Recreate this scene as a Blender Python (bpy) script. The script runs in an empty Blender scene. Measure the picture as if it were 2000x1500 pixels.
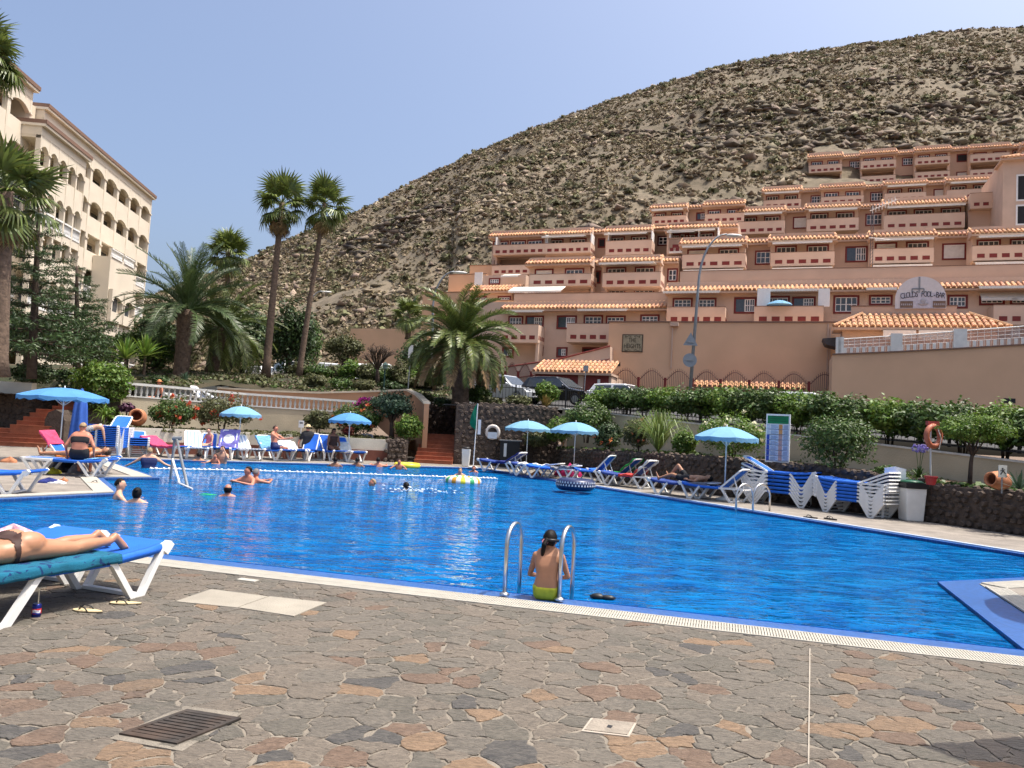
import bpy, bmesh, math, random
import numpy as np
from mathutils import Vector, Matrix, geometry
R = math.radians
SC = bpy.context.scene
COL = SC.collection
random.seed(7); RNG = np.random.default_rng(7)
# ---------------------------------------------------------------- camera
F = 1500.; CZ = 1.65; ROLL = R(3.0)
PITCH = math.atan(88/F*math.cos(ROLL))
cf = np.array([0, math.cos(PITCH), math.sin(PITCH)]); _r = np.array([1., 0, 0]); _u = np.array([0, -math.sin(PITCH), math.cos(PITCH)])
cr = _r*math.cos(ROLL)+_u*math.sin(ROLL); cu = _u*math.cos(ROLL)-_r*math.sin(ROLL)
CAM = np.array([0, 0, CZ])
cd = bpy.data.cameras.new('camera'); cam = bpy.data.objects.new('camera', cd); COL.objects.link(cam)
cam.matrix_world = Matrix(((cr[0], cu[0], -cf[0], 0), (cr[1], cu[1], -cf[1], 0), (cr[2], cu[2], -cf[2], CZ), (0, 0, 0, 1)))
cd.sensor_width = 36; cd.lens = 36*F/2000; cd.clip_end = 3000; cd.clip_start = .05
SC.camera = cam
# ---------------------------------------------------------------- light
SUN = Vector((.37, .00, .93)).normalized()
EL = math.asin(SUN.z); AZ = math.atan2(SUN.x, SUN.y)
w = bpy.data.worlds.new('World'); SC.world = w; w.use_nodes = True
nt = w.node_tree; sky = nt.nodes.new('ShaderNodeTexSky'); sky.sky_type = 'NISHITA'; sky.sun_disc = False
sky.sun_elevation = EL; sky.sun_rotation = AZ; sky.air_density = .9; sky.dust_density = 7.0; sky.ozone_density = 3.2; sky.altitude = 50
bg = nt.nodes['Background']; nt.links.new(sky.outputs[0], bg.inputs[0]); bg.inputs[1].default_value = .145
sd = bpy.data.lights.new('sun', 'SUN'); sd.energy = 2.9; sd.angle = R(.55); sd.color = (1, .95, .87)
so = bpy.data.objects.new('sun', sd); COL.objects.link(so); so.location = (30, 10, 80); so.rotation_euler = SUN.to_track_quat('Z', 'Y').to_euler()
SC.view_settings.view_transform = 'Standard'; SC.view_settings.look = 'None'; SC.view_settings.exposure = 0.82; SC.view_settings.gamma = 1
SC.view_settings.use_curve_mapping = False
SC.cycles.max_bounces = 6; SC.cycles.transparent_max_bounces = 12; SC.cycles.caustics_reflective = False; SC.cycles.caustics_refractive = False
# ---------------------------------------------------------------- survey: photo pixel (2000x1500) to a point on a real plane
def ray(px, py): return cf+cr*(px-1000)/F+cu*(750-py)/F
def G(px, py, z=0.):
    d = ray(px, py); p = CAM+d*((z-CZ)/d[2]); return Vector(p)
def D(px, py, Y):
    d = ray(px, py); return Vector(CAM+d*(Y/d[1]))
def Zat(X, Y, py):
    k = (750-py)/F; a = X*cu[0]+Y*cu[1]-k*(X*cf[0]+Y*cf[1]); return CZ+a/(k*cf[2]-cu[2])
# ---------------------------------------------------------------- mesh helper
class MB:
    def __init__(s): s.v = []; s.f = []; s.m = []; s.mi = 0
    def add(s, vs, fs):
        o = len(s.v); s.v += [tuple(x) for x in vs]
        for f in fs: s.f.append([o+i for i in f]); s.m.append(s.mi)
        return s
    def box(s, x0, x1, y0, y1, z0, z1, M=None):
        vs = [Vector((x, y, z)) for z in (z0, z1) for y in (y0, y1) for x in (x0, x1)]
        if M is not None: vs = [M @ v for v in vs]
        return s.add(vs, [(0, 2, 3, 1), (4, 5, 7, 6), (0, 1, 5, 4), (2, 6, 7, 3), (0, 4, 6, 2), (1, 3, 7, 5)])
    def prism(s, poly, z0, z1, M=None):
        n = len(poly); vs = [Vector((p[0], p[1], z0)) for p in poly]+[Vector((p[0], p[1], z1)) for p in poly]
        if M is not None: vs = [M @ v for v in vs]
        return s.add(vs, [tuple(range(n-1, -1, -1)), tuple(range(n, 2*n))]+[(i, (i+1) % n, n+(i+1) % n, n+i) for i in range(n)])
    def tube(s, pts, r, n=8, cap=True, sx=1., flat=None):
        pts = [Vector(p) for p in pts]; k = len(pts); rs = r if isinstance(r, (list, tuple)) else [r]*k
        vs = []; up = None
        for i, p in enumerate(pts):
            t = (pts[min(i+1, k-1)]-pts[max(i-1, 0)]).normalized()
            if up is None:
                up = Vector(flat) if flat else (Vector((0, 0, 1)) if abs(t.z) < .9 else Vector((1, 0, 0)))
            a = t.cross(up).normalized(); b = a.cross(t).normalized(); up = b if not flat else up
            for j in range(n):
                q = 2*math.pi*j/n; vs.append(p+a*math.cos(q)*rs[i]*sx+b*math.sin(q)*rs[i])
        fs = [(i*n+j, i*n+(j+1) % n, (i+1)*n+(j+1) % n, (i+1)*n+j) for i in range(k-1) for j in range(n)]
        if cap: fs += [tuple(range(n-1, -1, -1)), tuple(range((k-1)*n, k*n))]
        return s.add(vs, fs)
    def bar(s, pts, w, h, side):
        # rectangular bar along a path; side = width axis
        pts = [Vector(p) for p in pts]; k = len(pts); S = Vector(side).normalized(); vs = []
        for i, p in enumerate(pts):
            t = (pts[min(i+1, k-1)]-pts[max(i-1, 0)]).normalized(); b = t.cross(S).normalized()
            vs += [p+S*w/2+b*h/2, p-S*w/2+b*h/2, p-S*w/2-b*h/2, p+S*w/2-b*h/2]
        fs = [(i*4+j, i*4+(j+1) % 4, i*4+4+(j+1) % 4, i*4+4+j) for i in range(k-1) for j in range(4)]
        return s.add(vs, fs+[(3, 2, 1, 0), tuple(range(4*k-4, 4*k))])
    def lathe(s, prof, n=16, c=(0, 0, 0), M=None):
        vs = []; k = len(prof)
        for r, z in prof:
            for j in range(n):
                q = 2*math.pi*j/n; v = Vector((c[0]+r*math.cos(q), c[1]+r*math.sin(q), c[2]+z)); vs.append(M @ v if M is not None else v)
        fs = [(i*n+j, i*n+(j+1) % n, (i+1)*n+(j+1) % n, (i+1)*n+j) for i in range(k-1) for j in range(n)]
        return s.add(vs, fs+[tuple(range(n-1, -1, -1)), tuple(range((k-1)*n, k*n))])
    def ell(s, c, r, n=10, m=7, M=None):
        pr = [(max(1e-4, math.sin(math.pi*i/m)), -math.cos(math.pi*i/m)) for i in range(m+1)]
        T = Matrix.Translation(c) @ (M or Matrix()) @ Matrix.Diagonal((r[0], r[1], r[2], 1)); return s.lathe(pr, n, M=T)
    def torus(s, R0, r, n=24, m=10, M=None):
        vs = [Vector(((R0+r*math.cos(b))*math.cos(a), (R0+r*math.cos(b))*math.sin(a), r*math.sin(b))) for a in [2*math.pi*i/n for i in range(n)] for b in [2*math.pi*j/m for j in range(m)]]
        if M is not None: vs = [M @ v for v in vs]
        return s.add(vs, [(i*m+j, ((i+1) % n)*m+j, ((i+1) % n)*m+(j+1) % m, i*m+(j+1) % m) for i in range(n) for j in range(m)])
    def quad(s, a, b, c, d): return s.add([a, b, c, d], [(0, 1, 2, 3)])
    def mesh(s, name, mats, smooth=False):
        me = bpy.data.meshes.new(name); me.from_pydata([tuple(v) for v in s.v], [], s.f)
        for m in (mats if isinstance(mats, (list, tuple)) else [mats]): me.materials.append(m)
        if any(s.m): me.polygons.foreach_set('material_index', s.m)
        if smooth: me.polygons.foreach_set('use_smooth', [True]*len(me.polygons))
        me.update(); return me
    def build(s, name, mats, parent=None, smooth=False, **k): return ob(name, s.mesh(name, mats, smooth), parent, **k)
def ob(name, me, parent=None, loc=None, rz=None, mat=None):
    o = bpy.data.objects.new(name, me); COL.objects.link(o)
    if parent is not None: o.parent = parent
    if loc is not None: o.location = loc
    if rz is not None: o.rotation_euler = (0, 0, rz)
    if mat is not None: o.matrix_local = mat
    return o
def tag(o, label, cat, group=None):
    o['label'] = label; o['category'] = cat
    if group: o['group'] = group
    return o
def struct(o): o['kind'] = 'structure'; return o
def stuff(o): o['kind'] = 'stuff'; return o
def thing(name, label, cat, loc=(0, 0, 0), rz=0., group=None):
    return tag(ob(name, None, None, loc, rz), label, cat, group)
def copy_tree(o, parent=None):
    kids = list(o.children); c = o.copy(); COL.objects.link(c); c.parent = parent
    for ch in kids: copy_tree(ch, c)
    return c
def dup(o, label, loc, rz=0., scale=None):
    c = copy_tree(o); c['label'] = label; c.location = loc; c.rotation_euler = (0, 0, rz)
    if scale: c.scale = (scale,)*3
    return c
def npmesh(name, V, Q, mat, smooth=False):
    me = bpy.data.meshes.new(name); V = np.asarray(V, np.float32); Q = np.asarray(Q, np.int32); k = Q.shape[1]
    me.vertices.add(len(V)); me.vertices.foreach_set('co', V.ravel()); me.loops.add(Q.size); me.loops.foreach_set('vertex_index', Q.ravel())
    me.polygons.add(len(Q)); me.polygons.foreach_set('loop_start', np.arange(0, Q.size, k, dtype=np.int32))
    for m in (mat if isinstance(mat, (list, tuple)) else [mat]): me.materials.append(m)
    if smooth: me.polygons.foreach_set('use_smooth', np.ones(len(Q), bool))
    me.update(calc_edges=True); return me
def text_mesh(body, size, ext=.004):
    c = bpy.data.curves.new('lettering', 'FONT'); c.body = body; c.size = size; c.align_x = 'CENTER'; c.align_y = 'CENTER'; c.extrude = ext; c.resolution_u = 2
    o = bpy.data.objects.new('lettering', c); COL.objects.link(o); dg = bpy.context.evaluated_depsgraph_get(); dg.update()
    me = bpy.data.meshes.new_from_object(o.evaluated_get(dg)); bpy.data.objects.remove(o); bpy.data.curves.remove(c); return me
# ---------------------------------------------------------------- materials
def M(name, col, rough=.7, var=.12, sc=6., col2=None, bump=0., bsc=40., metal=0., spec=.4, island=0., stain=0., stcol=None, trans=0., coat=0., alpha=None, stretch=None):
    m = bpy.data.materials.new(name); m.use_nodes = True; n = m.node_tree.nodes; L = m.node_tree.links; b = n['Principled BSDF']
    tc = n.new('ShaderNodeTexCoord'); nz = n.new('ShaderNodeTexNoise'); nz.inputs['Scale'].default_value = sc; nz.inputs['Detail'].default_value = 6
    vec = tc.outputs['Object']
    if stretch: mpp = n.new('ShaderNodeMapping'); mpp.inputs['Scale'].default_value = stretch; mpp.inputs['Rotation'].default_value = (0, 0, R(12)); L.new(vec, mpp.inputs[0]); vec = mpp.outputs[0]; nz.inputs['Roughness'].default_value = .68; nz.inputs['Distortion'].default_value = .8
    L.new(vec, nz.inputs['Vector'])
    mx = n.new('ShaderNodeMix'); mx.data_type = 'RGBA'
    c2 = col2 or [min(1, c*(1+var)) for c in col]; c1 = [c*(1-var) for c in col] if not col2 else col
    rp = n.new('ShaderNodeMapRange'); rp.inputs[1].default_value = .3; rp.inputs[2].default_value = .7; L.new(nz.outputs['Fac'], rp.inputs[0])
    L.new(rp.outputs[0], mx.inputs['Factor']); mx.inputs['A'].default_value = (*c1, 1); mx.inputs['B'].default_value = (*c2, 1)
    out = mx.outputs['Result']
    if stain:
        n2 = n.new('ShaderNodeTexNoise'); n2.inputs['Scale'].default_value = sc*.13; n2.inputs['Detail'].default_value = 8; n2.inputs['Roughness'].default_value = .65; L.new(tc.outputs['Object'], n2.inputs['Vector'])
        r2 = n.new('ShaderNodeMapRange'); r2.inputs[1].default_value = .5; r2.inputs[2].default_value = .72; r2.inputs[4].default_value = stain; L.new(n2.outputs['Fac'], r2.inputs[0])
        m2 = n.new('ShaderNodeMix'); m2.data_type = 'RGBA'; L.new(r2.outputs[0], m2.inputs['Factor']); L.new(out, m2.inputs['A']); m2.inputs['B'].default_value = (*(stcol or [c*.45 for c in col]), 1); out = m2.outputs['Result']
    if island:
        g = n.new('ShaderNodeNewGeometry'); hs = n.new('ShaderNodeHueSaturation'); r3 = n.new('ShaderNodeMapRange'); L.new(g.outputs['Random Per Island'], r3.inputs[0])
        r3.inputs[3].default_value = 1-island; r3.inputs[4].default_value = 1+island; L.new(r3.outputs[0], hs.inputs['Value'])
        r4 = n.new('ShaderNodeMapRange'); mt = n.new('ShaderNodeMath'); mt.operation = 'FRACT'; m7 = n.new('ShaderNodeMath'); m7.operation = 'MULTIPLY'; m7.inputs[1].default_value = 37.7
        L.new(g.outputs['Random Per Island'], m7.inputs[0]); L.new(m7.outputs[0], mt.inputs[0]); L.new(mt.outputs[0], r4.inputs[0]); r4.inputs[3].default_value = .5-.03*min(1, island*2); r4.inputs[4].default_value = .5+.03*min(1, island*2)
        L.new(r4.outputs[0], hs.inputs['Hue']); L.new(out, hs.inputs['Color']); out = hs.outputs[0]
    L.new(out, b.inputs['Base Color']); b.inputs['Roughness'].default_value = rough; b.inputs['Metallic'].default_value = metal; b.inputs['Specular IOR Level'].default_value = spec
    if coat: b.inputs['Coat Weight'].default_value = coat
    if alpha is not None: b.inputs['Alpha'].default_value = alpha
    if bump:
        n3 = n.new('ShaderNodeTexNoise'); n3.inputs['Scale'].default_value = bsc; n3.inputs['Detail'].default_value = 5; L.new(vec, n3.inputs['Vector'])
        bp = n.new('ShaderNodeBump'); bp.inputs['Strength'].default_value = min(1, bump); bp.inputs['Distance'].default_value = .03 if bump <= 1 else .03*bump; L.new(n3.outputs['Fac'], bp.inputs['Height']); L.new(bp.outputs[0], b.inputs['Normal'])
    if trans:
        t = n.new('ShaderNodeBsdfTranslucent'); L.new(out, t.inputs[0]); ms = n.new('ShaderNodeMixShader'); ms.inputs[0].default_value = trans
        L.new(b.outputs[0], ms.inputs[1]); L.new(t.outputs[0], ms.inputs[2]); L.new(ms.outputs[0], n['Material Output'].inputs[0])
    return m
PINK = M('pink_render', (.61, .445, .335), .9, .07, .8, bump=.25, bsc=30, stain=.5, stcol=(.50, .33, .23))
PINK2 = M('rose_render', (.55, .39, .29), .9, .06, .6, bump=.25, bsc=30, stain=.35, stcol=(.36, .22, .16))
PINKW = M('rose_wall_render', (.64, .405, .25), .9, .06, .5, bump=.3, bsc=25, stain=.45, stcol=(.50, .32, .21))
REDT = M('oxide_red_paint', (.17, .022, .017), .6, .15)
WHT = M('white_paint', (.78, .77, .74), .5, .04)
WHTD = M('worn_white_paint', (.70, .69, .64), .6, .1, 3, stain=.3, stcol=(.5, .48, .42))
RESIN = M('white_resin', (.76, .75, .71), .35, .05, 5, stain=.15, stcol=(.55, .53, .47))
TILE = M('terracotta_tile', (.42, .20, .10), .85, .3, 3.2, col2=(.54, .31, .18), island=.2)
GLASS = M('window_glass', (.05, .06, .07), .08, .2, spec=.8)
CURT = M('curtained_glass', (.36, .36, .34), .25, .2, 2, spec=.6)
DARK = M('dark_interior', (.02, .02, .022), .8)
AWN = M('cream_awning_cloth', (.80, .77, .70), .85, .05, trans=.15)
CREAM = M('cream_render', (.68, .60, .475), .9, .06, .5, bump=.2, stain=.25, stcol=(.62, .50, .35))
CREAMS = M('cream_stucco', (.62, .54, .41), .9, .06, .7, stain=.2)
BROWNC = M('brown_cornice', (.20, .12, .085), .8, .1)
CWALL = M('garden_wall_render', (.50, .43, .30), .9, .1, 1.2, bump=.35, bsc=25, stain=.55, stcol=(.33, .29, .21))
PWALL = M('planter_wall_white', (.62, .57, .47), .9, .1, 1.5, bump=.3, bsc=25, stain=.4, stcol=(.42, .37, .28))
PLINTH = M('red_brown_plinth', (.16, .055, .035), .8, .2, 3)
TANW = M('tan_wall', (.50, .28, .16), .9, .08, 1., bump=.3, stain=.25)
COPE = M('cream_coping', (.72, .62, .46), .8, .1, 3)
STEP = M('red_clay_step', (.33, .10, .045), .7, .2, 4, bump=.3)
LAVA = M('lava_stone', (.062, .046, .036), .95, .5, 7, col2=(.115, .085, .065), bump=1, bsc=18)
SOIL = M('planter_soil', (.16, .11, .07), .95, .35, 4, bump=.8, bsc=20)
LAWN = M('lawn_soil', (.018, .028, .009), .95, .4, .8, col2=(.065, .045, .026), bump=.8, bsc=9)
ASPH = M('asphalt', (.055, .054, .052), .9, .2, 5)
DECK = M('deck_mortar', (.24, .205, .16), .9, .15, 9, bump=.5, bsc=60)
DECKG = M('grey_deck_stone', (.23, .20, .165), .85, .25, 2.5, bump=.4, bsc=30, stain=.5, stcol=(.13, .115, .10))
GRATE = M('white_grating', (.40, .375, .315), .6, .08, 6)
CONC = M('concrete_cover', (.30, .27, .215), .85, .1, 4, bump=.3, bsc=60, stain=.3)
IRON = M('rusty_iron', (.05, .042, .035), .7, .4, 14, metal=.3, stain=.5, stcol=(.12, .06, .03))
BLACK = M('black_plastic', (.012, .012, .013), .45)
STEEL = M('brushed_steel', (.62, .61, .59), .28, .1, 9, metal=1)
GREYM = M('galvanised_grey', (.26, .275, .285), .5, .1, metal=.6)
LIME = M('whitewash', (.6, .58, .52), .9, .2, 5)
SLING = M('blue_sling_fabric', (.012, .125, .56), .7, .12, 4, bump=.2, bsc=120)
SLINGD = M('faded_navy_sling', (.02, .05, .22), .75, .12, 4)
SLINGG = M('grey_blue_sling', (.16, .17, .27), .75, .12, 4)
UMB = M('parasol_light_blue', (.20, .42, .59), .8, .06, 3, trans=.25)
UMBD = M('parasol_blue', (.09, .285, .57), .8, .08, 3, trans=.25)
FOLD = M('folded_parasol_blue', (.03, .10, .38), .8, .15, 5)
TERRA = M('terracotta_pot', (.42, .17, .08), .8, .2, 5)
TW = {k: M(k+'_towel', c, .95, .14, 14, bump=.5, bsc=160) for k, c in dict(white=(.72, .71, .68), pink=(.55, .06, .14), red=(.50, .05, .04), teal=(.012, .20, .33), navy=(.02, .03, .16), green=(.02, .30, .05), lilac=(.17, .15, .42), magenta=(.36, .01, .09), orange=(.60, .20, .05), yellow=(.65, .58, .04), skyblue=(.15, .35, .60), grey=(.2, .2, .22)).items()}
SKIN = [M('skin_fair', (.56, .31, .20), .5, .06, 9), M('skin_tan', (.41, .20, .11), .45, .08, 9), M('skin_reddened', (.48, .19, .115), .5, .08, 9), M('skin_brown', (.22, .10, .055), .5, .08, 9)]
HAIR = [M('hair_dark', (.008, .006, .005), .5, .3, 60, bump=.2, bsc=160, spec=.14), M('hair_brown', (.055, .03, .018), .5, .3, 60, bump=.5, bsc=120), M('hair_blond', (.33, .22, .11), .5, .3, 60, bump=.5, bsc=120), M('hair_grey', (.18, .16, .15), .5, .3, 60, bump=.5, bsc=120)]
LEAF = [M('leaf_mid_green', (.068, .115, .022), .5, .25, 2, island=.45, trans=.22), M('leaf_dark_green', (.042, .074, .020), .5, .25, 2, island=.45, trans=.15), M('leaf_bright_green', (.115, .19, .026), .5, .25, 2, island=.4, trans=.3), M('leaf_olive', (.095, .10, .035), .6, .25, 2, island=.45, trans=.2), M('leaf_blue_green', (.045, .085, .045), .55, .2, 2, island=.4, trans=.2)]
FROND = M('palm_frond_green', (.125, .155, .035), .42, .25, 2, island=.42, trans=.18, spec=.5)
FRONDG = M('palm_frond_grey_green', (.070, .105, .034), .45, .25, 2, island=.3, trans=.18, spec=.5)
FRONDD = M('palm_frond_dry', (.24, .155, .07), .7, .3, 3, island=.3, trans=.1)
BARK = M('palm_bark', (.13, .088, .06), .95, .35, 7, bump=1, bsc=14)
BARKD = M('dark_bark', (.065, .045, .032), .95, .35, 7, bump=1, bsc=14)
def petal(c): return M('petals', c, .6, .2, 3, island=.3, trans=.3)
PRED = petal((.62, .07, .035)); PMAG = petal((.38, .03, .22)); PWHITE = petal((.75, .70, .48)); PLIL = petal((.33, .27, .6)); PORA = petal((.62, .16, .07))
# water: tinted surface with ripples and painted-in scattered light over a blue mosaic floor
def water_mat():
    m = bpy.data.materials.new('pool_water'); m.use_nodes = True; n = m.node_tree.nodes; L = m.node_tree.links; n.remove(n['Principled BSDF'])
    g = n.new('ShaderNodeNewGeometry'); mp = n.new('ShaderNodeMapping'); L.new(g.outputs['Position'], mp.inputs[0]); mp.inputs['Rotation'].default_value = (0, 0, R(8)); mp.inputs['Scale'].default_value = (.62, 1.2, 1)
    def nz(sc, det, dist, rough=.5):
        a = n.new('ShaderNodeTexNoise'); a.inputs['Scale'].default_value = sc; a.inputs['Detail'].default_value = det; a.inputs['Roughness'].default_value = rough; a.inputs['Distortion'].default_value = dist; L.new(mp.outputs[0], a.inputs[0]); return a
    a, c, e = nz(2.2, 2, .8), nz(6.5, 2, .6), nz(.7, 2, .5); prev = None
    for q, dd in ((e, .08), (a, .13), (c, .045)):
        b = n.new('ShaderNodeBump'); b.inputs['Strength'].default_value = 1; b.inputs['Distance'].default_value = dd; L.new(q.outputs['Fac'], b.inputs['Height'])
        if prev: L.new(prev.outputs[0], b.inputs['Normal'])
        prev = b
    fr = n.new('ShaderNodeFresnel'); fr.inputs[0].default_value = 1.12; L.new(prev.outputs[0], fr.inputs['Normal'])
    gl = n.new('ShaderNodeBsdfGlossy'); gl.inputs['Roughness'].default_value = .04; L.new(prev.outputs[0], gl.inputs['Normal'])
    tr = n.new('ShaderNodeBsdfTransparent'); tr.inputs[0].default_value = (.22, .72, 1, 1)
    # scattered light painted as blue diffuse; paler and deeper blues stand in for ripple refraction
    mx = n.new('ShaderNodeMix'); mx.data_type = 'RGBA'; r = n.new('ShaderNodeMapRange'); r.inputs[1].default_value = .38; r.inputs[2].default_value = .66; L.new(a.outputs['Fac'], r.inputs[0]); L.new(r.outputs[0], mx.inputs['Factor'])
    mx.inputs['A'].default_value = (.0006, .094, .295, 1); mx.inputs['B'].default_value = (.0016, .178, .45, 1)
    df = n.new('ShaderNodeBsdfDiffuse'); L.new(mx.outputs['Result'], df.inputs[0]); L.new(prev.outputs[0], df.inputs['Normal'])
    m1 = n.new('ShaderNodeMixShader'); m1.inputs[0].default_value = .72; L.new(tr.outputs[0], m1.inputs[1]); L.new(df.outputs[0], m1.inputs[2])
    m2 = n.new('ShaderNodeMixShader'); L.new(fr.outputs[0], m2.inputs[0]); L.new(m1.outputs[0], m2.inputs[1]); L.new(gl.outputs[0], m2.inputs[2]); L.new(m2.outputs[0], n['Material Output'].inputs[0])
    return m
def mosaic(name, col, grout, size=.026, rough=.25, big=.5):
    m = bpy.data.materials.new(name); m.use_nodes = True; n = m.node_tree.nodes; L = m.node_tree.links; b = n['Principled BSDF']
    tc = n.new('ShaderNodeTexCoord'); br = n.new('ShaderNodeTexBrick'); br.offset = 0; br.inputs['Scale'].default_value = 1/size; br.inputs['Mortar Size'].default_value = .05
    br.inputs['Brick Width'].default_value = 1; br.inputs['Row Height'].default_value = 1; br.inputs['Color1'].default_value = (*[c*.85 for c in col], 1); br.inputs['Color2'].default_value = (*[min(1, c*1.15) for c in col], 1); br.inputs['Mortar'].default_value = (*grout, 1)
    L.new(tc.outputs['Object'], br.inputs[0]); nz = n.new('ShaderNodeTexNoise'); nz.inputs['Scale'].default_value = .6; nz.inputs['Detail'].default_value = 5; L.new(tc.outputs['Object'], nz.inputs[0])
    hs = n.new('ShaderNodeHueSaturation'); r = n.new('ShaderNodeMapRange'); r.inputs[3].default_value = 1-big*.5; r.inputs[4].default_value = 1+big*.5; L.new(nz.outputs['Fac'], r.inputs[0]); L.new(r.outputs[0], hs.inputs['Value']); L.new(br.outputs[0], hs.inputs['Color'])
    L.new(hs.outputs[0], b.inputs['Base Color']); b.inputs['Roughness'].default_value = rough; return m
POOLT = mosaic('pool_mosaic', (.003, .13, .48), (.05, .22, .6))
BANDT = mosaic('rim_mosaic', (.030, .110, .33), (.11, .19, .37), .05, .3, .2)
# ================================================================ GROUND, POOL, WALLS, HILL
V2 = lambda p: Vector((p[0], p[1]))
def isect(p, d, q, e):
    k = d.x*e.y-d.y*e.x
    return q.copy() if abs(k) < 1e-9 else p+d*(((q-p).x*e.y-(q-p).y*e.x)/k)
def inset(P, ds):
    n = len(P); P = [V2(p) for p in P]; Ls = []
    for i in range(n):
        d = (P[(i+1) % n]-P[i]).normalized(); Ls.append((P[i]+Vector((-d.y, d.x))*ds[i], d))
    return [isect(Ls[i-1][0], Ls[i-1][1], Ls[i][0], Ls[i][1]) for i in range(n)]
def sheet(name, outer, hole, z, mat, kind='structure', zf=None):
    loops = [[Vector((p[0], p[1], 0)) for p in outer]]+([[Vector((p[0], p[1], 0)) for p in hole]] if hole else [])
    tri = geometry.tessellate_polygon(loops); vs = [v for l in loops for v in l]
    b = MB(); b.add([(v.x, v.y, zf(v.x, v.y) if zf else z) for v in vs], [])
    for t in tri:
        a = (vs[t[1]]-vs[t[0]]).cross(vs[t[2]]-vs[t[0]]).z; b.f.append(list(t) if a > 0 else list(t)[::-1]); b.m.append(0)
    o = b.build(name, mat); o['kind'] = kind; return o
nearY = lambda x: 8.41+(x+4.13)*-.2776
H = [(-10.7, nearY(-10.7)), (5.036, 5.866), (6.26, 9.62), (9.925, 11.264), (-1.07, 31.52), (-13.04, 25.5), (-12.13, 23.49), (-8.76, 19.1), (-9.72, 18.3), (-7.69, 15.19)]
I1 = inset(H, [.33, .25, .345, .001, .001, .001, .001, .001, .001, .001]); I2 = inset(H, [.72, .736, .637, .14, .14, .14, .14, .14, .14, .14])
b = MB(); b.add([(-2000, -2000, -2.6), (2000, -2000, -2.6), (2000, 2500, -2.6), (-2000, 2500, -2.6)], [(0, 1, 2, 3)]); struct(b.build('ground', SOIL))
deck = sheet('pool_deck', [(-60, -12), (40, -12), (40, 42), (-60, 42)], H, 0, DECKG)
# pool basin
b = MB(); n = len(I2)
for i in range(n):
    p, q = I2[i], I2[(i+1) % n]; b.add([(p.x, p.y, -.02), (p.x, p.y, -1.5), (q.x, q.y, -1.5), (q.x, q.y, -.02)], [(0, 1, 2, 3)])
basin = struct(b.build('pool_basin', POOLT)); fl = sheet('pool_floor', H, None, -1.5, POOLT)
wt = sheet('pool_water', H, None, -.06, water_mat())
# rim bands
rim = struct(ob('pool_rim', None)); b = MB()
for i in range(n):
    j = (i+1) % n; p, q, s, t = I1[i], I1[j], I2[j], I2[i]; z = -.014 if i < 3 else -.004
    b.add([(*p, z), (*q, z), (*s, z-.012*(i < 3)), (*t, z-.012*(i < 3)), (*s, -.3), (*t, -.3)], [(0, 1, 2, 3), (3, 2, 4, 5)])
b.build('blue_tile_band', BANDT, rim)
b = MB()
for i in range(3):
    j = i+1; p, q, s, t = V2(H[i]), V2(H[j]), I1[j], I1[i]
    b.add([(*p, -.006), (*q, -.006), (*s, -.006), (*t, -.006)], [(0, 1, 2, 3)])
b.build('gutter_bed', M('gutter_bed_cream', (.27, .25, .21), .8), rim)
b = MB()
def bars(p, q, wid, pitch, bw, z0, z1):
    d = (q-p).normalized(); nn = Vector((-d.y, d.x)); L = (q-p).length; k = int(L/pitch)
    for e0, e1 in ((.004, .022), (wid/2-.006, wid/2+.006), (wid-.024, wid-.004)):
        c = [p+nn*e0, q+nn*e0, q+nn*e1, p+nn*e1]; b.prism(c, z0, z1+.001)
    for i in range(k):
        a = p+d*(i*pitch); c = [a+nn*.02, a+d*bw+nn*.02, a+d*bw+nn*(wid-.02), a+nn*(wid-.02)]; b.prism(c, z0, z1)
bars(V2((-6.2, nearY(-6.2))), V2((4.95, nearY(4.95))), .33, .024, .0165, -.006, .009)
stuff(b.build('grate_bars', GRATE, rim))
b = MB(); bars(V2(H[1]), V2(H[2]), .25, .03, .022, -.006, .009); bars(V2(H[2]), V2(H[3]), .345, .03, .022, -.006, .009); stuff(b.build('grate_bars', GRATE, rim))
# white coping of the left deck and thin kerb along the other edges
O1 = inset(H, [0, 0, 0, -.12, -.12, -.1, -.42, -.3, -.34, -.34]); b = MB()
for i in (6, 7, 8, 9):
    j = (i+1) % n; b.prism([V2(H[i]), O1[i], O1[j], V2(H[j])][::1], .0015, .02)
b.build('white_coping', GRATE, rim)
b = MB()
for i in (3, 4, 5):
    j = (i+1) % n; b.prism([V2(H[i]), V2(H[j]), O1[j], O1[i]][::-1], .0015, .012)
b.build('edge_kerb', M('pale_blue_kerb', (.36, .42, .52), .6, .15, 4), rim)
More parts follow.
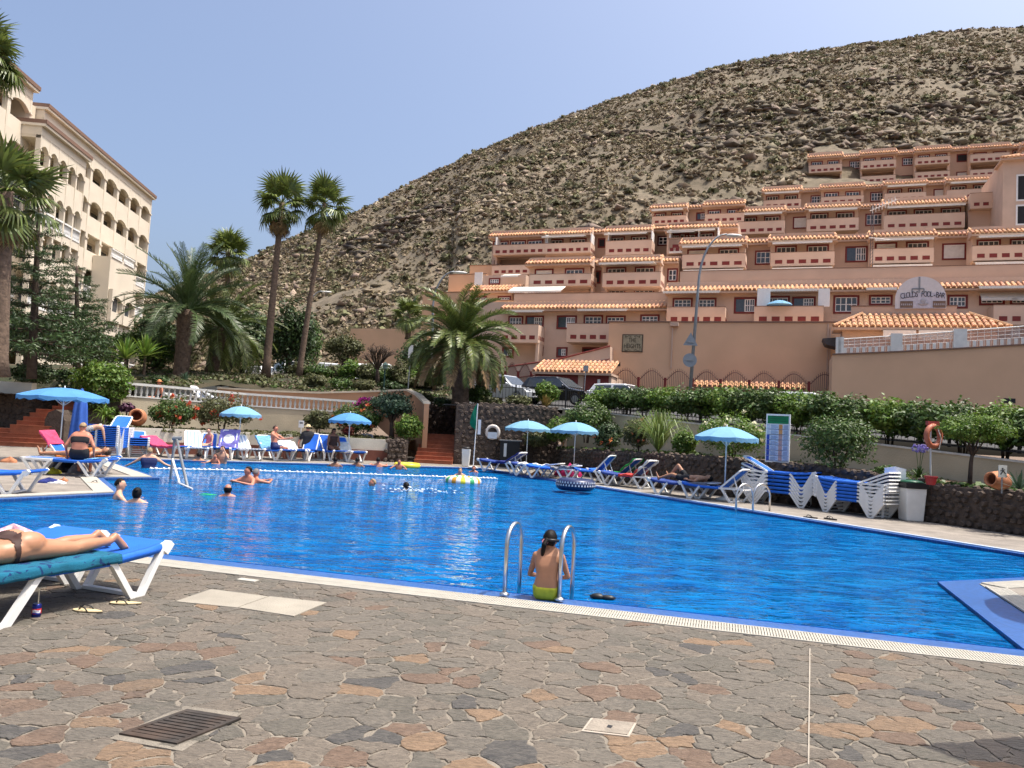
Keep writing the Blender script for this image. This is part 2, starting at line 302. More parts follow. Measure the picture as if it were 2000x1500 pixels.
# ---------------------------------------------------------------- paving stones (crazy paving) of the near deck
mort = sheet('mortar_bed', [(-9, 1), (7, 1), (7, nearY(7)-.03), (-9, nearY(-9)-.03)], None, .004, M('pale_mortar', (.205, .177, .138), .95, .15, 12, bump=.4, bsc=90))
ST_ = (1.2, 4.2, 1)
SM = [M('stone_grey', (.125, .110, .087), .75, .2, 7, col2=(.205, .177, .139), bump=1.6, bsc=16, stretch=ST_, stain=.55, stcol=(.085, .078, .066)), M('stone_taupe', (.140, .117, .090), .75, .2, 6, col2=(.222, .184, .140), bump=1.6, bsc=16, stretch=ST_, stain=.55, stcol=(.085, .078, .066)),
      M('stone_slate', (.055, .053, .050), .6, .3, 7, col2=(.135, .122, .103), bump=1.6, bsc=16, stretch=ST_, stain=.55, stcol=(.085, .078, .066)), M('stone_ochre', (.185, .125, .078), .75, .2, 6, col2=(.30, .20, .12), bump=1.6, bsc=16, stretch=ST_, stain=.55, stcol=(.085, .078, .066)), M('stone_rust', (.135, .088, .060), .75, .2, 6, col2=(.22, .152, .105), bump=1.6, bsc=16, stretch=ST_, stain=.55, stcol=(.085, .078, .066)), M('stone_olive', (.100, .092, .071), .7, .2, 6, col2=(.18, .157, .123), bump=1.6, bsc=16, stretch=ST_, stain=.55, stcol=(.085, .078, .066))]
def clip(poly, m, nn):
    out = []
    for i in range(len(poly)):
        a, c = poly[i], poly[(i+1) % len(poly)]; da, dc = (a-m).dot(nn), (c-m).dot(nn)
        if da <= 0: out.append(a)
        if da*dc < 0: out.append(a+(c-a)*(da/(da-dc)))
    return out
rs = random.Random(11); seeds = {}
sx, sy = .215, .140
for i in range(-42, 33):
    for j in range(13, 80):
        x = (i+.5*(j % 2)+rs.uniform(-.55, .55))*sx; y = (j+rs.uniform(-.5, .5))*sy+.10*x*-.5
        if rs.random() < .20: continue
        seeds[i, j] = Vector((x, y))
cells = []
for (i, j), c in seeds.items():
    if not (2.7 < c.y < nearY(c.x)+.1): continue
    if abs(c.x) > .76*c.y+.35: continue
    poly = [c+Vector(q) for q in ((-.6, -.5), (.6, -.5), (.6, .5), (-.6, .5))]
    for di in range(-3, 4):
        for dj in range(-4, 5):
            o = seeds.get((i+di, j+dj))
            if o is not None and (di or dj): poly = clip(poly, (c+o)/2, (o-c).normalized())
            if len(poly) < 3: break
    poly = clip(poly, V2((0, nearY(0)-.035)), Vector((.2675, .9636)))
    if len(poly) >= 3: cells.append((c, poly))
cells.sort(key=lambda k: k[0].length)
far = {k: MB() for k in range(6)}; nst = 0
for c, poly in cells:
    cen = sum(poly, Vector((0, 0)))/len(poly); pts = []
    for i in range(len(poly)):
        a, d = poly[i], poly[(i+1) % len(poly)]; e = d-a; L = e.length
        if L < .012: continue
        k = 5 if L > .2 else 4 if L > .12 else 2
        for q in range(k):
            p = a+e*(q/k)
            j = .0 if q == 0 else .021*min(1, L/.12)
            p = p+Vector((rs.uniform(-j, j), rs.uniform(-j, j))); v = p-cen; g = .0025+rs.random()*.003+(.006 if q == 0 else 0)
            pts.append(p-v.normalized()*min(g, v.length*.5))
    if len(pts) < 3: continue
    dist = c.y; u = rs.random(); warm = max(0, min(1, (6.2-dist)/2.0)); left = 1 if c.x < -1.6 and dist < 5.5 else 0
    pw = [.42-.14*warm, .34-.12*warm, .015+.06*warm, .01+.09*warm+.05*left, .03+.06*warm+.04*left, .15+.03*warm]
    mi = rs.choices(range(6), pw)[0]; top = rs.uniform(.008, .013); tx, ty = rs.uniform(-.012, .012), rs.uniform(-.012, .012)
    b = MB() if nst < 300 else far[mi]; m = len(pts)
    zt = [top+(p.x-cen.x)*tx+(p.y-cen.y)*ty for p in pts]; base = len(b.v)
    vs = [(p.x, p.y, .002) for p in pts]+[(p.x, p.y, z-.003) for p, z in zip(pts, zt)]+[(cen.x+(p.x-cen.x)*.93, cen.y+(p.y-cen.y)*.93, z) for p, z in zip(pts, zt)]
    b.add(vs, [(q, (q+1) % m, m+(q+1) % m, m+q) for q in range(m)]+[(m+q, m+(q+1) % m, 2*m+(q+1) % m, 2*m+q) for q in range(m)]+[tuple(range(2*m, 3*m))])
    if nst < 300: b.build('paving_stone', SM[mi], mort)
    nst += 1
# the many small stones further off: one mass
allb = MB()
for k in range(6):
    allb.mi = k; allb.add(far[k].v, far[k].f)
stuff(allb.build('paving_stones', SM, mort))
# ---------------------------------------------------------------- covers and drains let into the paving
def flat_prism(name, pxs, z0, z1, mat, parent=None):
    b = MB(); b.prism([(G(*p)).xy for p in pxs][::-1], z0, z1); return b.build(name, mat, parent)
t = tag(flat_prism('access_cover', [(342, 1178), (412, 1154), (524, 1168), (462, 1190)], .001, .0165, CONC), 'left pale concrete access cover set flush in the paving', 'cover', 'pair of concrete covers')
t2 = tag(flat_prism('access_cover', [(465, 1190), (527, 1168), (638, 1180), (574, 1207)], .001, .0165, CONC), 'right pale concrete access cover set flush in the paving', 'cover', 'pair of concrete covers')
dr = thing('drain_grate', 'rusty dark iron drain grate with long slots in the stone deck', 'drain grate')
c4 = [G(*p) for p in [(232, 1440), (365, 1392), (450, 1402), (345, 1460)]]; u_, v_ = (c4[1]-c4[0]), (c4[3]-c4[0])
q2 = lambda s, t: (c4[0]+u_*s+v_*t).xy
flat_prism('mortar_patch', [(212, 1447), (360, 1383), (474, 1397), (356, 1472)], .003, .0125, M('cement_patch', (.20, .175, .138), .95, .15, 9, bump=.5, bsc=50), dr)
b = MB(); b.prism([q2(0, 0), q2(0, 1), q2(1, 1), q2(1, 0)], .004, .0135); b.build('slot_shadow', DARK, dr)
for s0, s1, t0, t1 in ((0, 1, 0, .08), (0, 1, .92, 1), (0, .09, .08, .92), (.91, 1, .08, .92)):
    b = MB(); b.prism([q2(s0, t0), q2(s0, t1), q2(s1, t1), q2(s1, t0)], .006, .022); b.build('frame_edge', IRON, dr)
for i in range(9):
    s = .09+i*.0913; b = MB(); b.prism([q2(s+.024, .08), q2(s+.024, .92), q2(s+.0913, .92), q2(s+.0913, .08)], .006, .020); b.build('bar', IRON, dr)
dc = thing('drain_cover', 'small square stone inspection cover with a dark lifting hole', 'drain cover')
flat_prism('rim', [(1135, 1433), (1154, 1407), (1243, 1417), (1229, 1444)], .003, .015, M('cover_rim', (.36, .31, .25), .9), dc)
flat_prism('lid', [(1141, 1431), (1158, 1409), (1238, 1418), (1225, 1441)], .004, .0185, M('cover_lid', (.25, .215, .17), .9, .2, 8, bump=.5), dc)
flat_prism('lifting_hole', [(1184, 1427), (1188, 1422), (1197, 1424), (1193, 1429)], .005, .0195, DARK, dc)
flat_prism('joint_line', [(1580.5, 1270), (1583, 1270), (1580.5, 1499), (1577.5, 1499)], .003, .016, M('pale_joint', (.33, .29, .235), .9), mort)
sk = thing('skimmer_lid', 'small white skimmer lid at the outer side of the pool grating', 'lid'); b = MB(); pg = G(484, 1134); b.prism([(pg.x-.10, pg.y-.05), (pg.x+.1, pg.y-.11), (pg.x+.12, pg.y-.02), (pg.x-.08, pg.y+.04)], .003, .018); b.build('lid_plate', GRATE, sk)
# ---------------------------------------------------------------- retaining walls and terraces
def wall(name, pts, z0, tops, th, mat, label, cat='wall', cope=None, side=1):
    """wall along pts, front face on pts, thickness to the left (side=1) of the direction"""
    P2 = [V2(p) for p in pts]; k = len(P2); nn = []
    for i in range(k):
        d = (P2[min(i+1, k-1)]-P2[max(i-1, 0)]).normalized(); nn.append(Vector((-d.y, d.x))*side)
    t = tag(ob(name, None), label, cat); b = MB(); z0s = z0 if isinstance(z0, (list, tuple)) else [z0]*k
    def rib(bb, off0, off1, za, zb):
        vs = []
        for i in range(k):
            p, q = P2[i]+nn[i]*off0, P2[i]+nn[i]*off1; vs += [(*p, za[i]), (*q, za[i]), (*q, zb[i]), (*p, zb[i])]
        bb.add(vs, [(i*4+j, i*4+(j+1) % 4, i*4+4+(j+1) % 4, i*4+4+j) for i in range(k-1) for j in range(4)]+[(3, 2, 1, 0), tuple(range(4*k-4, 4*k))])
    rib(b, 0, th, z0s, tops); b.build('wall_face', mat, t)
    if cope: b = MB(); rib(b, -cope[0], th+cope[0], [z+.001 for z in tops], [z+cope[1] for z in tops]); b.build('coping', cope[2], t)
    return t
def dense(pts, step, rs=None, jit=0):
    out = []; P2 = [V2(p) for p in pts]
    for a, c in zip(P2[:-1], P2[1:]):
        k = max(1, int((c-a).length/step))
        for i in range(k): out.append(a+(c-a)*(i/k))
    return out+[P2[-1]]
def rubble(parent, pts, z0, tops, seed, size=.17, normal_side=-1, depth=.05, cap=300):
    """rough lava stones on the face of a wall: individual near ones, the rest one mass"""
    r2 = random.Random(seed); P2 = [V2(p) for p in pts]; lst = []
    for i in range(len(P2)-1):
        a, c = P2[i], P2[i+1]; L = (c-a).length; d = (c-a)/L; nn = Vector((-d.y, d.x))*normal_side; k = max(1, int(L/size)); hh = tops[i]-z0; kz = max(1, int(hh/(size*.8)))
        for x in range(k):
            for z in range(kz):
                s = (x+.5+r2.uniform(-.3, .3)+.5*(z % 2))/k; zz = z0+(z+.5+r2.uniform(-.25, .25))*hh/kz; p = a+d*(L*min(s, 1))+nn*(.01+r2.random()*.02)
                lst.append((Vector((p.x, p.y, zz)), d, nn, r2.uniform(.75, 1.25)*size, hh/kz))
        top = tops[i]
        for x in range(int(L/(size*1.1))):
            p = a+d*(L*(x+r2.random())/max(1, int(L/(size*1.1))))-nn*r2.uniform(.05, .22); lst.append((Vector((p.x, p.y, tops[i]+(tops[i+1]-tops[i])*((p-a).dot(d)/L)+.0)), d, nn, r2.uniform(.8, 1.3)*size, .13))
    lst.sort(key=lambda q: q[0].length)
    mass = MB()
    for idx, (p, d, nn, s, hh) in enumerate(lst):
        bb = MB() if idx < cap else mass; D3, N3 = Vector((d.x, d.y, 0)), Vector((nn.x, nn.y, 0)); vs = []
        a0 = r2.random()*6
        for q in range(6):
            an = a0+q*math.pi/3; rr = r2.uniform(.75, 1.1); vs.append(p+D3*(math.cos(an)*s*.52*rr)+Vector((0, 0, math.sin(an)*hh*.52*rr))-N3*.04)
        for q in range(6): vs.append(p+(vs[q]-p)*.62+N3*(depth*r2.uniform(.6, 1.1)+.03))
        bb.add(vs, [(q, (q+1) % 6, 6+(q+1) % 6, 6+q) for q in range(6)]+[(6, 7, 8, 9, 10, 11)])
        if idx < cap: bb.build('lava_stone', LAVA, parent)
    if mass.f: stuff(mass.build('lava_stones', LAVA, parent))
zst = lambda x, y: .373+.0079*x+.0645*y
# right-hand lava wall and planter
W = [(2.1, 34.3), (3.1, 29.5), (5.07, 24.65), (9.81, 18.14), (10.72, 15.98), (13.2, 10.5)]
def pyinterp(tab, px): return float(np.interp(px, [t[0] for t in tab], [t[1] for t in tab]))
def proj(X, Y, Z):
    q = np.array([X, Y, Z])-CAM; ww = q@cf; return 1000+F*(q@cr)/ww, 750-F*(q@cu)/ww
def tops_for(pts, tab): return [Zat(p[0], p[1], pyinterp(tab, proj(p[0], p[1], 1.)[0])) for p in pts]
WT = [(1040, 872), (1085, 876), (1300, 886), (1480, 899), (1640, 915), (1804, 946), (2000, 962), (2400, 1000)]
Wd = dense(W, 1.2); Wz = tops_for(Wd, WT)
lw = wall('lava_wall', Wd, -.05, Wz, .3, LAVA, 'low dark lava stone wall along the right side of the pool deck', side=1); rubble(lw, Wd[::1], 0, Wz, 5, .20, -1)
CW = [(2.35, 34.75), (5.6, 30.2), (8.2, 25.8), (12.4, 19.8), (13.8, 16.6), (17.5, 10)]
CT = [(1060, 795), (1085, 798), (1267, 818), (1490, 845), (1702, 868), (2000, 905), (2500, 965)]
Cd = dense(CW, 1.5); Cz = tops_for(Cd, CT)
wall('garden_wall', Cd, .4, Cz, .25, CWALL, 'weathered cream garden wall below the street hedge on the right', cope=(.03, .05, LIME))
b = MB(); k = len(W)
Wz0 = tops_for(W, WT); vs = []
for (x, y), z, (x2, y2) in zip(W, Wz0, CW): vs += [(x+.05, y+.02, z-.05), (x2+.1, y2, z+.02)]
b.add(vs, [(2*i, 2*i+1, 2*i+3, 2*i+2) for i in range(k-1)]); struct(b.build('planter_soil', SOIL))
# street behind
sheet('street', [(-3.1, 34.4), (2.3, 34.85), (5.7, 30.3), (8.3, 25.9), (12.5, 19.9), (13.9, 16.7), (17.6, 10.1), (90, 10), (110, 95), (-60, 95), (-60, 52), (-3.1, 52)], None, 0, ASPH, zf=zst)
# tall lava wall behind the far corner, with the stairs beside it
A = [(-2.35, 33.5), (2.1, 34.35)]; Ad = dense(A, 1.1); Az = tops_for(Ad, [(880, 788), (1000, 789), (1085, 797)])
tw_ = wall('lava_wall', Ad, -.05, Az, .3, LAVA, 'tall dark lava stone wall behind the cabinet and the life ring', side=1); rubble(tw_, Ad, 0, Az, 6, .26, -1, cap=240)
rt = [(-2.35, 38.8), (-2.35, 33.5)]; rtd = dense(rt, 1.3); tw2 = wall('lava_wall', rtd, -.05, [2.55]*len(rtd), .3, LAVA, 'lava stone side wall rising along the far red stairs')
bk = dense([(-5.6, 38.6), (-2.3, 38.8)], 1.1); tw3 = wall('lava_wall', bk, -.05, [2.75]*len(bk), .3, LAVA, 'shaded lava stone wall at the head of the far red stairs'); rubble(tw3, bk, .8, [2.7]*len(bk), 8, .3, -1, cap=100)
def stairs(label, c, right, n, rise, run, width, away, rot0=0, cheek=False):
    t = thing('garden_stairs', label, 'stairs', (0, 0, 0)); r3 = Vector(right).normalized(); a3 = Vector(away).normalized()
    for i in range(n):
        b = MB(); p = Vector(c)+a3*(run*i); q = [p, p+r3*width, p+r3*width+a3*run, p+a3*run]; b.prism([v.xy for v in q], c[2]-.3 if i == 0 else c[2]+rise*i-.02, c[2]+rise*(i+1)); 
        b.prism([v.xy for v in [p-a3*.02, p-a3*.02+r3*width, p+a3*.05+r3*width, p+a3*.05]], c[2]+rise*(i+1)-.035, c[2]+rise*(i+1)+.004)
        b.build('step', STEP, t)
    return t
stairs('far red clay stairs climbing between tan wall and tall lava wall', (-4.0, 32.9, 0), (1, 0, 0), 8, .155, .34, 1.62, (0, 1, 0))
# planter across the far side
PL = [(-15.3, 28.3), (-10.6, 31.5), (-4.5, 33.0)]; PLd = dense(PL, 2.0); PLz = tops_for(PLd, [(230, 833), (300, 836), (500, 845), (620, 852), (780, 860), (830, 863)])
pw = wall('planter_wall', PLd, .45, PLz, .25, PWALL, 'long low whitish planter wall behind the far sun loungers')
b = MB()
for i in range(len(PLd)-1):
    a, c = PLd[i], PLd[i+1]; d = (c-a).normalized(); nn = Vector((d.y, -d.x))*.05; b.prism([a+nn, c+nn, c-nn*4, a-nn*4], -.02, .449)
b.build('plinth', PLINTH, pw)
b = MB(); b.box(-.4, .4, -.3, .3, 0, .95, Matrix.Translation((-4.75, 32.9, 0)) @ Matrix.Rotation(.35, 4, 'Z')); pe = tag(ob('wall_pier', None), 'dark lava stone pier ending the far planter wall', 'pier'); b.build('pier_core', LAVA, pe); rubble(pe, [(-5.2, 32.3), (-4.4, 32.6)], 0, [.95, .95], 3, .2, -1); rubble(pe, [(-4.36, 32.55), (-4.5, 33.1)], 0, [.95, .95], 4, .2, -1)
sheet('planter_bed', [(-15.3, 28.45), (-10.6, 31.7), (-4.5, 33.2), (-4.2, 37.5), (-9.5, 36.6), (-16.5, 32.0)], None, 0, SOIL, zf=lambda x, y: .82+.02*(y-30))
# balustraded retaining wall
BL = [(-19.0, 30.6), (-12.3, 34.0), (-8.3, 36.6), (-7.2, 37.2)]
BL = [tuple(D(px, 760, yy).xy) for px, yy in ((238, 33.0), (390, 34.8), (480, 35.8), (700, 37.2))]
BLd = dense(BL, 1.2); rail = tops_for(BLd, [(238, 746), (390, 759.5), (480, 768), (700, 783)]); 
bw = wall('retaining_wall', BLd, .5, [z-.62 for z in rail], .3, CWALL, 'cream retaining wall carrying the white balustrade above the planter')
bal = tag(ob('balustrade', None), 'white balustrade of turned balusters edging the upper sun terrace', 'balustrade')
b = MB()
for i in range(len(BLd)-1):
    for za, zb, o0, o1 in ((-.10, 0, -.06, .30), (-.615, -.56, -.03, .25)):
        a, c = BLd[i], BLd[i+1]; d = (c-a).normalized(); nn = Vector((-d.y, d.x)); vs = []
        for p, z in ((a, rail[i]), (c, rail[i+1])): vs += [(*(p+nn*o0), z+za), (*(p+nn*o1), z+za), (*(p+nn*o1), z+zb), (*(p+nn*o0), z+zb)]
        b.add(vs, [(0, 1, 5, 4), (1, 2, 6, 5), (2, 3, 7, 6), (3, 0, 4, 7), (3, 2, 1, 0), (4, 5, 6, 7)])
b.build('rail', WHTD, bal)
bb = MB(); bb.lathe([(.05, 0), (.05, .04), (.03, .07), (.062, .18), (.05, .28), (.028, .36), (.05, .42), (.05, .46)], 7); bme = bb.mesh('baluster', WHTD, True)
acc = 0
for i in range(len(BLd)-1):
    a, c = BLd[i], BLd[i+1]; L = (c-a).length; d = (c-a)/L; nn = Vector((-d.y, d.x)); m = int(L/.2)
    for q in range(m):
        s = (q+.5)/m; p = a+d*(L*s)+nn*.12; ob('baluster', bme, bal, (p.x, p.y, rail[i]+(rail[i+1]-rail[i])*s-.56))
sheet('upper_terrace', [tuple(p) for p in BLd]+[(-5.0, 38.2), (-5.0, 40), (-30, 42), (-40, 34), (-22, 30.5)], None, 0, DECKG, zf=lambda x, y: 2.02)
# tan wall with cream coping above the terrace
TNp = [(425, 757, 41), (520, 763, 39.6), (620, 766.5, 38.8), (720, 764, 38.3), (795, 761, 37.6), (812, 770, 36.2), (829, 786, 34.0)]
TN = [tuple(D(a, b_, c).xy) for a, b_, c in TNp]; TNz = [Zat(*p, q[1])-.06 for p, q in zip(TN, TNp)]
wall('terrace_wall', TN, [1.9]*4+[.4]*3, TNz, .22, TANW, 'curving tan wall with cream coping above the balustrade', cope=(.05, .09, COPE))
# left stone steps and lava banks
sl = G(30, 874)
stairs('wide lower red clay steps at the left edge', (sl.x-5.2, sl.y, 0), (1, .15, 0), 4, .16, .36, 6.0, (-.1, 1, 0)); s2 = G(28, 874)
stairs('narrower upper red clay steps above the wide lower ones', (s2.x-1.2, s2.y+1.5, .64), (1, .15, 0), 5, .165, .36, 1.7, (.05, 1, 0))
stairs('topmost red clay steps behind the blue parasol', (s2.x-.75, s2.y+3.4, 1.46), (1, .1, 0), 4, .16, .36, 1.2, (.05, 1, 0))
LB = dense([(-28, 33.5), (-20.0, 32.0), (-18.2, 34.6)], 1.5)
lbw = wall('lava_bank', LB, 0, [2.0]*len(LB), .5, LAVA, 'dark lava stone bank left of the red clay steps'); rubble(lbw, LB, .1, [2.0]*len(LB), 21, .32, -1, cap=200)
wall('garden_wall', [(-30, 34.2), (-20.6, 33.0)], 1.9, [2.62, 2.55], .3, PWALL, 'short sunlit cream wall above the lava bank at left')
pp = G(108, 872); b = MB(); prf = [(-.42, 0), (.42, 0), (.42, 1.05), (.3, 1.35), (0, 1.48), (-.3, 1.35), (-.42, 1.05)]
b.prism(prf, -.2, 2.6, Matrix.Translation((pp.x+.2, pp.y-.3, 0)) @ Matrix.Rotation(-.1, 4, 'Z') @ Matrix.Rotation(R(90), 4, 'X') @ Matrix.Scale(-1, 4, (0, 0, 1)))
cw_ = tag(ob('stair_cheek', None), 'rounded dark stone cheek wall beside the left red steps', 'wall'); b.build('cheek_core', LAVA, cw_)
# left garden ground: one rising sheet
def zg(x, y):
    t = 2.0+max(0, min(1, (y-36.5)/3))*.9; g = 2.95+max(0, min(7, y-39))*.157
    return (max(t, g) if y > 38 else t)+.012*max(0, y-46)+.10*math.sin(x*.9)*math.sin(y*.7)
gx = np.linspace(-62, -3.05, 90); gy = np.linspace(0, 1, 60); vs = []; 
lowY = lambda x: float(np.interp(x, [-62, -24, -16.8, TN[0][0], TN[2][0], TN[4][0], -5.3, -3.05], [36, 37.0, 38.6, TN[0][1]+.25, TN[2][1]+.25, TN[4][1]+.3, 38.9, 39.0]))
for t_ in gy:
    for x in gx: y = lowY(x)+t_*(76-lowY(x)); vs.append((x, y, zg(x, y) if t_ > 0 else zg(x, y)-.15))
b = MB(); b.add(vs, [(j*90+i, j*90+i+1, (j+1)*90+i+1, (j+1)*90+i) for j in range(59) for i in range(89)]); gd = struct(b.build('upper_garden', LAWN, smooth=True))
# ---------------------------------------------------------------- the hill
RID = [(-500, 880), (-100, 760), (120, 660), (280, 585), (400, 540), (480, 512), (560, 471), (640, 440), (700, 411), (790, 366), (900, 311), (1010, 263), (1100, 229), (1200, 191), (1300, 161), (1400, 131), (1500, 113), (1600, 99), (1700, 81), (1800, 69), (1900, 58), (2000, 53), (2300, 40), (2700, 60)]
from mathutils import noise
NC, NR = 420, 190
def hillbase(px):
    return float(np.interp(px, [-500, 600, 830, 1000, 2700], [78, 70, 66, 66, 66])), float(np.interp(px, [-500, 600, 830, 1000, 2700], [4.5, 4.4, 4.4, 3.2, 3]))
cols = np.linspace(-460, 2660, NC); HV = np.zeros((NR, NC, 3))
for i, px in enumerate(cols):
    py = pyinterp(RID, px)+.7*noise.noise((px*.02, 0, 0))*4; dr_ = float(np.interp(px, [-500, 500, 1000, 1700, 2700], [190, 190, 215, 235, 240])); d0, z0 = hillbase(px)
    dd = ray(px, py); hd = math.hypot(dd[0], dd[1]); zr = CZ+dd[2]/dd[1]*dr_
    ux, uy = dd[0]/dd[1], 1.
    for j in range(NR):
        t_ = j/(NR-12)
        if t_ <= 1:
            s = t_; Y = d0+(dr_-d0)*s; z = z0+(zr-z0)*(s+.045*math.sin(math.pi*s)*(1 if px > 900 else .4))
        else: Y = dr_+(t_-1)*dr_*2.2; z = zr-(t_-1)*zr*3.0
        x = ux*Y; am = min(1, 4*s)*(1-.75*max(0, s-.8)/.2) if t_ <= 1 else .25
        q = Vector((x*.035, Y*.035, z*.05)); d1 = noise.fractal(q, .9, 2.1, 6); rdg = noise.ridged_multi_fractal(Vector((x*.022+5, Y*.022, z*.06)), .9, 2.2, 5, 1., 2.)
        HV[j, i] = (x, Y, z+am*(d1*2.4+(rdg-1.2)*1.7))
idx = np.arange(NR*NC).reshape(NR, NC)
HQ = np.stack([idx[:-1, :-1], idx[:-1, 1:], idx[1:, 1:], idx[1:, :-1]], -1).reshape(-1, 4)
def hill_mat():
    m = M('hill_dry_soil', (.15, .117, .076), .95, .2, .35, col2=(.205, .163, .11), bump=1, bsc=1.6); n = m.node_tree.nodes; L = m.node_tree.links; b = n['Principled BSDF']
    old = b.inputs['Base Color'].links[0].from_socket; tc = n.new('ShaderNodeTexCoord'); prev = old
    for sc_, lo, hi, c in ((.16, .45, .62, (.12, .098, .060)), (.9, .5, .62, (.10, .082, .052)), (.32, .60, .72, (.26, .205, .14))):
        v = n.new('ShaderNodeTexNoise'); v.inputs['Scale'].default_value = sc_; v.inputs['Detail'].default_value = 9; v.inputs['Roughness'].default_value = .72; v.inputs['Distortion'].default_value = .7; L.new(tc.outputs['Object'], v.inputs[0])
        r = n.new('ShaderNodeMapRange'); r.inputs[1].default_value = lo; r.inputs[2].default_value = hi; L.new(v.outputs[0], r.inputs[0]); mx = n.new('ShaderNodeMix'); mx.data_type = 'RGBA'; L.new(r.outputs[0], mx.inputs['Factor']); L.new(prev, mx.inputs['A']); mx.inputs['B'].default_value = (*c, 1); prev = mx.outputs['Result']
    L.new(prev, b.inputs['Base Color']); return m
hill = struct(ob('hill', npmesh('hill', HV.reshape(-1, 3), HQ, hill_mat(), True)))
# scrub and rocks, far too many to count: joined masses
def scatter(n, seed, tmin, tmax, pxmin, pxmax, dens=None):
    r = np.random.default_rng(seed); out = []
    while len(out) < n:
        i = r.uniform((pxmin+460)/3120*(NC-1), (pxmax+460)/3120*(NC-1)); j = (r.uniform(tmin, tmax)**.8)*(NR-12)
        a, c = int(i), int(min(j, NR-2)); fi, fj = i-a, j-c
        p = (HV[c, a]*(1-fi)+HV[c, a+1]*fi)*(1-fj)+(HV[c+1, a]*(1-fi)+HV[c+1, a+1]*fi)*fj
        yl_ = p[0]*.342+p[1]*.94; px_ = 1000+F*p[0]/p[1]
        if px_ > 860 and yl_ < float(np.interp(px_, [860, 930, 931, 1270, 1271, 1480, 1481, 1565, 1566], [80, 84, 88, 88, 97, 97, 113, 113, 133])): continue
        if noise.noise(Vector((p[0]*.05, p[1]*.05, p[2]*.08)))+.85 > r.random()*1.0: out.append(p)
    return np.array(out)
def tufts(P0, size, k, seed, up=.8):
    r = np.random.default_rng(seed); n = len(P0); S = size*r.uniform(.45, 1.35, n)**1.5
    a = r.uniform(0, 2*np.pi, (n, k)); e = r.uniform(.1, 1.4, (n, k)); rr = r.uniform(.3, 1, (n, k))
    d = np.stack([np.cos(a)*np.cos(e), np.sin(a)*np.cos(e), np.sin(e)*up], -1)
    c = P0[:, None, :]+d*(S[:, None]*rr)[..., None]*.75
    t = r.normal(size=(n, k, 3)); t -= d*(t*d).sum(-1, keepdims=True)*.6; t /= np.linalg.norm(t, axis=-1, keepdims=True)+1e-9; b2 = np.cross(d, t); b2 /= np.linalg.norm(b2, axis=-1, keepdims=True)+1e-9
    s = (S[:, None]*r.uniform(.16, .36, (n, k)))[..., None]
    V = np.stack([c-t*s, c-b2*s*.7, c+t*s, c+b2*s*.7+d*s*.5], 2).reshape(-1, 3)
    return V, np.arange(len(V)).reshape(-1, 4)
SCR = [M('scrub_olive', (.205, .165, .095), .9, .3, .1, island=.4, trans=.15), M('scrub_brown', (.215, .168, .108), .9, .3, .1, island=.4, trans=.15), M('scrub_green', (.145, .138, .07), .9, .3, .1, island=.4, trans=.15)]
for nm, n_, sz, kk, mt, sd_, px0 in (('dry_scrub', 20000, .68, 15, SCR[0], 1, 150), ('brown_scrub', 19000, .62, 14, SCR[1], 2, 150), ('green_scrub', 2600, 1.05, 26, SCR[2], 3, 150)):
    V, Q = tufts(scatter(n_, sd_, .01, 1., px0, 2250), sz, kk, sd_); o = stuff(ob(nm, npmesh(nm, V, Q, mt)))
# loose rock outcrops
P0 = scatter(12000, 9, .0, 1., 150, 2250); r = np.random.default_rng(4); n_ = len(P0); S = .7*r.uniform(.25, 1.25, n_)**1.8
dirs = np.array([(1, 0, 0), (-1, 0, 0), (0, 1, 0), (0, -1, 0), (0, 0, 1), (0, 0, -.6)], float); V = P0[:, None]+dirs[None]*S[:, None, None]*r.uniform(.5, 1.3, (n_, 6, 3))*np.array([1.1, 1, .6])+r.normal(size=(n_, 6, 3))*S[:, None, None]*.25
T = np.array([(0, 2, 4), (2, 1, 4), (1, 3, 4), (3, 0, 4), (2, 0, 5), (1, 2, 5), (3, 1, 5), (0, 3, 5)]); Q = (np.arange(n_)[:, None, None]*6+T).reshape(-1, 3)
stuff(ob('loose_rocks', npmesh('loose_rocks', V.reshape(-1, 3), Q, M('rock_brown', (.15, .115, .08), .95, .3, .2, col2=(.29, .23, .16), island=.35))))

# darker outcrops: clustered broken rock bands, densest above the apartments
oc = []; r = np.random.default_rng(31)
for p in scatter(14000, 77, .02, .85, 500, 2250):
    px_ = 1000+F*p[0]/p[1]; v_ = noise.noise(Vector((p[0]*.03+9, p[1]*.03, p[2]*.10)))
    if v_ > (.30 if px_ < 1300 or p[1] > 175 else .04): oc.append(p)
P0 = np.array(oc); n_ = len(P0); S = .95*r.uniform(.3, 1.3, n_)**1.6; V = P0[:, None]+dirs[None]*S[:, None, None]*r.uniform(.5, 1.3, (n_, 6, 3))*np.array([1.35, .9, .6])+r.normal(size=(n_, 6, 3))*S[:, None, None]*.25; Q = (np.arange(n_)[:, None, None]*6+T).reshape(-1, 3)
stuff(ob('rock_outcrops', npmesh('rock_outcrops', V.reshape(-1, 3), Q, M('outcrop_dark', (.085, .068, .05), .95, .3, .3, col2=(.19, .15, .105), island=.4, bump=1, bsc=3))))

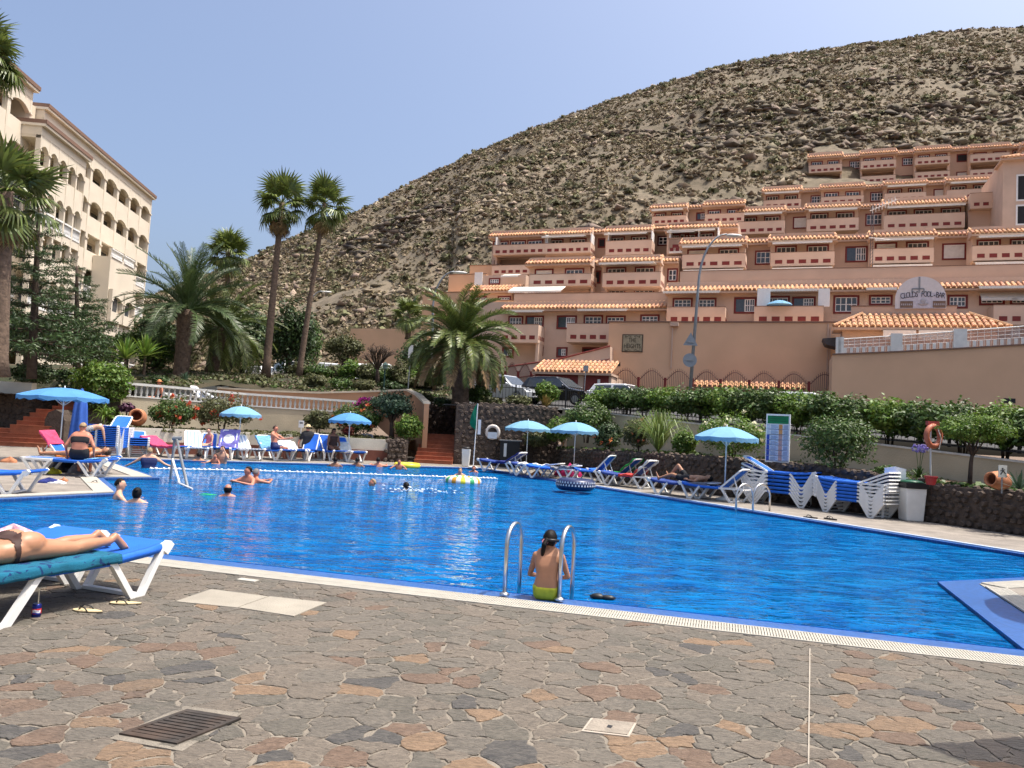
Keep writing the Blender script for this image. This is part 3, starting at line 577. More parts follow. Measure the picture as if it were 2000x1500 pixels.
# low ground cover on the beds: stuff
def cover(name, fn, n, size, mat, seed):
    r_ = random.Random(seed); P_ = []
    while len(P_) < n:
        q = fn(r_)
        if q is not None: P_.append(q)
    V, Q = tufts(np.array(P_), size, 12, seed, .7); return stuff(ob(name, npmesh(name, V, Q, mat)))
def gcov(r_):
    x = r_.uniform(-24, -3.3); y = lowY(x)+r_.uniform(.1, 1)**1.3*11
    return (x, y, zg(x, y)) if noise.noise(Vector((x*.5, y*.5, 0))) > -.15 else None
cover('garden_ground_cover', gcov, 1500, .26, LEAF[3], 41); cover('garden_grass', gcov, 1800, .16, LEAF[0], 42); cover('dry_ground_cover', gcov, 700, .22, SCR[1], 43)
def rcov(r_):
    t_ = r_.random()*4.999; i = int(t_); f_ = t_-i; a = V2(W[i]).lerp(V2(W[i+1]), f_); c = V2(CW[i]).lerp(V2(CW[i+1]), f_); p = a.lerp(c, r_.uniform(.08, .97)); z = Wz0[i]*(1-f_)+Wz0[i+1]*f_
    return (p.x, p.y, z-.02) if noise.noise(Vector((p.x, p.y, 3))) > .0 else None
cover('planter_ground_cover', rcov, 700, .17, LEAF[0], 44)
def lcov(r_):
    t_ = r_.random(); p = V2((-15.0, 28.8)).lerp(V2((-4.8, 33.4)), t_)+Vector((-.45, .9))*r_.uniform(0, 3.4); return (p.x, p.y, .84+.02*(p.y-30))
cover('far_planter_ground_cover', lcov, 700, .17, LEAF[3], 45)
# ================================================================ TERRACED COMPLEX ON THE HILLSIDE
A20 = R(20); FU = Vector((math.cos(A20), -math.sin(A20), 0)); FV = Vector((math.sin(A20), math.cos(A20), 0))
FM = Matrix(((FU.x, FV.x, 0, 0), (FU.y, FV.y, 0, 0), (0, 0, 1, 0), (0, 0, 0, 1)))   # local (x along, y inward, z up) -> world
def Lc(px, py, yl):
    d = Vector(ray(px, py)); c = Vector(CAM); t = (yl-FV.dot(c))/FV.dot(d); p = c+d*t; return FU.dot(p), p.z
def frame_thing(name, label, cat, group=None):
    t = thing(name, label, cat, (0, 0, 0), 0, group); t.matrix_world = FM; return t
def tile_roof(parent, x0, x1, y0, z0, y1, z1, pitch=.34, courses=2, name='roof', hip=0.):
    """barrel tiles from the eave (y0,z0) to the ridge (y1,z1)"""
    b = MB(); n = max(2, int(round((x1-x0)/pitch))); w_ = (x1-x0)/n; b.add([(x0, y0, z0-.04), (x1, y0, z0-.04), (x1-hip, y1, z1-.04), (x0+hip, y1, z1-.04)], [(0, 1, 2, 3)])
    L = math.hypot(y1-y0, z1-z0); ny, nz = -(z1-z0)/L, (y1-y0)/L; r_ = w_*.36
    for i in range(n):
        cx = x0+(i+.5)*w_; smax = 1.
        if hip: smax = min(1., (cx-x0)/hip, (x1-cx)/hip); smax = max(.12, smax)
        for c in range(courses):
            s0, s1 = c/courses, min((c+1.12)/courses, 1.0)
            if s0 >= smax: continue
            s1 = min(s1, smax); vs = []
            for s, rr in ((s0, r_*1.12), (s1, r_*.86)):
                yy, zz = y0+(y1-y0)*s, z0+(z1-z0)*s+.015*(s == s0)
                for q in range(5):
                    an = math.pi*q/4; vs.append((cx-math.cos(an)*rr, yy+ny*math.sin(an)*rr, zz+nz*math.sin(an)*rr))
            b.add(vs, [(q, q+1, 5+q+1, 5+q) for q in range(4)]+[(4, 3, 2, 1, 0)])
    if hip:
        for xa, xb in ((x0, x0+hip), (x1, x1-hip)): b.tube([(xa, y0, z0+.05), (xb, y1, z1+.08)], .12, 6)
    o = b.build(name, TILE, parent)
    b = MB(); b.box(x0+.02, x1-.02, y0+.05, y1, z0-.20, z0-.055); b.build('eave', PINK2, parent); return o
_win = {}
def window(parent, x, y, z, w_, h_, style=0, frame=REDT, fw=.15):
    """red-framed window facing -y, centred at x,z ; style 0 white glazing bars, 1 closed white shutter, 2 half open, 3 dark"""
    k = (round(w_, 1), round(h_, 1), style, frame.name)
    if k not in _win:
        w0, h0 = k[0], k[1]; b = MB(); f = fw
        for s in ((-w0/2, w0/2, h0/2-f, h0/2), (-w0/2, w0/2, -h0/2, -h0/2+f), (-w0/2, -w0/2+f, -h0/2+f, h0/2-f), (w0/2-f, w0/2, -h0/2+f, h0/2-f)): b.box(s[0], s[1], -.05, .02, s[2], s[3])
        fm = b.mesh('window', frame); iw, ih = w0/2-f, h0/2-f
        b = MB(); b.box(-iw, iw, .0, .015, -ih, ih); pm = b.mesh('pane', [CURT, WHTD, GLASS, DARK][style] if style else GLASS)
        b = MB(); nv = 4 if w0 > 1.2 else 2; t_ = .028
        if style in (0, 2):
            xa = -iw if style == 0 else 0
            for i in range(nv+1): xx = xa+(iw-xa)*i/nv; b.box(xx-t_*(1.6 if i in (0, nv, nv//2) else 1), xx+t_*(1.6 if i in (0, nv, nv//2) else 1), -.03, -.001, -ih, ih)
            for zz in (-ih+t_, 0, ih-t_): b.box(xa, iw, -.027, -.002, zz-t_, zz+t_)
        elif style == 1:
            for zz in (-ih+t_, ih-t_): b.box(-iw, iw, -.027, -.002, zz-t_, zz+t_)
        _win[k] = (fm, pm, b.mesh('glazing_bars', WHT) if b.f else None)
    fm, pm, gm = _win[k]; o = ob('window', fm, parent, (x, y, z)); ob('pane', pm, o)
    if gm: ob('glazing_bars', gm, o)
    return o
def pwin(parent, x0, x1, y0, y1, yl, style=0, frame=REDT):
    a, za = Lc(x0, y0, yl); c, zc = Lc(x1, y1, yl); return window(parent, (a+c)/2, yl-.003, (za+zc)/2, c-a, za-zc, style, frame)
def bx(parent, name, x0, x1, y0, y1, z0, z1, mat): b = MB(); b.box(x0, x1, y0, y1, z0, z1); return b.build(name, mat, parent)
def awning(parent, x0, x1, y, z, drop=.35, out=1.1, val=.16):
    b = MB(); n = 10
    b.add([(x0, y, z), (x1, y, z), (x1, y-out, z-drop), (x0, y-out, z-drop), (x0, y, z-.03), (x1, y, z-.03), (x1, y-out, z-drop-.03), (x0, y-out, z-drop-.03)], [(3, 2, 1, 0), (4, 5, 6, 7), (0, 1, 5, 4), (1, 2, 6, 5), (3, 0, 4, 7)])
    for i in range(n*2):
        xa, xb = x0+(x1-x0)*i/(n*2), x0+(x1-x0)*(i+1)/(n*2); b.add([(xa, y-out-.004, z-drop), (xb, y-out-.004, z-drop), (xb, y-out-.004, z-drop-val), ((xa+xb)/2, y-out-.004, z-drop-val*1.25), (xa, y-out-.004, z-drop-val)], [(0, 4, 3, 2, 1)])
    return b.build('awning', AWN, parent)
def parapet(parent, x0, x1, yf, yb, zt, zb, slots, side=1, zs=.45):
    b = MB(); th = .15; b.box(x0, x1, yf, yf+th, zb, zt); b.box(x0, x0+th, yf+th, yb, zb, zt); b.box(x1-th, x1, yf+th, yb, zb, zt); b.box(x0+th, x1-th, yf+th, yb, zb, zb+.18)
    o = b.build('balcony', PINK, parent); bx(o, 'cap', x0-.02, x1+.02, yf-.02, yf+th+.02, zt+.001, zt+.045, BROWNC)
    hh = (zt-zb); z0, z1 = zb+hh*.18, zb+hh*.18+min(.34, hh*.3)
    if slots:
        w_ = (x1-x0-.3)/slots
        for i in range(slots): xa = x0+.15+w_*(i+.22); bx(o, 'slot', xa, xa+w_*.62, yf-.012, yf+.03, z0, z1, REDT)
        if side:
            m = 4; ws = (yb-yf-.2)/m
            for i in range(m): ya = yf+.1+ws*(i+.2); bx(o, 'slot', x1-.03, x1+.012, ya, ya+ws*.6, z0, z1, REDT)
    return o
def bay(T, yl, x0, x1, yr0, yr1, yp0, yp1, slots, wins=2, aw=True, low=None, lowaw=False, bot=None, dep=1.9, screens=False, ov=.9, wstyle=0, gal=None):
    xa, zt = Lc(x0, yr0, yl); xb, _ = Lc(x1, yr0, yl); _, ze = Lc((x0+x1)/2, yr1, yl-ov); _, zr = Lc((x0+x1)/2, yr0, yl+.7)
    px0, zp = Lc(x0, yp0, yl-dep); px1, zq = Lc(x1, yp1, yl-dep); zp = Lc((x0+x1)/2, yp0, yl-dep)[1]; zq = Lc((x0+x1)/2, yp1, yl-dep)[1]
    zb = Lc((x0+x1)/2, bot, yl)[1] if bot else zq-2.6
    bx(T, 'wall', xa, xb, yl, yl+9, zb, zr-.1, PINK)
    tile_roof(T, xa-.25, xb+.25, yl-ov, ze, yl+.9, max(zr, ze+.45))
    parapet(T, px0, px1, yl-dep, yl-.002, zp, zq, slots)
    # flanking piers under and beside the balcony
    for s, xx in ((0, px0), (1, px1-.22)):
        bx(T, 'pier', xx+.01, xx+.21, yl-dep*.55, yl-.004, zb, zq-.002, PINK)
        if screens: bx(T, 'screen', xx+.02, xx+.12, yl-1.3, yl-.004, zp+.05, ze-.22, WHT)
    hw = min(1.35, ze-zp-.1); ww = min(1.9, (xb-xa)*.36); zc = (ze-.32) - 1.3/2-.08
    for i in range(wins):
        xc = xa+(xb-xa)*((i+.5)/wins if wins > 1 else .5); window(T, xc, yl-.003, zc, round(ww, 1), 1.35, wstyle if i % 2 == 0 else 0)
    if aw: awning(T, xa+.2, xb-.2, yl-.35, ze-.24, .16, 1.25 if aw is True else aw)
    if low:
        zl = Lc((x0+x1)/2, low, yl)[1]
        for i in range(2): xc = xa+(xb-xa)*(i+.5)/2; window(T, xc, yl-.003, zl, round(ww, 1), 1.35, 0)
    if lowaw: awning(T, px0+.15, px1-.15, yl-dep+.5, zq-.03, .22, .9)
    if gal:   # open gallery with a second parapet under the balcony
        z1 = Lc((x0+x1)/2, gal[0], yl-dep)[1]; z2 = Lc((x0+x1)/2, gal[1], yl-dep)[1]; bx(T, 'gallery_shade_panel', xa+.3, xb-.3, yl-.012, yl-.001, z1, zq-.1, M_GAL); parapet(T, px0, px1, yl-dep+.003, yl-.006, z1, z2, slots)  # thin darker panel paints the gallery's shade onto the flat wall
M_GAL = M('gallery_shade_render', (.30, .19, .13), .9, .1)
def recess(T, yl, x0, x1, yr0, yr1, bot, wl, back=2.4, roof=True):
    """set-back wall between two bays; wl: windows (x0,x1,y0,y1,style)"""
    y2 = yl+back; xa, zt = Lc(x0-3, yr1, y2); xb, _ = Lc(x1+3, yr1, y2); zb = Lc((x0+x1)/2, bot, y2)[1]; _, zr = Lc((x0+x1)/2, yr0, y2+.5); _, ze = Lc((x0+x1)/2, yr1, y2-.7)
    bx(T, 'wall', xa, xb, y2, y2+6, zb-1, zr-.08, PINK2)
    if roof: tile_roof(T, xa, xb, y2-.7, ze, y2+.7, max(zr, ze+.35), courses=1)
    for q in wl: pwin(T, q[0], q[1], q[2], q[3], y2, q[4] if len(q) > 4 else 0)
Z6 = lambda x, y: (1250+x/2.667, 280+y/2.667)
def B6(T, yl, x0, x1, r0, r1, p0, p1, slots, **k):
    for key in ('low', 'bot'):
        if k.get(key): k[key] = 280+k[key]/2.667
    if k.get('gal'): k['gal'] = tuple(280+g/2.667 for g in k['gal'])
    bay(T, yl, 1250+x0/2.667, 1250+x1/2.667, 280+r0/2.667, 280+r1/2.667, 280+p0/2.667, 280+p1/2.667, slots, **k)
def R6(T, yl, x0, x1, r0, r1, bot, wl, **k):
    recess(T, yl, 1250+x0/2.667, 1250+x1/2.667, 280+r0/2.667, 280+r1/2.667, 280+bot/2.667, [(1250+q[0]/2.667, 1250+q[1]/2.667, 280+q[2]/2.667, 280+q[3]/2.667)+tuple(q[4:]) for q in wl], **k)
Y1, Y2, Y3, Y4, Y5 = 62.4, 74, 90, 106, 124
def tierth(label): return frame_thing('terraced_apartment_block', label, 'apartment block', 'stepped rows of the pink hillside complex')
T = tierth('topmost row of pink terraced apartments highest up the hillside, with pairs of stacked balconies')
for q in ((880, 1052, 50, 68, 110, 150), (1152, 1333, 32, 50, 88, 130), (1435, 1615, 14, 33, 70, 108), (1722, 1925, 2, 20, 52, 95), (1990, 2140, -10, 6, 38, 80)): B6(T, Y5, *q, 5, aw=False, gal=(q[5]+38, q[5]+72), dep=1.7)
for q, wl in (((1050, 1152, 55, 70, 235), [(1090, 1148, 92, 132), (1085, 1145, 184, 225)]), ((1333, 1435, 35, 50, 210), [(1365, 1425, 75, 115), (1362, 1425, 168, 205)]), ((1615, 1722, 17, 30, 190), [(1650, 1712, 57, 95, 3), (1648, 1710, 150, 190, 1)]), ((1925, 1990, 4, 16, 160), [(1940, 1985, 35, 70)])): R6(T, Y5, *q, wl)
T = tierth('second row of pink terraced apartments from the top of the hillside complex')
for q, a in (((645, 838, 225, 245, 293, 335), True), ((945, 1165, 208, 226, 275, 312), False), ((1275, 1490, 190, 208, 257, 300), True), ((1600, 1838, 170, 190, 238, 290), True)): B6(T, Y4, *q, 5, aw=a, bot=400)
for q, wl in (((838, 945, 232, 243, 360), [(888, 955, 272, 315)]), ((1165, 1275, 213, 226, 340), [(1200, 1272, 255, 302)]), ((1490, 1600, 193, 207, 320), [(1528, 1602, 238, 280, 1)]), ((1838, 1960, 172, 187, 330), [(1870, 1925, 220, 270)])): R6(T, Y4, *q, wl)
T = tierth('third row from the top, with two small blocks stepping down at its left end')
for q, a in (((65, 240, 316, 332, 378, 420), True), ((340, 540, 297, 316, 365, 412), False), ((510, 752, 330, 352, 405, 470), True), ((870, 1138, 309, 331, 390, 455), True), ((1272, 1692, 281, 312, 367, 445), True)): B6(T, Y3, *q, 7 if q[0] == 1272 else 5, aw=a, bot=520, wins=3 if q[0] == 1272 else 2)
for q, wl in (((235, 342, 320, 332, 440), [(292, 345, 360, 402, 2)]), ((752, 870, 335, 349, 500), [(797, 882, 385, 442, 1)]), ((1138, 1272, 314, 329, 480), [(1175, 1264, 368, 427)])): R6(T, Y3, *q, wl)
x_, z_ = Lc(1250+1700/2.667, 280+290/2.667, Y3); x2_, z2_ = Lc(1250+1905/2.667, 280+345/2.667, Y3); bx(T, 'wall', x_, x2_, Y3-1, Y3+6, z2_-7, z_, PINK2); parapet(T, x_, x2_, Y3-1.9, Y3-1.002, z_, z2_-.3, 4, 0)
T = tierth('left row of pink apartments with an open gallery of piers below its long balcony')
YL3 = 80
Z5 = lambda x, y: (680+x/3.125, 420+y/3.125)
def B5(T, yl, x0, x1, r0, r1, p0, p1, slots, **k):
    for key in ('low', 'bot'):
        if k.get(key): k[key] = 420+k[key]/3.125
    if k.get('gal'): k['gal'] = tuple(420+g/3.125 for g in k['gal'])
    bay(T, yl, *[680+v/3.125 for v in (x0, x1)], *[420+v/3.125 for v in (r0, r1, p0, p1)], slots, **k)
def R5(T, yl, x0, x1, r0, r1, bot, wl, **k):
    recess(T, yl, 680+x0/3.125, 680+x1/3.125, 420+r0/3.125, 420+r1/3.125, 420+bot/3.125, [(680+q[0]/3.125, 680+q[1]/3.125, 420+q[2]/3.125, 420+q[3]/3.125)+tuple(q[4:]) for q in wl], **k)
B5(T, YL3, 885, 1200, 96, 122, 180, 240, 7, aw=False, gal=(305, 362), screens=True, bot=480, wins=3); B5(T, YL3, 1200, 1478, 84, 112, 170, 232, 6, aw=True, screens=True, bot=480)
B5(T, YL3, 1575, 1850, 66, 95, 155, 240, 5, aw=True, screens=True, bot=470); B5(T, YL3, 1950, 2140, 56, 82, 145, 235, 5, aw=True, screens=True, bot=460)
R5(T, YL3, 1478, 1575, 84, 104, 420, [(1525, 1572, 142, 200, 3)]); R5(T, YL3, 1850, 1950, 66, 84, 400, [(1890, 1955, 128, 188)])
B6(T, YL3, 150, 408, 412, 437, 490, 552, 4, aw=True, bot=640, lowaw=True, screens=True); R6(T, YL3, 58, 150, 428, 446, 600, [(93, 147, 482, 534)]); R6(T, YL3, 408, 505, 415, 432, 580, [])
T = tierth('middle row of pink apartments with open cream awnings')
B5(T, Y2-4, 1110, 1480, 260, 292, 360, 432, 5, aw=False, bot=560, dep=2.2, wstyle=1); awning(T, Lc(680+1000/3.125, 560, Y2-7)[0], Lc(680+1320/3.125, 560, Y2-7)[0], Y2-6.5, Lc(1040, 420+438/3.125, Y2-6.5)[1], .65, 1.5)
B5(T, Y2-4, 1555, 1905, 248, 280, 350, 436, 5, aw=1.9, bot=560, dep=2.2, low=486)
R5(T, Y2-4, 1460, 1560, 268, 294, 560, [(1490, 1540, 340, 418, 3)]); R5(T, Y2-4, 1905, 2010, 255, 280, 560, [(1950, 2010, 325, 410)])
B6(T, Y2, -60, 100, 585, 612, 678, 760, 4, aw=True, bot=860); R6(T, Y2, 100, 220, 590, 612, 830, [(150, 216, 653, 722)])
B6(T, Y2, 222, 548, 489, 517, 576, 648, 5, aw=True, low=697, lowaw=True, bot=770, dep=2.3, wstyle=1); B6(T, Y2, 682, 1012, 470, 498, 566, 637, 5, aw=True, low=686, lowaw=True, bot=760, dep=2.3); B6(T, Y2, 1203, 1530, 450, 480, 546, 622, 5, aw=True, low=677, lowaw=True, bot=750, dep=2.3, wstyle=1); B6(T, Y2, 1732, 2080, 434, 463, 530, 607, 5, aw=True, low=664, lowaw=True, bot=740, dep=2.3)
R6(T, Y2, 548, 682, 494, 515, 770, [(600, 706, 559, 632)]); R6(T, Y2, 1012, 1203, 474, 497, 760, [(1070, 1184, 539, 617, 2)]); R6(T, Y2, 1530, 1732, 454, 478, 750, [(1574, 1698, 522, 606, 1)])
# lowest row, right wing
T = tierth('lowest row of pink apartments with the longest tiled roof, behind the pool bar sign')
xa, _ = Lc(1303, 600, Y1); xb, _ = Lc(2140, 600, Y1); ze = Lc(1650, 280+757/2.667, Y1-.8)[1]; zr = Lc(1650, 280+716/2.667, Y1+.9)[1]; zb = Lc(1650, 690, Y1)[1]
bx(T, 'wall', xa, xb, Y1, Y1+9.5, zb, zr-.1, PINK); tile_roof(T, xa-.2, xb, Y1-.8, ze, Y1+.9, zr, courses=2)
bx(T, 'upper_parapet', xa+.8, xb, Y1+1.0, Y1+1.2, zr-.2, zr+1.0, PINK2); bx(T, 'parapet_cap', xa+.78, xb, Y1+.97, Y1+1.23, zr+1.001, zr+1.05, BROWNC)
pq = lambda x0, x1, y0, y1, st=0: pwin(T, 1250+x0/2.667, 1250+x1/2.667, 280+y0/2.667, 280+y1/2.667, Y1, st)
for q in ((172, 272, 806, 862), (298, 398, 806, 862), (490, 606, 803, 887, 2), (655, 778, 797, 860), (792, 915, 797, 860, 2), (1008, 1140, 793, 886), (1193, 1315, 790, 845), (1600, 1708, 788, 862), (1768, 1898, 792, 845), (1925, 2040, 792, 845)): pq(*q)
for x0, x1, p0, p1, n_ in ((140, 442, 853, 928, 5), (596, 955, 849, 926, 5), (1843, 2150, 842, 925, 4)):
    a, z1 = Lc(1250+x0/2.667, 280+p0/2.667, Y1-1.9); c, z2 = Lc(1250+x1/2.667, 280+p1/2.667, Y1-1.9); z1 = Lc(1250+(x0+x1)/5.334, 280+p0/2.667, Y1-1.9)[1]; parapet(T, a, c, Y1-1.9, Y1-.002, z1, z1-1.35, n_)
for x0, x1, y_ in ((140, 430, 776), (648, 928, 766), (1175, 1330, 760), (1748, 1905, 752), (1905, 2150, 750)): awning(T, Lc(1250+x0/2.667, 500, Y1)[0], Lc(1250+x1/2.667, 500, Y1)[0], Y1-.1, Lc(1250+(x0+x1)/5.334, 280+y_/2.667, Y1)[1], .12, 1.2)
for x0 in (1770, 1928): a = Lc(1250+x0/2.667, 500, Y1)[0]; awning(T, a, a+2.2, Y1-.1, Lc(1250+x0/2.667, 280+778/2.667, Y1)[1], .5, .6)
for x0 in (612, 930): a, z1 = Lc(1250+x0/2.667, 280+756/2.667, Y1-1.4); _, z2 = Lc(1250+x0/2.667, 280+850/2.667, Y1-1.4); bx(T, 'screen', a, a+.95 if x0 == 612 else a+.8, Y1-1.4, Y1-1.3, z2, z1, WHT)
# lowest row, left wing
T = tierth('lowest left wing of the pink complex, right behind the big date palm')
YW = 63.5; xa, _ = Lc(900, 620, YW); xb, _ = Lc(1302, 620, YW); ze = Lc(1140, 420+568/3.125, YW-.8)[1]; zr = Lc(1140, 420+531/3.125, YW+.9)[1]; zb = zst(10, 58)+.2
bx(T, 'wall', xa, xb, YW, YW+9.5, zb, zr-.1, PINK); xr, _ = Lc(983, 600, YW); tile_roof(T, xr, xb+.1, YW-.8, ze, YW+.9, zr, courses=2)
bx(T, 'upper_parapet', xr+.6, xb, YW+1.0, YW+1.2, zr-.2, zr+.8, PINK2); bx(T, 'parapet_cap', xr+.58, xb, YW+.97, YW+1.23, zr+.801, zr+.85, BROWNC)
pq = lambda x0, x1, y0, y1, st=0: pwin(T, 680+x0/3.125, 680+x1/3.125, 420+y0/3.125, 420+y1/3.125, YW, st)
for q in ((980, 1066, 616, 690), (1085, 1192, 614, 690, 2), (1276, 1392, 612, 698, 2), (1438, 1555, 612, 680), (1574, 1692, 612, 680), (1782, 1900, 608, 672), (940, 1010, 808, 870, 2), (1160, 1190, 805, 860, 3), (1272, 1338, 806, 870, 2), (1430, 1530, 806, 850, 3)): pq(*q)
for x0, x1, p0, n_ in ((925, 1162, 668, 4), (1336, 1598, 663, 4)):
    a, z1 = Lc(680+x0/3.125, 420+p0/3.125, YW-1.9); c, _ = Lc(680+x1/3.125, 420+p0/3.125, YW-1.9); parapet(T, a, c, YW-1.9, YW-.002, z1, z1-1.55, n_); bx(T, 'pier', c-.25, c-.02, YW-1.6, YW-.3, zb, z1-1.552, PINK)
for x0, x1, y_ in ((1000, 1215, 586), (1424, 1722, 578)): awning(T, Lc(680+x0/3.125, 600, YW)[0], Lc(680+x1/3.125, 600, YW)[0], YW-.1, Lc(680+x0/3.125, 420+y_/3.125, YW)[1], .14, 1.2)
# stepped walls and small tiled house at the far left end
T = tierth('stepped left end of the complex with a short tiled roof and bare retaining walls')
ye = 70
def pbox(name, x0, x1, y0, y1, yl, dep, mat, cap=True):
    a, z1 = Lc(x0, y0, yl); c, _ = Lc(x1, y0, yl); _, z0 = Lc((x0+x1)/2, y1, yl); z1 = Lc((x0+x1)/2, y0, yl)[1]; o = bx(T, name, a, c, yl, yl+dep, z0, z1, mat)
    if cap: bx(o, 'cap', a-.05, c+.05, yl-.05, yl+.3, z1+.001, z1+.06, BROWNC)
pbox('retaining_wall', 877, 950, 536, 600, 76, 6, PINKW); pbox('retaining_wall', 918, 980, 518, 560, 79, 6, PINKW); pbox('retaining_wall', 826, 916, 571, 650, 73, 3, PINKW); pbox('wall', 914, 1000, 568, 612, ye, 7, PINK, False)
a, ze = Lc(914, 568, ye-.6); c, _ = Lc(1016, 568, ye-.6); tile_roof(T, a, c, ye-.6, ze, ye+.8, Lc(960, 558, ye+.8)[1]); pwin(T, 926, 951, 579, 592, ye); pwin(T, 972, 998, 578, 592, ye); pbox('retaining_wall', 905, 1010, 587, 640, 67, 2.5, PINKW)
a, z1 = Lc(928, 534, 75.5); bx(T, 'screen', a, a+.9, 75.4, 75.5, z1-1.5, z1+.1, WHT); awning(T, Lc(985, 540, 75)[0], Lc(1018, 540, 75)[0], 75, Lc(1000, 536, 75)[1], .3, 1); pwin(T, 955, 977, 543, 556, 75.5)
bx(T, 'wall', Lc(945, 540, 76)[0], Lc(1030, 540, 76)[0], 76-.45, 80, Lc(980, 575, 75.5)[1], Lc(980, 537, 75.5)[1], PINK)
# tower at the right end
T = frame_thing('stair_tower', 'tall plain pink tower with two dark windows at the right edge', 'tower'); yt = 84
a, z1 = Lc(1250+1893/2.667, 280+82/2.667, yt); bx(T, 'wall', a, a+7, yt, yt+9, z1-22, z1, PINK); tile_roof(T, a-.3, a+7.3, yt-.6, z1-.05, yt+2.5, z1+1.15, hip=2.2)
pwin(T, 1250+1960/2.667, 1250+2060/2.667, 280+163/2.667, 280+298/2.667, yt, 3, WHT); pwin(T, 1250+1958/2.667, 1250+2058/2.667, 280+320/2.667, 280+425/2.667, yt, 3, WHT)
# big blank wall with the house sign
YH = 58.5
T = frame_thing('street_wall', 'big blank rose wall carrying the square house sign', 'wall'); xa, zt = Lc(1190, 630, YH); xb, z2 = Lc(1641, 634, YH); zt = Lc(1400, 630, YH)[1]
bx(T, 'wall_face', xa, xb, YH, YH+3.2, zst(20, 53)-.5, zt, PINKW); bx(T, 'cap', xa-.05, xb+.05, YH-.06, YH+.3, zt+.001, zt+.1, BROWNC)
for px, y0, y1 in ((1314, 640, 720), (1618, 632, 760), (1622, 640, 755)): x, z1 = Lc(px, y0, YH); z0 = Lc(px, y1, YH)[1]; bx(T, 'downpipe', x-.05, x+.05, YH-.1, YH-.012, z0, z1, PINK2)
x, z = Lc(1318, 634, YH); bx(T, 'lamp', x-.3, x+.3, YH-.3, YH-.012, z-.15, z+.15, PINK2); x, z = Lc(1203, 711, YH); bx(T, 'vent', x-.35, x+.35, YH-.03, YH-.011, z-.16, z+.16, DARK)
sg = frame_thing('house_sign', 'square stone plaque lettered THE HEIGHTS on the blank rose wall', 'sign'); a, z1 = Lc(1216, 653, YH); c, z0 = Lc(1255, 688, YH); cx, cz = (a+c)/2, (z0+z1)/2
bx(sg, 'border', a, c, YH-.05, YH-.012, z0, z1, M('sign_border', (.06, .04, .025), .7)); bx(sg, 'plaque', a+.07, c-.07, YH-.065, YH-.051, z0+.07, z1-.07, M('sign_stone', (.30, .26, .17), .8, .2, 4))
b = MB()
for s in (-1, 1):
    for zz in (cz+.52, cz-.56): b.tube([(cx+s*.12, YH-.07, zz), (cx+s*.3, YH-.07, zz+.05), (cx+s*.45, YH-.07, zz-.03), (cx+s*.58, YH-.07, zz+.06), (cx+s*.5, YH-.07, zz-.1)], .018, 4)
b.build('ornament', M('sign_scroll', (.05, .035, .02), .7), sg)
for s_, dz in (('THE', .22), ('HEIGHTS', -.24)):
    me = text_mesh(s_, .42, .004); me.materials.append(M('sign_letters', (.03, .022, .015), .7)); o = ob('lettering', me, sg); o.matrix_local = Matrix.Translation((cx, YH-.074, cz+dz)) @ Matrix.Rotation(R(90), 4, 'X') @ Matrix.Diagonal((.78, 1.2, 1, 1))
# sloping street wall at right with white mesh railing on top
YR = 50
T = frame_thing('street_wall', 'lower rose wall sloping up towards the right edge below the white railing', 'wall')
pts = [(1626, 693), (1750, 688), (1880, 681), (2000, 674), (2160, 666)]; q = [Lc(*p, YR) for p in pts]; zb = zst(25, 42)-.8
b = MB()
for (x0, z0), (x1, z1) in zip(q[:-1], q[1:]): b.add([(x0, YR, zb), (x1, YR, zb), (x1, YR, z1), (x0, YR, z0), (x0, YR+4, zb), (x1, YR+4, zb), (x1, YR+4, z1), (x0, YR+4, z0)], [(0, 1, 2, 3), (3, 2, 6, 7), (4, 7, 6, 5)])
x0, z0 = q[0]; b.add([(x0, YR, zb), (x0, YR+4, zb), (x0, YR+4, z0), (x0, YR, z0)], [(3, 2, 1, 0)][::-1]); b.build('wall_face', PINKW, T)
b = MB()
for (x0, z0), (x1, z1) in zip(q[:-1], q[1:]): b.bar([(x0, YR-.02, z0+.03), (x1, YR-.02, z1+.03)], .1, .08, (0, 1, 0))
b.build('cap', BROWNC, T)
for px, py in ((1720, 783), (1940, 793), (1960, 785)): pass
x, z = Lc(1971, 783, YR); bx(T, 'vent', x-.3, x+.3, YR-.03, YR-.01, z-.12, z+.14, DARK)
rl = frame_thing('railing', 'white mesh railing with broad posts on top of the sloping rose wall', 'railing')
def zl(x): return float(np.interp(x, [p[0] for p in q], [p[1] for p in q]))
def ztop(px): return Lc(px, float(np.interp(px, [1635, 1760, 2000, 2160], [663, 655, 637, 626])), YR+.15)[1]
for px, w_ in ((1638, .3), (1643, .3), (1751, .62), (1875, .68), (2030, .68)):
    x, _ = Lc(px, 660, YR+.15); b = MB(); b.box(x-w_/2, x+w_/2, YR+.02, YR+.3, zl(x)+.07, ztop(px)+.12); b.build('post', WHTD, rl)
xs0, xs1 = Lc(1645, 660, YR+.15)[0], Lc(2160, 640, YR+.15)[0]; N_ = 44
pp_ = [(xs0+(xs1-xs0)*i/N_) for i in range(N_+1)]; tp = lambda x: float(np.interp(x, [Lc(p, 650, YR+.15)[0] for p in (1638, 1760, 2000, 2160)], [ztop(p) for p in (1638, 1760, 2000, 2160)]))
b = MB(); b.tube([(x, YR+.15, tp(x)) for x in pp_], .035, 6); b.build('top_rail', WHT, rl)
b = MB()
for f_ in (.42, .62, .82): b.tube([(x, YR+.15, zl(x)+(tp(x)-zl(x))*f_) for x in pp_], .012, 4)
for x in np.arange(xs0, xs1, .34): b.tube([(x, YR+.15, zl(x)+.1), (x, YR+.15, tp(x))], .010, 4)
b.build('mesh_bars', WHT, rl)
b = MB()
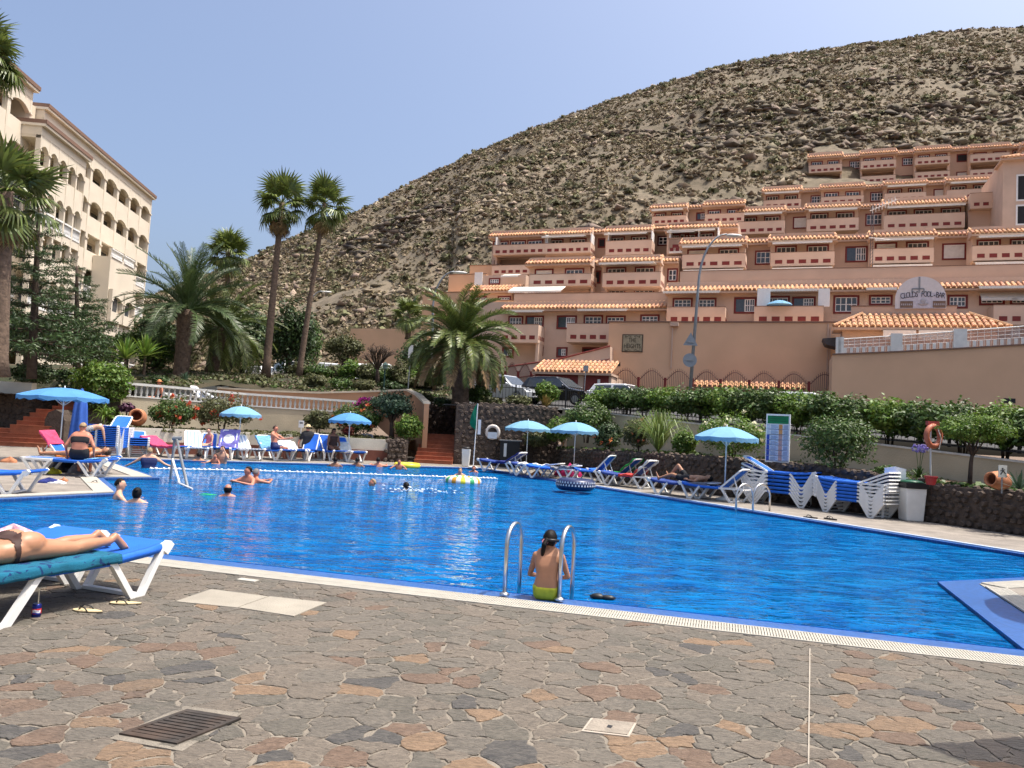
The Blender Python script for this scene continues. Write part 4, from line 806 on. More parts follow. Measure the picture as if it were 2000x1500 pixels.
for x in np.arange(xs0+.1, xs1, .34): b.box(x, x+.17, YR+.08, YR+.22, zl(x)+.07, zl(x)+.42)
b.build('baluster_blocks', WHTD, rl)
b = MB(); b.add([(xs0, YR+.19, zl(xs0)+.1), (xs1, YR+.19, zl(xs1)+.1), (xs1, YR+.19, tp(xs1)-.04), (xs0, YR+.19, tp(xs0)-.04)], [(0, 1, 2, 3)]); b.build('windbreak', M('smoked_windbreak', (.40, .27, .24), .3, .1, alpha=.62), rl)
# pool bar: low tiled building, dome sign
T = frame_thing('pool_bar', 'low pool bar building with the broad orange hipped roof behind the white railing', 'pool bar'); YB = 55.5
a, ze = Lc(1628, 638, YB-.8); c, _ = Lc(1976, 632, YB-.8); ze = Lc(1800, 638, YB-.8)[1]; zr = Lc(1800, 614, YB+1.4)[1]
bx(T, 'wall', a+.6, c-.6, YB, YB+2.6, ze-4, ze-.21, PINK); tile_roof(T, a, c, YB-.8, ze, YB+1.4, zr, courses=4, hip=1.9, pitch=.36); bx(T, 'roof_parapet', a+1.2, c-2.6, YB+1.42, YB+1.6, zr-.4, zr+.55, PINK2); bx(T, 'cap', a+1.15, c-2.55, YB+1.39, YB+1.63, zr+.551, zr+.62, BROWNC)
for x0, x1 in ((1722, 1785), (1790, 1862)): awning(T, Lc(x0, 648, YB)[0], Lc(x1, 648, YB)[0], YB-.05, Lc(x0, 647, YB)[1], .06, .9, .5)
x, z = Lc(1606, 664, YH-1.5); x2, _ = Lc(1634, 664, YH-1.5); b = MB(); b.prism([(x, z+.05), (x+.2, z-.35), (x2, z-.55), (x2, z+.12)], YH-2, YH-.2, Matrix(((1, 0, 0, 0), (0, 0, 1, 0), (0, 1, 0, 0), (0, 0, 0, 1)))); b.build('corner_canopy', M('slate_canopy', (.06, .06, .065), .7), T)
sg = frame_thing('dome_sign', 'white half-dome sign lettered CLOUDS POOL-BAR on the bar roof', 'sign'); YD = YB+1.35
xa, z0 = Lc(1748, 603, YD); xb, _ = Lc(1848, 603, YD); zt = Lc(1797, 540, YD)[1]; cx = (xa+xb)/2; rw = (xb-xa)/2; b = MB()
prof = [(cx+rw, z0), (cx+rw*1.0, z0+(zt-z0)*.3)]+[(cx+rw*math.cos(t_), z0+(zt-z0)*(.3+.7*math.sin(t_))) for t_ in np.linspace(.12, math.pi-.12, 22)]+[(cx-rw, z0+(zt-z0)*.3), (cx-rw, z0)]
b.prism(prof, -(YD+.12), -YD, Matrix(((1, 0, 0, 0), (0, 0, -1, 0), (0, 1, 0, 0), (0, 0, 0, 1)))); b.build('board', M('sign_white', (.56, .55, .56), .6, .05), sg)
gl_ = M('sign_grey', (.33, .33, .36), .7); inkm = M('sign_ink', (.03, .03, .04), .7)
zp = lambda y: Lc(1797, y, YD)[1]; xp = lambda x: Lc(x, 590, YD)[0]
bx(sg, 'panel', xp(1758), xp(1847), YD-.02, YD-.001, zp(602), zp(572), M('sign_panel', (.44, .45, .52), .7))
for x0, x1 in ((1758, 1783), (1822, 1847)):
    bx(sg, 'menu_board', xp(x0), xp(x1), YD-.035, YD-.021, zp(601), zp(588), M('menu_brown', (.16, .11, .08), .7))
    b = MB()
    for i in range(6): b.box(xp(x0+2+i*3.7), xp(x0+4.2+i*3.7), YD-.042, YD-.036, zp(596.5), zp(593))
    b.build('menu_marks', gl_, sg)
b = MB(); b.box(xp(1795)-.05, xp(1795)+.05, YD-.03, YD-.006, zp(572), zp(541)); b.box(xp(1781), xp(1804), YD-.03, YD-.006, zp(564)-.05, zp(564)+.05); b.box(xp(1781)-.04, xp(1781)+.04, YD-.03, YD-.006, zp(572), zp(564)); b.box(xp(1804)-.04, xp(1804)+.04, YD-.03, YD-.006, zp(572), zp(564)); b.build('mast_emblem', GREYM, sg)
b = MB(); b.ell((xp(1803), YD-.04, zp(588)), (.16, .03, .16)); b.ell((xp(1803), YD-.04, zp(593)), (.32, .03, .12)); b.tube([(xp(1799), YD-.04, zp(595)), (xp(1806), YD-.04, zp(590)), (xp(1808), YD-.04, zp(596))], .04, 5); b.build('figure_emblem', gl_, sg)
TX = 'CLOUDS POOL-BAR'; 
for i, ch in enumerate(TX):
    if ch == ' ': continue
    u_ = (i+.5)/len(TX)*2-1; me = text_mesh(ch, .52, .004); me.materials.append(inkm); o = ob('letter', me, sg); o.matrix_local = Matrix.Translation((cx+u_*rw*.86+.12, YD-.028, zp(579)+.14*(1-u_*u_))) @ Matrix.Rotation(R(90), 4, 'X') @ Matrix.Rotation(-u_*.22, 4, 'Z') @ Matrix.Shear('XY', 4, (.18, 0)) @ Matrix.Diagonal((.72, 1.05, 1, 1))
# gatehouse with tiled roof, ramp wall
T = frame_thing('gatehouse', 'small orange tiled gatehouse with dark red garage doors behind the parked cars', 'gatehouse'); YG = 54
a, ze = Lc(1038, 724, YG-.5); c, _ = Lc(1192, 724, YG-.5); zr = Lc(1110, 705, YG+2)[1]; zb = zst(5, 52)-.4
bx(T, 'wall', a+.25, c, YG, YG+4, zb, ze-.21, PINK); tile_roof(T, a, c+.1, YG-.5, ze, YG+2, zr, courses=4, hip=0, pitch=.33)
for x0, x1 in ((1046, 1128), (1141, 1188)): p_, z1 = Lc(x0, 731, YG); q_, z0 = Lc(x1, 760, YG); bx(T, 'garage_door', p_, q_, YG-.06, YG-.003, zb, z1, REDT)
x, z = Lc(1170, 745, YG); bx(T, 'notice', x-.1, x+.1, YG-.08, YG-.061, z-.15, z+.15, WHT)
T = frame_thing('ramp_wall', 'pink ramp wall climbing left of the big blank rose wall', 'wall'); b = MB(); yr = 57.5; pr_ = [Lc(*p, yr) for p in ((900, 722), (960, 722), (1090, 703), (1192, 677), (1192, 760), (900, 760))]
b.prism(pr_[::-1], -(yr+2), -yr, Matrix(((1, 0, 0, 0), (0, 0, -1, 0), (0, 1, 0, 0), (0, 0, 0, 1)))); b.build('wall_face', PINK, T); b = MB(); p4 = pr_[:4]; b.tube([(x, yr-.03, z+.05) for x, z in p4], .06, 5); b.tube([(x, yr-.05, z-.95) for x, z in p4], .03, 4); b.build('handrail', REDT, T)
# iron fences with arched tops
def arch_fence(label, x0, x1, base_py, top_py, yl, panels):
    t = frame_thing('iron_fence', label, 'fence', 'red iron fences along the street'); a, _ = Lc(x0, base_py, yl); c, _ = Lc(x1, base_py, yl); zt = Lc((x0+x1)/2, top_py, yl)[1]; zb = zst(FU.x*a+FV.x*yl, FU.y*a+FV.y*yl)+.1
    w_ = (c-a)/panels
    for i in range(panels+1): bx(t, 'post', a+w_*i-.09, a+w_*i+.09, yl-.09, yl+.09, zb-.2, zt-.1, REDT)
    for i in range(panels):
        b = MB(); n_ = 15
        for j in range(n_):
            u_ = (j+.5)/n_; h_ = zt-.35+.75*math.sin(math.pi*u_)**1.2; x = a+w_*(i+u_); b.tube([(x, yl, zb), (x, yl, h_+.18)], .016, 4)
        b.tube([(a+w_*(i+k_/12), yl, zt-.35+.75*math.sin(math.pi*k_/12)**1.2) for k_ in range(13)], .025, 4); b.tube([(a+w_*i, yl, zb+.3), (a+w_*(i+1), yl, zb+.3)], .025, 4); b.build('panel', M_FENCE, t)
M_FENCE = M('rust_iron', (.10, .035, .025), .7, .3)
arch_fence('dark red arched iron fence in front of the big blank rose wall', 1195, 1640, 765, 738, 55.5, 8); arch_fence('dark red arched iron fence left of the gatehouse', 960, 1036, 765, 722, 54.5, 3)
T = frame_thing('tiled_porch', 'low strip of orange tiles above a red fence at the foot of the blank wall', 'porch roof'); a, z0 = Lc(1352, 755, 56); c, _ = Lc(1575, 755, 56); zz = Lc(1460, 757, 56)[1]; tile_roof(T, a, c, 56, zz, 57.2, zz+.45, courses=2); bx(T, 'porch_wall', a+.2, c-.2, 56.2, 58.3, zz-2.5, zz-.21, REDT)
# plain pink wall at the foot of the hill, antenna mast, folded white parasol, balcony parasol
T = frame_thing('hill_wall', 'plain pink retaining wall at the foot of the dry hill left of the palm', 'wall'); a, z1 = Lc(685, 641, 62); c, _ = Lc(835, 641, 62); bx(T, 'wall_face', a, c, 62, 63.5, 3.6, Lc(760, 642, 62)[1], PINKW)
T = frame_thing('antenna_mast', 'thin lattice television antenna mast above the lowest row of apartments', 'antenna'); x, z0 = Lc(1701, 545, Y1+2); _, z1 = Lc(1706, 400, Y1+2); b = MB()
for s in (-.1, .1): b.tube([(x+s, Y1+2, z0), (x+s*.6, Y1+2, z1)], .025, 4)
for i in range(22): zz = z0+(z1-z0)*i/22; b.tube([(x-.1, Y1+2, zz), (x+.1, Y1+2, zz+(z1-z0)/22)], .014, 4)
b.build('mast', M('mast_grey', (.10, .08, .08), .6), T); b = MB(); b.tube([(x-.2, Y1+1.9, z1-.5), (x+1.7, Y1+1.9, z1+.3)], .025, 4)
for i in range(8): xx = x+i*.22; zz = z1-.4+i*.09; b.tube([(xx, Y1+1.5, zz), (xx, Y1+2.3, zz)], .02, 4); b.tube([(xx, Y1+1.9, zz-.3), (xx, Y1+1.9, zz+.3)], .018, 4)
b.tube([(x-.2, Y1+1.9, z1-2.6), (x+1.3, Y1+1.9, z1-2.8)], .02, 4); b.build('aerial', WHT, T)
# ================================================================ CREAM HOTEL AT LEFT
hp = D(273, 690, 80); hq = D(-140, 690, 46); HV_ = Vector((hp.x-hq.x, hp.y-hq.y, 0)); HL = HV_.length; hu = HV_/HL; hn = Vector((hu.y, -hu.x, 0))
HM = Matrix(((-hu.x, -hn.x, 0, hp.x), (-hu.y, -hn.y, 0, hp.y), (0, 0, 1, 0), (0, 0, 0, 1)))   # local x from the far corner towards the camera, y inward
T = thing('hotel', 'cream multi-storey hotel with arched galleries and balconies at left', 'hotel'); T.matrix_world = HM
zr = Zat(hp.x, hp.y, 384); fh = 3.0; nf = 8
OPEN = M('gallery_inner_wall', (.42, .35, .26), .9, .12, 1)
def archcell(w_, h_, arch, bal):
    """wall cell with an arched opening: x 0..w, z 0..h, front at y=0"""
    b = MB(); p = .24; sill = .95; top = h_-.62; n_ = 8
    b.box(0, p, 0, .35, 0, h_); b.box(w_-p, w_, 0, .35, 0, h_)
    if not bal: b.box(p, w_-p, .04, .22, 0, sill)
    pts = [(p+(w_-2*p)*i/n_, top-(.45*(1-math.sin(math.pi*i/n_)**.7) if arch else 0)) for i in range(n_+1)]
    for (xa, za), (xb, zb) in zip(pts[:-1], pts[1:]): b.add([(xa, .02, za), (xb, .02, zb), (xb, .02, h_), (xa, .02, h_), (xa, .33, za), (xb, .33, zb), (xb, .33, h_), (xa, .33, h_)], [(0, 1, 2, 3), (5, 4, 7, 6), (4, 5, 1, 0)])
    b.box(-.06, p+.06, -.07, -.001, top-.5, top-.38); b.box(w_-p-.06, w_+.06, -.07, -.001, top-.5, top-.38)
    return b.mesh('gallery_bay', CREAM)
def balrail(w_):
    b = MB(); b.box(.24, w_-.24, -.04, .2, .82, .95); b.box(.24, w_-.24, -.02, .18, 0, .14)
    for i in range(11): x = .34+(w_-.68)*i/10; b.tube([(x, .08, .14), (x, .08, .3), (x, .08, .5), (x, .08, .82)], [.05, .085, .045, .06], 5)
    return b.mesh('balustrade', WHT)
CWid = 3.3; cells_ = {(a_, b_): archcell(CWid, fh, a_, b_) for a_ in (0, 1) for b_ in (0, 1)}; brl = balrail(CWid)
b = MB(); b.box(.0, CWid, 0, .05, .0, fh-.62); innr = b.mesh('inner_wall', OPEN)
b = MB(); b.box(0, 1.5, 0, .04, 0, 2.1); doorm = b.mesh('glazed_door', [GLASS]); ncol = int(HL/CWid)+1
hr = random.Random(3)
def facade(x0, nc, y, ztop, floors, style, cw=3.3):
    CWid = cw; k_ = cw/3.3
    for c in range(nc):
        for f_ in range(floors):
            z = ztop-fh*(f_+1)-.9; bal_ = style(c, f_); o = ob('gallery_bay', cells_[(0 if f_ in (2,) else 1, 1 if bal_ else 0)], T, (x0+c*CWid, y, z)); o.scale = (k_, 1, 1)
            if bal_: ob('balustrade', brl, o)
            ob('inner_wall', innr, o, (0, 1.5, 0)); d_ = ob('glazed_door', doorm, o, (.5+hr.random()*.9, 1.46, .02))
    bx(T, 'side_wall', x0-.02, x0+.2, y+.36, y+1.5, ztop-fh*floors-.9, ztop-.9, CREAM)
    b = MB()
    for f_ in range(floors+1): z = ztop-fh*f_-.9; b.box(x0, x0+nc*CWid, y+.03, y+1.52, z-.22, z-.001)
    b.build('floor_slabs', CREAMS, T); bx(T, 'fascia', x0, x0+nc*CWid, y+.001, y+1.5, ztop-.899, ztop-.3, CREAM)
    bx(T, 'cornice', x0-.25, x0+nc*CWid+.1, y-.28, y+1.6, ztop-.299, ztop-.12, CREAM); bx(T, 'roof_edge', x0-.32, x0+nc*CWid+.1, y-.34, y+1.7, ztop-.119, ztop+.16, BROWNC)
    bx(T, 'core', x0+.05, x0+nc*CWid, y+1.56, y+14, ztop-fh*nf-2, ztop-.3, CREAMS)
st1 = lambda c, f_: (f_ in (3, 5)) or (f_ == 2 and c < 4)
def hx(px):
    d = ray(px, 690); e = d[0]/d[1]; t_ = (e*hp.y-hp.x)/((-hu.x)-e*(-hu.y)); return t_
x1_, x2_, x3_, x4_ = hx(45), hx(78), hx(-25), hx(-8)
facade(0, 8, 0, zr, nf, st1, x1_/8)
facade(x2_, 5, -2.2, zr-2.9, nf-1, lambda c, f_: f_ in (1, 3, 4), (x3_-x2_)/5)
facade(x4_, 7, -.9, zr-.1, nf, lambda c, f_: f_ in (2, 4), 2.9)
bx(T, 'stair_core', x1_+.1, x4_-.1, .6, 10, zr-8, zr-.25, CREAMS)
bx(T, 'projecting_bay', 2.2*CWid, 3.95*CWid, -1.5, -.01, zr-fh*5.35, zr-fh*3.05, CREAM)
for i in (0, 1):
    xx = (2.25+i*.87)*CWid; o = ob('bay_opening', cells_[(1, 0)], T, (xx, -1.86, zr-fh*4.95)); o.scale = (.8, .9, .95); ob('inner_wall', doorm, o, (.9, .32, .75)); o2 = ob('balustrade', brl, T, (xx, -1.55, zr-fh*3.05)); o2.scale = (.85, 1, .8)
for c in range(9):
    b = MB(); b.lathe([(.16, 0), (.1, .15), (.2, .35), (.12, .55), (.02, .7)], 8, (c*CWid+.1, -.1, zr-fh*5-.05-.9+.95)); b.build('urn_finial', CREAM, T, True)
# ================================================================ VEGETATION
def leafcloud(lobes, n, size, seed, aspect=.5, shell=.55, drop=0., up=.5):
    """lobes: (centre, radii) ; many small leaf faces spread through the crown volume"""
    r = np.random.default_rng(seed); C0 = np.array([l[0] for l in lobes], float); RR = np.array([l[1] for l in lobes], float); wv = RR.prod(1)**(2/3); k = r.choice(len(lobes), n, p=wv/wv.sum())
    d = r.normal(size=(n, 3)); d /= np.linalg.norm(d, axis=1, keepdims=True); rad = shell+(1-shell)*r.random(n)**.6; rad *= 1+.26*np.sin(d[:, 0]*5+k)*np.sin(d[:, 1]*4+k*2)+.18*np.sin(d[:, 2]*9+k*3)+.22*(r.random(n)**9)
    p = C0[k]+d*rad[:, None]*RR[k]; p[:, 2] -= drop*r.random(n)**2*RR[k][:, 2]
    nn = d+r.normal(size=(n, 3))*.7+np.array([0, 0, up]); nn /= np.linalg.norm(nn, axis=1, keepdims=True); t = r.normal(size=(n, 3)); t[:, 2] -= drop; t -= nn*(t*nn).sum(1, keepdims=True); t /= np.linalg.norm(t, axis=1, keepdims=True); b2 = np.cross(nn, t)
    s = (size*r.uniform(.6, 1.35, n))[:, None]
    V = np.stack([p-t*s*.5, p-b2*s*aspect*.5+nn*s*.06, p+t*s*.5, p+b2*s*aspect*.5+nn*s*.06], 1).reshape(-1, 3); return V, np.arange(n*4).reshape(-1, 4)
def lobes_for(rx, ry, rz, k, seed, z0=0.):
    r = random.Random(seed); out = [((0, 0, z0+rz), (rx*.80, ry*.80, rz*.85))]
    for i in range(k):
        a = i*2.4+r.uniform(-.4, .4); e = r.uniform(-.35, .8); q = .62
        out.append(((math.cos(a)*rx*q*math.cos(e), math.sin(a)*ry*q*math.cos(e), z0+rz+math.sin(e)*rz*.62), (rx*r.uniform(.34, .5), ry*r.uniform(.34, .5), rz*r.uniform(.32, .48))))
    return out
_pseed = [100]
def plant(label, pos, rx, rz, leaf, size, cat='shrub', name='shrub', stem=0., group=None, flowers=None, nf=40, fs=.12, dens=1., k=7, ry=None, aspect=.5, drop=0., stems=3, bark=BARKD, kindw=None, fside=None):
    _pseed[0] += 1; s = _pseed[0]; ry = ry or rx; t = thing(name, label, cat, pos, 0, group); L = lobes_for(rx, ry, rz, k, s, stem)
    n = int(min(12000, 9.5*dens*(rx*ry+rx*rz+ry*rz)*4.2/(size*size*aspect))*.5); V, Q = leafcloud(L, n, size, s, aspect, drop=drop); ob('foliage', npmesh('foliage', V, Q, leaf), t)
    r = random.Random(s); b = MB()
    for i in range(stems):
        a = r.uniform(0, 6.3); e = .25*rx if stems > 1 else .05*rx; h_ = stem+rz*1.1
        b.tube([(math.cos(a)*e*.3, math.sin(a)*e*.3, -.1), (math.cos(a)*e*.5, math.sin(a)*e*.5, h_*.4), (math.cos(a)*e*1.7, math.sin(a)*e*1.7, h_)], [.035*max(.6, rz)*(2 if stems == 1 else 1), .026*max(.6, rz)*(2 if stems == 1 else 1), .01], 6)
    b.build('stem', bark, t, True)
    if flowers is not None:
        V, Q = leafcloud(L, nf*5, fs, s+7, .8, shell=.93); V = V.reshape(-1, 4, 3)
        c = V.mean(1)[::5]; r2 = np.random.default_rng(s); P5 = np.repeat(c, 5, 0)+r2.normal(size=(len(c)*5, 3))*fs*.3; V = P5[:, None]+(V[:len(P5)]-V[:len(P5)].mean(1, keepdims=True)); ob('blossom', npmesh('blossom', V.reshape(-1, 3), np.arange(len(P5)*4).reshape(-1, 4), flowers), t)
    return t
def at(px, py, Y):   # plan position on the ray at distance Y with its height there
    return D(px, py, Y)
def pl2(label, x0, x1, ytop, ybase, Y, leaf, size, **k):
    """a plant that spans the given breadth and height, standing at distance Y"""
    c = D((x0+x1)/2, ybase, Y); a, b_ = D(x0, ybase, Y), D(x1, ybase, Y); rx = (b_-a).length/2; zt = Zat(c.x, c.y, ytop); st_ = k.pop('stem', 0.); return plant(label, (c.x, c.y, c.z-.05), rx, (zt-c.z-st_)/2, leaf, size, stem=st_, **k)
# ---- palm fronds
def fan_frond(seed, pet=.85, bl=.95, n=22, droop=.35, folded=0.):
    r = random.Random(seed); vs, fs = [], []; b = MB(); b.tube([(0, 0, 0), (pet*.5, 0, -.03), (pet, 0, -.10-.1*droop)], [.028, .02, .014], 4, cap=False); c = Vector((pet, 0, -.10-.1*droop))
    for i in range(n):
        th = (i/(n-1)-.5)*R(250)*(1-folded); L = bl*(1-.22*abs(i/(n-1)-.5)*2)*r.uniform(.88, 1.06); d = Vector((math.cos(th), math.sin(th), 0)); s = Vector((-d.y, d.x, 0)); w0 = bl*.055
        z = lambda q: -droop*.55*q*q*bl+.10*q*(1-abs(th)/2.2)*bl
        p1, p2, p3 = c+d*L*.28+Vector((0, 0, z(.28))), c+d*L*.62+Vector((0, 0, z(.62))), c+d*L+Vector((0, 0, z(1)-droop*.32*bl))
        f_ = .028*bl*(1 if i % 2 else -1)
        b.add([c, p1-s*w0*1.05, p1+s*w0*1.05+Vector((0, 0, f_)), p2-s*w0*.8, p2+s*w0*.8+Vector((0, 0, f_)), p3], [(0, 1, 2), (1, 3, 4, 2), (3, 5, 4)])
    return b
def date_frond(seed, L=3.6, e0=60, sag=85, n=46, lf=.5):
    r = random.Random(seed); b = MB(); pts = []; p = Vector((0, 0, 0)); st = L/14
    for i in range(15):
        e = R(e0-sag*(i/14)**1.35); pts.append(p.copy()); p = p+Vector((math.cos(e), 0, math.sin(e)))*st
    b.tube(pts, [.045*(1-.8*i/14)+.006 for i in range(15)], 4, cap=False)
    for i in range(n):
        u_ = .12+.88*i/(n-1); q = u_*14; j = min(13, int(q)); c = pts[j]+(pts[j+1]-pts[j])*(q-j); t = (pts[j+1]-pts[j]).normalized(); up = Vector((-t.z, 0, t.x))
        l_ = lf*(.45+.9*math.sin(math.pi*min(1, u_*.9+.08)))*.8
        for s in (-1, 1):
            d = (t*.75+Vector((0, s, 0))*.75+up*r.uniform(.05, .5)).normalized(); ll = l_*r.uniform(.85, 1.1); wv = (t-d*t.dot(d)).normalized()*.022; m_ = c+d*ll*.5; e_ = c+d*ll-Vector((0, 0, .10*ll))
            b.add([c-wv*.6, m_-wv, e_, m_+wv, c+wv*.6], [(0, 1, 2, 3, 4)])
    return b
FAN = [fan_frond(i, droop=.25+.12*i).mesh('frond', FROND) for i in range(3)]; FANB = [fan_frond(i+9, droop=.6+.2*i, folded=.15).mesh('frond', FROND) for i in range(2)]; FAND = [fan_frond(20+i, droop=1.1, folded=.45, bl=.85).mesh('dry_frond', FRONDD) for i in range(2)]
def palm_mat(az, el, roll=0): return Matrix.Rotation(az, 4, 'Z') @ Matrix.Rotation(-el, 4, 'Y') @ Matrix.Rotation(roll, 4, 'X')
def fan_palm(label, base, top, sc=1., tr=.2, n=46, dry=6, seed=1, group='fan palms'):
    r = random.Random(seed); t = thing('fan_palm', label, 'palm tree', base, 0, group); d = Vector(top)-Vector(base); H_ = d.z; b = MB(); pts = []; rs_ = []
    for i in range(13):
        q = i/12; pts.append((d.x*q+.10*math.sin(q*3+seed)*H_*.02, d.y*q, H_*q-.1*(i == 0))); rs_.append(tr*(1.55 if i == 0 else 1.18-.42*q)*(1+.05*r.uniform(-1, 1)))
    b.tube(pts, rs_, 9); b.build('trunk', BARK, t, True); c = Vector((d.x, d.y, H_))
    for i in range(n):
        q = i/n; el = R(82-128*q+r.uniform(-15, 15)); az = i*2.39996+r.uniform(-.2, .2); me = r.choice(FAN) if q < .62 else r.choice(FANB)
        o = ob('frond', me, t); o.matrix_local = Matrix.Translation(c+Vector((0, 0, -.25*q*sc))) @ palm_mat(az, el, r.uniform(-.35, .35)) @ Matrix.Scale(sc*r.uniform(.72, 1.15), 4)
    for i in range(dry):
        o = ob('dry_frond', r.choice(FAND), t); o.matrix_local = Matrix.Translation(c+Vector((0, 0, -.3*sc))) @ palm_mat(r.uniform(0, 6.3), R(-58+r.uniform(-14, 10)), 0) @ Matrix.Scale(sc*.9, 4)
    return t
def date_palm(label, base, top, L=3.6, tr=.42, n=64, seed=1, mat=FRONDG, els=(84, -28), sag=(40, 115), bulb=1., dry=0, group='date palms'):
    r = random.Random(seed); t = thing('date_palm', label, 'palm tree', base, 0, group); d = Vector(top)-Vector(base); H_ = d.z; b = MB(); pts = [(d.x*i/10, d.y*i/10, H_*i/10-.1*(i == 0)) for i in range(11)]
    b.tube(pts, [tr*(1.15 if i < 1 else .92+.25*(i/10)**3*bulb) for i in range(11)], 12)
    bo = MB()   # leaf bases spiralling round the trunk
    m_ = int(H_/.055)
    for i in range(m_):
        q = i/m_; a = i*2.39996; rr = tr*(.9+.25*q**3*bulb); c = Vector((d.x*q+math.cos(a)*rr, d.y*q+math.sin(a)*rr, H_*q)); o_ = Vector((math.cos(a), math.sin(a), 0)); s_ = Vector((-o_.y, o_.x, 0)); k_ = tr*.34
        bo.add([c-s_*k_, c+s_*k_, c+o_*k_*.5+Vector((0, 0, k_*.9)), c-Vector((0, 0, k_*.7))+o_*.02], [(0, 3, 2), (3, 1, 2), (1, 0, 2)])
    b.build('trunk', BARK, t, True); stuff(bo.build('leaf_bases', BARK, t)); c = Vector((d.x, d.y, H_)); F_ = []
    for i in range(6): q = i/5; F_.append(date_frond(seed*10+i, L*(1-.08*q), els[0]+(els[1]-els[0])*q, sag[0]+(sag[1]-sag[0])*q*.75, lf=.5*L/3.6).mesh('frond', mat))
    FD = date_frond(seed*10+8, L*.8, els[1]-15, 60, lf=.4*L/3.6).mesh('dry_frond', FRONDD)
    for i in range(n):
        q = (i+.5)/n; k_ = min(5, max(0, int(q*5.99+r.uniform(-.4, .4)))); a = i*2.39996+r.uniform(-.2, .2)
        o = ob('frond', F_[k_], t); o.matrix_local = Matrix.Translation(c+Vector((math.cos(a), math.sin(a), 0))*tr*.5*q) @ Matrix.Rotation(a, 4, 'Z') @ Matrix.Rotation(r.uniform(-.35, .35), 4, 'X') @ Matrix.Scale(r.uniform(.88, 1.06), 4)
    for i in range(dry):
        a = r.uniform(0, 6.3); o = ob('dry_frond', FD, t); o.matrix_local = Matrix.Translation(c+Vector((math.cos(a)*tr, math.sin(a)*tr, -.25))) @ Matrix.Rotation(a, 4, 'Z')
    return t
def PP(fn, label, bpx, bpy, tpx, tpy, Y, **k):
    base = D(bpx, bpy, Y); top = D(tpx, tpy, Y); return fn(label, base, top, **k)
PP(fan_palm, 'tall fan palm with the straighter trunk, left of the pair', 519, 733, 551, 396, 45, sc=1.12, tr=.20, seed=3, dry=11, n=31)
PP(fan_palm, 'tall slimmer fan palm leaning right, right of the pair', 583, 742, 633, 396, 46, sc=1.06, tr=.155, seed=5, dry=5, n=28)
PP(fan_palm, 'fan palm crown rising behind the big grey-green date palm', 440, 715, 446, 488, 62, sc=1.2, tr=.22, seed=8, dry=3)
PP(fan_palm, 'stout fan palm in front of the cream hotel at the left edge', -6, 730, 12, 368, 27, sc=1.18, tr=.30, seed=11, dry=12, n=33)
PP(fan_palm, 'fan palm whose crown hangs into the top left corner above the hotel', -60, 730, -36, 92, 28, sc=.92, tr=.22, seed=14, dry=6, n=34)
PP(fan_palm, 'small fan palm on the pink wall at the foot of the hill', 797, 660, 798, 612, 63, sc=1.0, tr=.2, seed=17, dry=0, n=30)
PP(date_palm, 'big grey-green date palm with a thick trunk in the left garden', 352, 742, 366, 606, 44, L=4.3, tr=.46, seed=2, n=58, els=(86, -8), sag=(40, 100))
PP(date_palm, 'lower darker date palm leaning behind the big grey-green one', 412, 728, 432, 640, 47.5, L=4.2, tr=.42, seed=4, n=54, mat=FROND, els=(70, -30), sag=(50, 110))
PP(date_palm, 'broad date palm with arching fronds above the tall lava wall', 899, 792, 900, 672, 36.0, L=3.3, tr=.42, seed=6, n=96, mat=FROND, els=(82, -8), sag=(75, 120), bulb=1.7, dry=14)
# ---- broad trees
def tree(label, bpx, bpy, x0, x1, yt, yb, Y, leaf, size, tr=.16, drop=0., dens=1., name='leafy_tree', k=10, bare=False, group=None):
    base = D(bpx, bpy, Y); a, c = D(x0, (yt+yb)/2, Y), D(x1, (yt+yb)/2, Y); cen = (a+c)/2; rx = (c-a).length/2; zt, zb = Zat(cen.x, cen.y, yt), Zat(cen.x, cen.y, yb); rz = (zt-zb)/2
    _pseed[0] += 1; s = _pseed[0]; t = thing(name, label, 'tree', base, 0, group); off = Vector((cen.x-base.x, 0, zb-base.z)); r = random.Random(s)
    L = [((q[0][0]+off.x, q[0][1], q[0][2]+off.z), q[1]) for q in lobes_for(rx, rx*.8, rz, k, s)]
    if not bare: V, Q = leafcloud(L, int(min(15000, 6.5*dens*(rx*rx+2*rx*rz)*4.2/(size*size*.45)*.5)), size, s, .45, drop=drop, shell=.4); ob('crown', npmesh('crown', V, Q, leaf), t)
    b = MB(); top = Vector((off.x, 0, off.z+rz*.5)); b.tube([(0, 0, -.2), (top.x*.3, 0, top.z*.45), tuple(top)], [tr*1.3, tr, tr*.5], 8); b.build('trunk', BARKD, t, True); b = MB()
    for q in L[1:]:
        m_ = top*.6; e_ = Vector(q[0]); b.tube([m_, (m_+e_)/2+Vector((0, 0, .1)), e_], [tr*.5, tr*.3, tr*.08], 5)
        if bare:
            for w__ in range(9):
                f_ = e_+Vector((r.uniform(-1, 1)*rx*.5, r.uniform(-1, 1)*rx*.5, r.uniform(-.3, .8)*rz*.7)); b.tube([(m_+e_)/2 if w__ < 3 else m_+(e_-m_)*.8, (e_+f_)/2+Vector((0, 0, .08)), f_], [tr*.2, tr*.12, .012], 4)
    b.build('branch', BARKD, t, True); return t
tree('weeping pepper tree with hanging dark foliage behind the tall fan palms', 560, 735, 520, 618, 560, 735, 52, LEAF[1], .26, drop=1.0, tr=.2, k=12)
tree('dense dark tree to the left behind the date palms', 310, 735, 258, 350, 600, 735, 50, LEAF[1], .24, k=10, tr=.25)
tree('dark green tree behind the leaning fan palm bases', 470, 735, 440, 540, 590, 728, 56, LEAF[1], .26, drop=.6, k=10)
tree('dark green tree mass right behind the two date palms', 440, 735, 408, 520, 575, 735, 54, LEAF[1], .26, k=12, tr=.25, drop=.4)
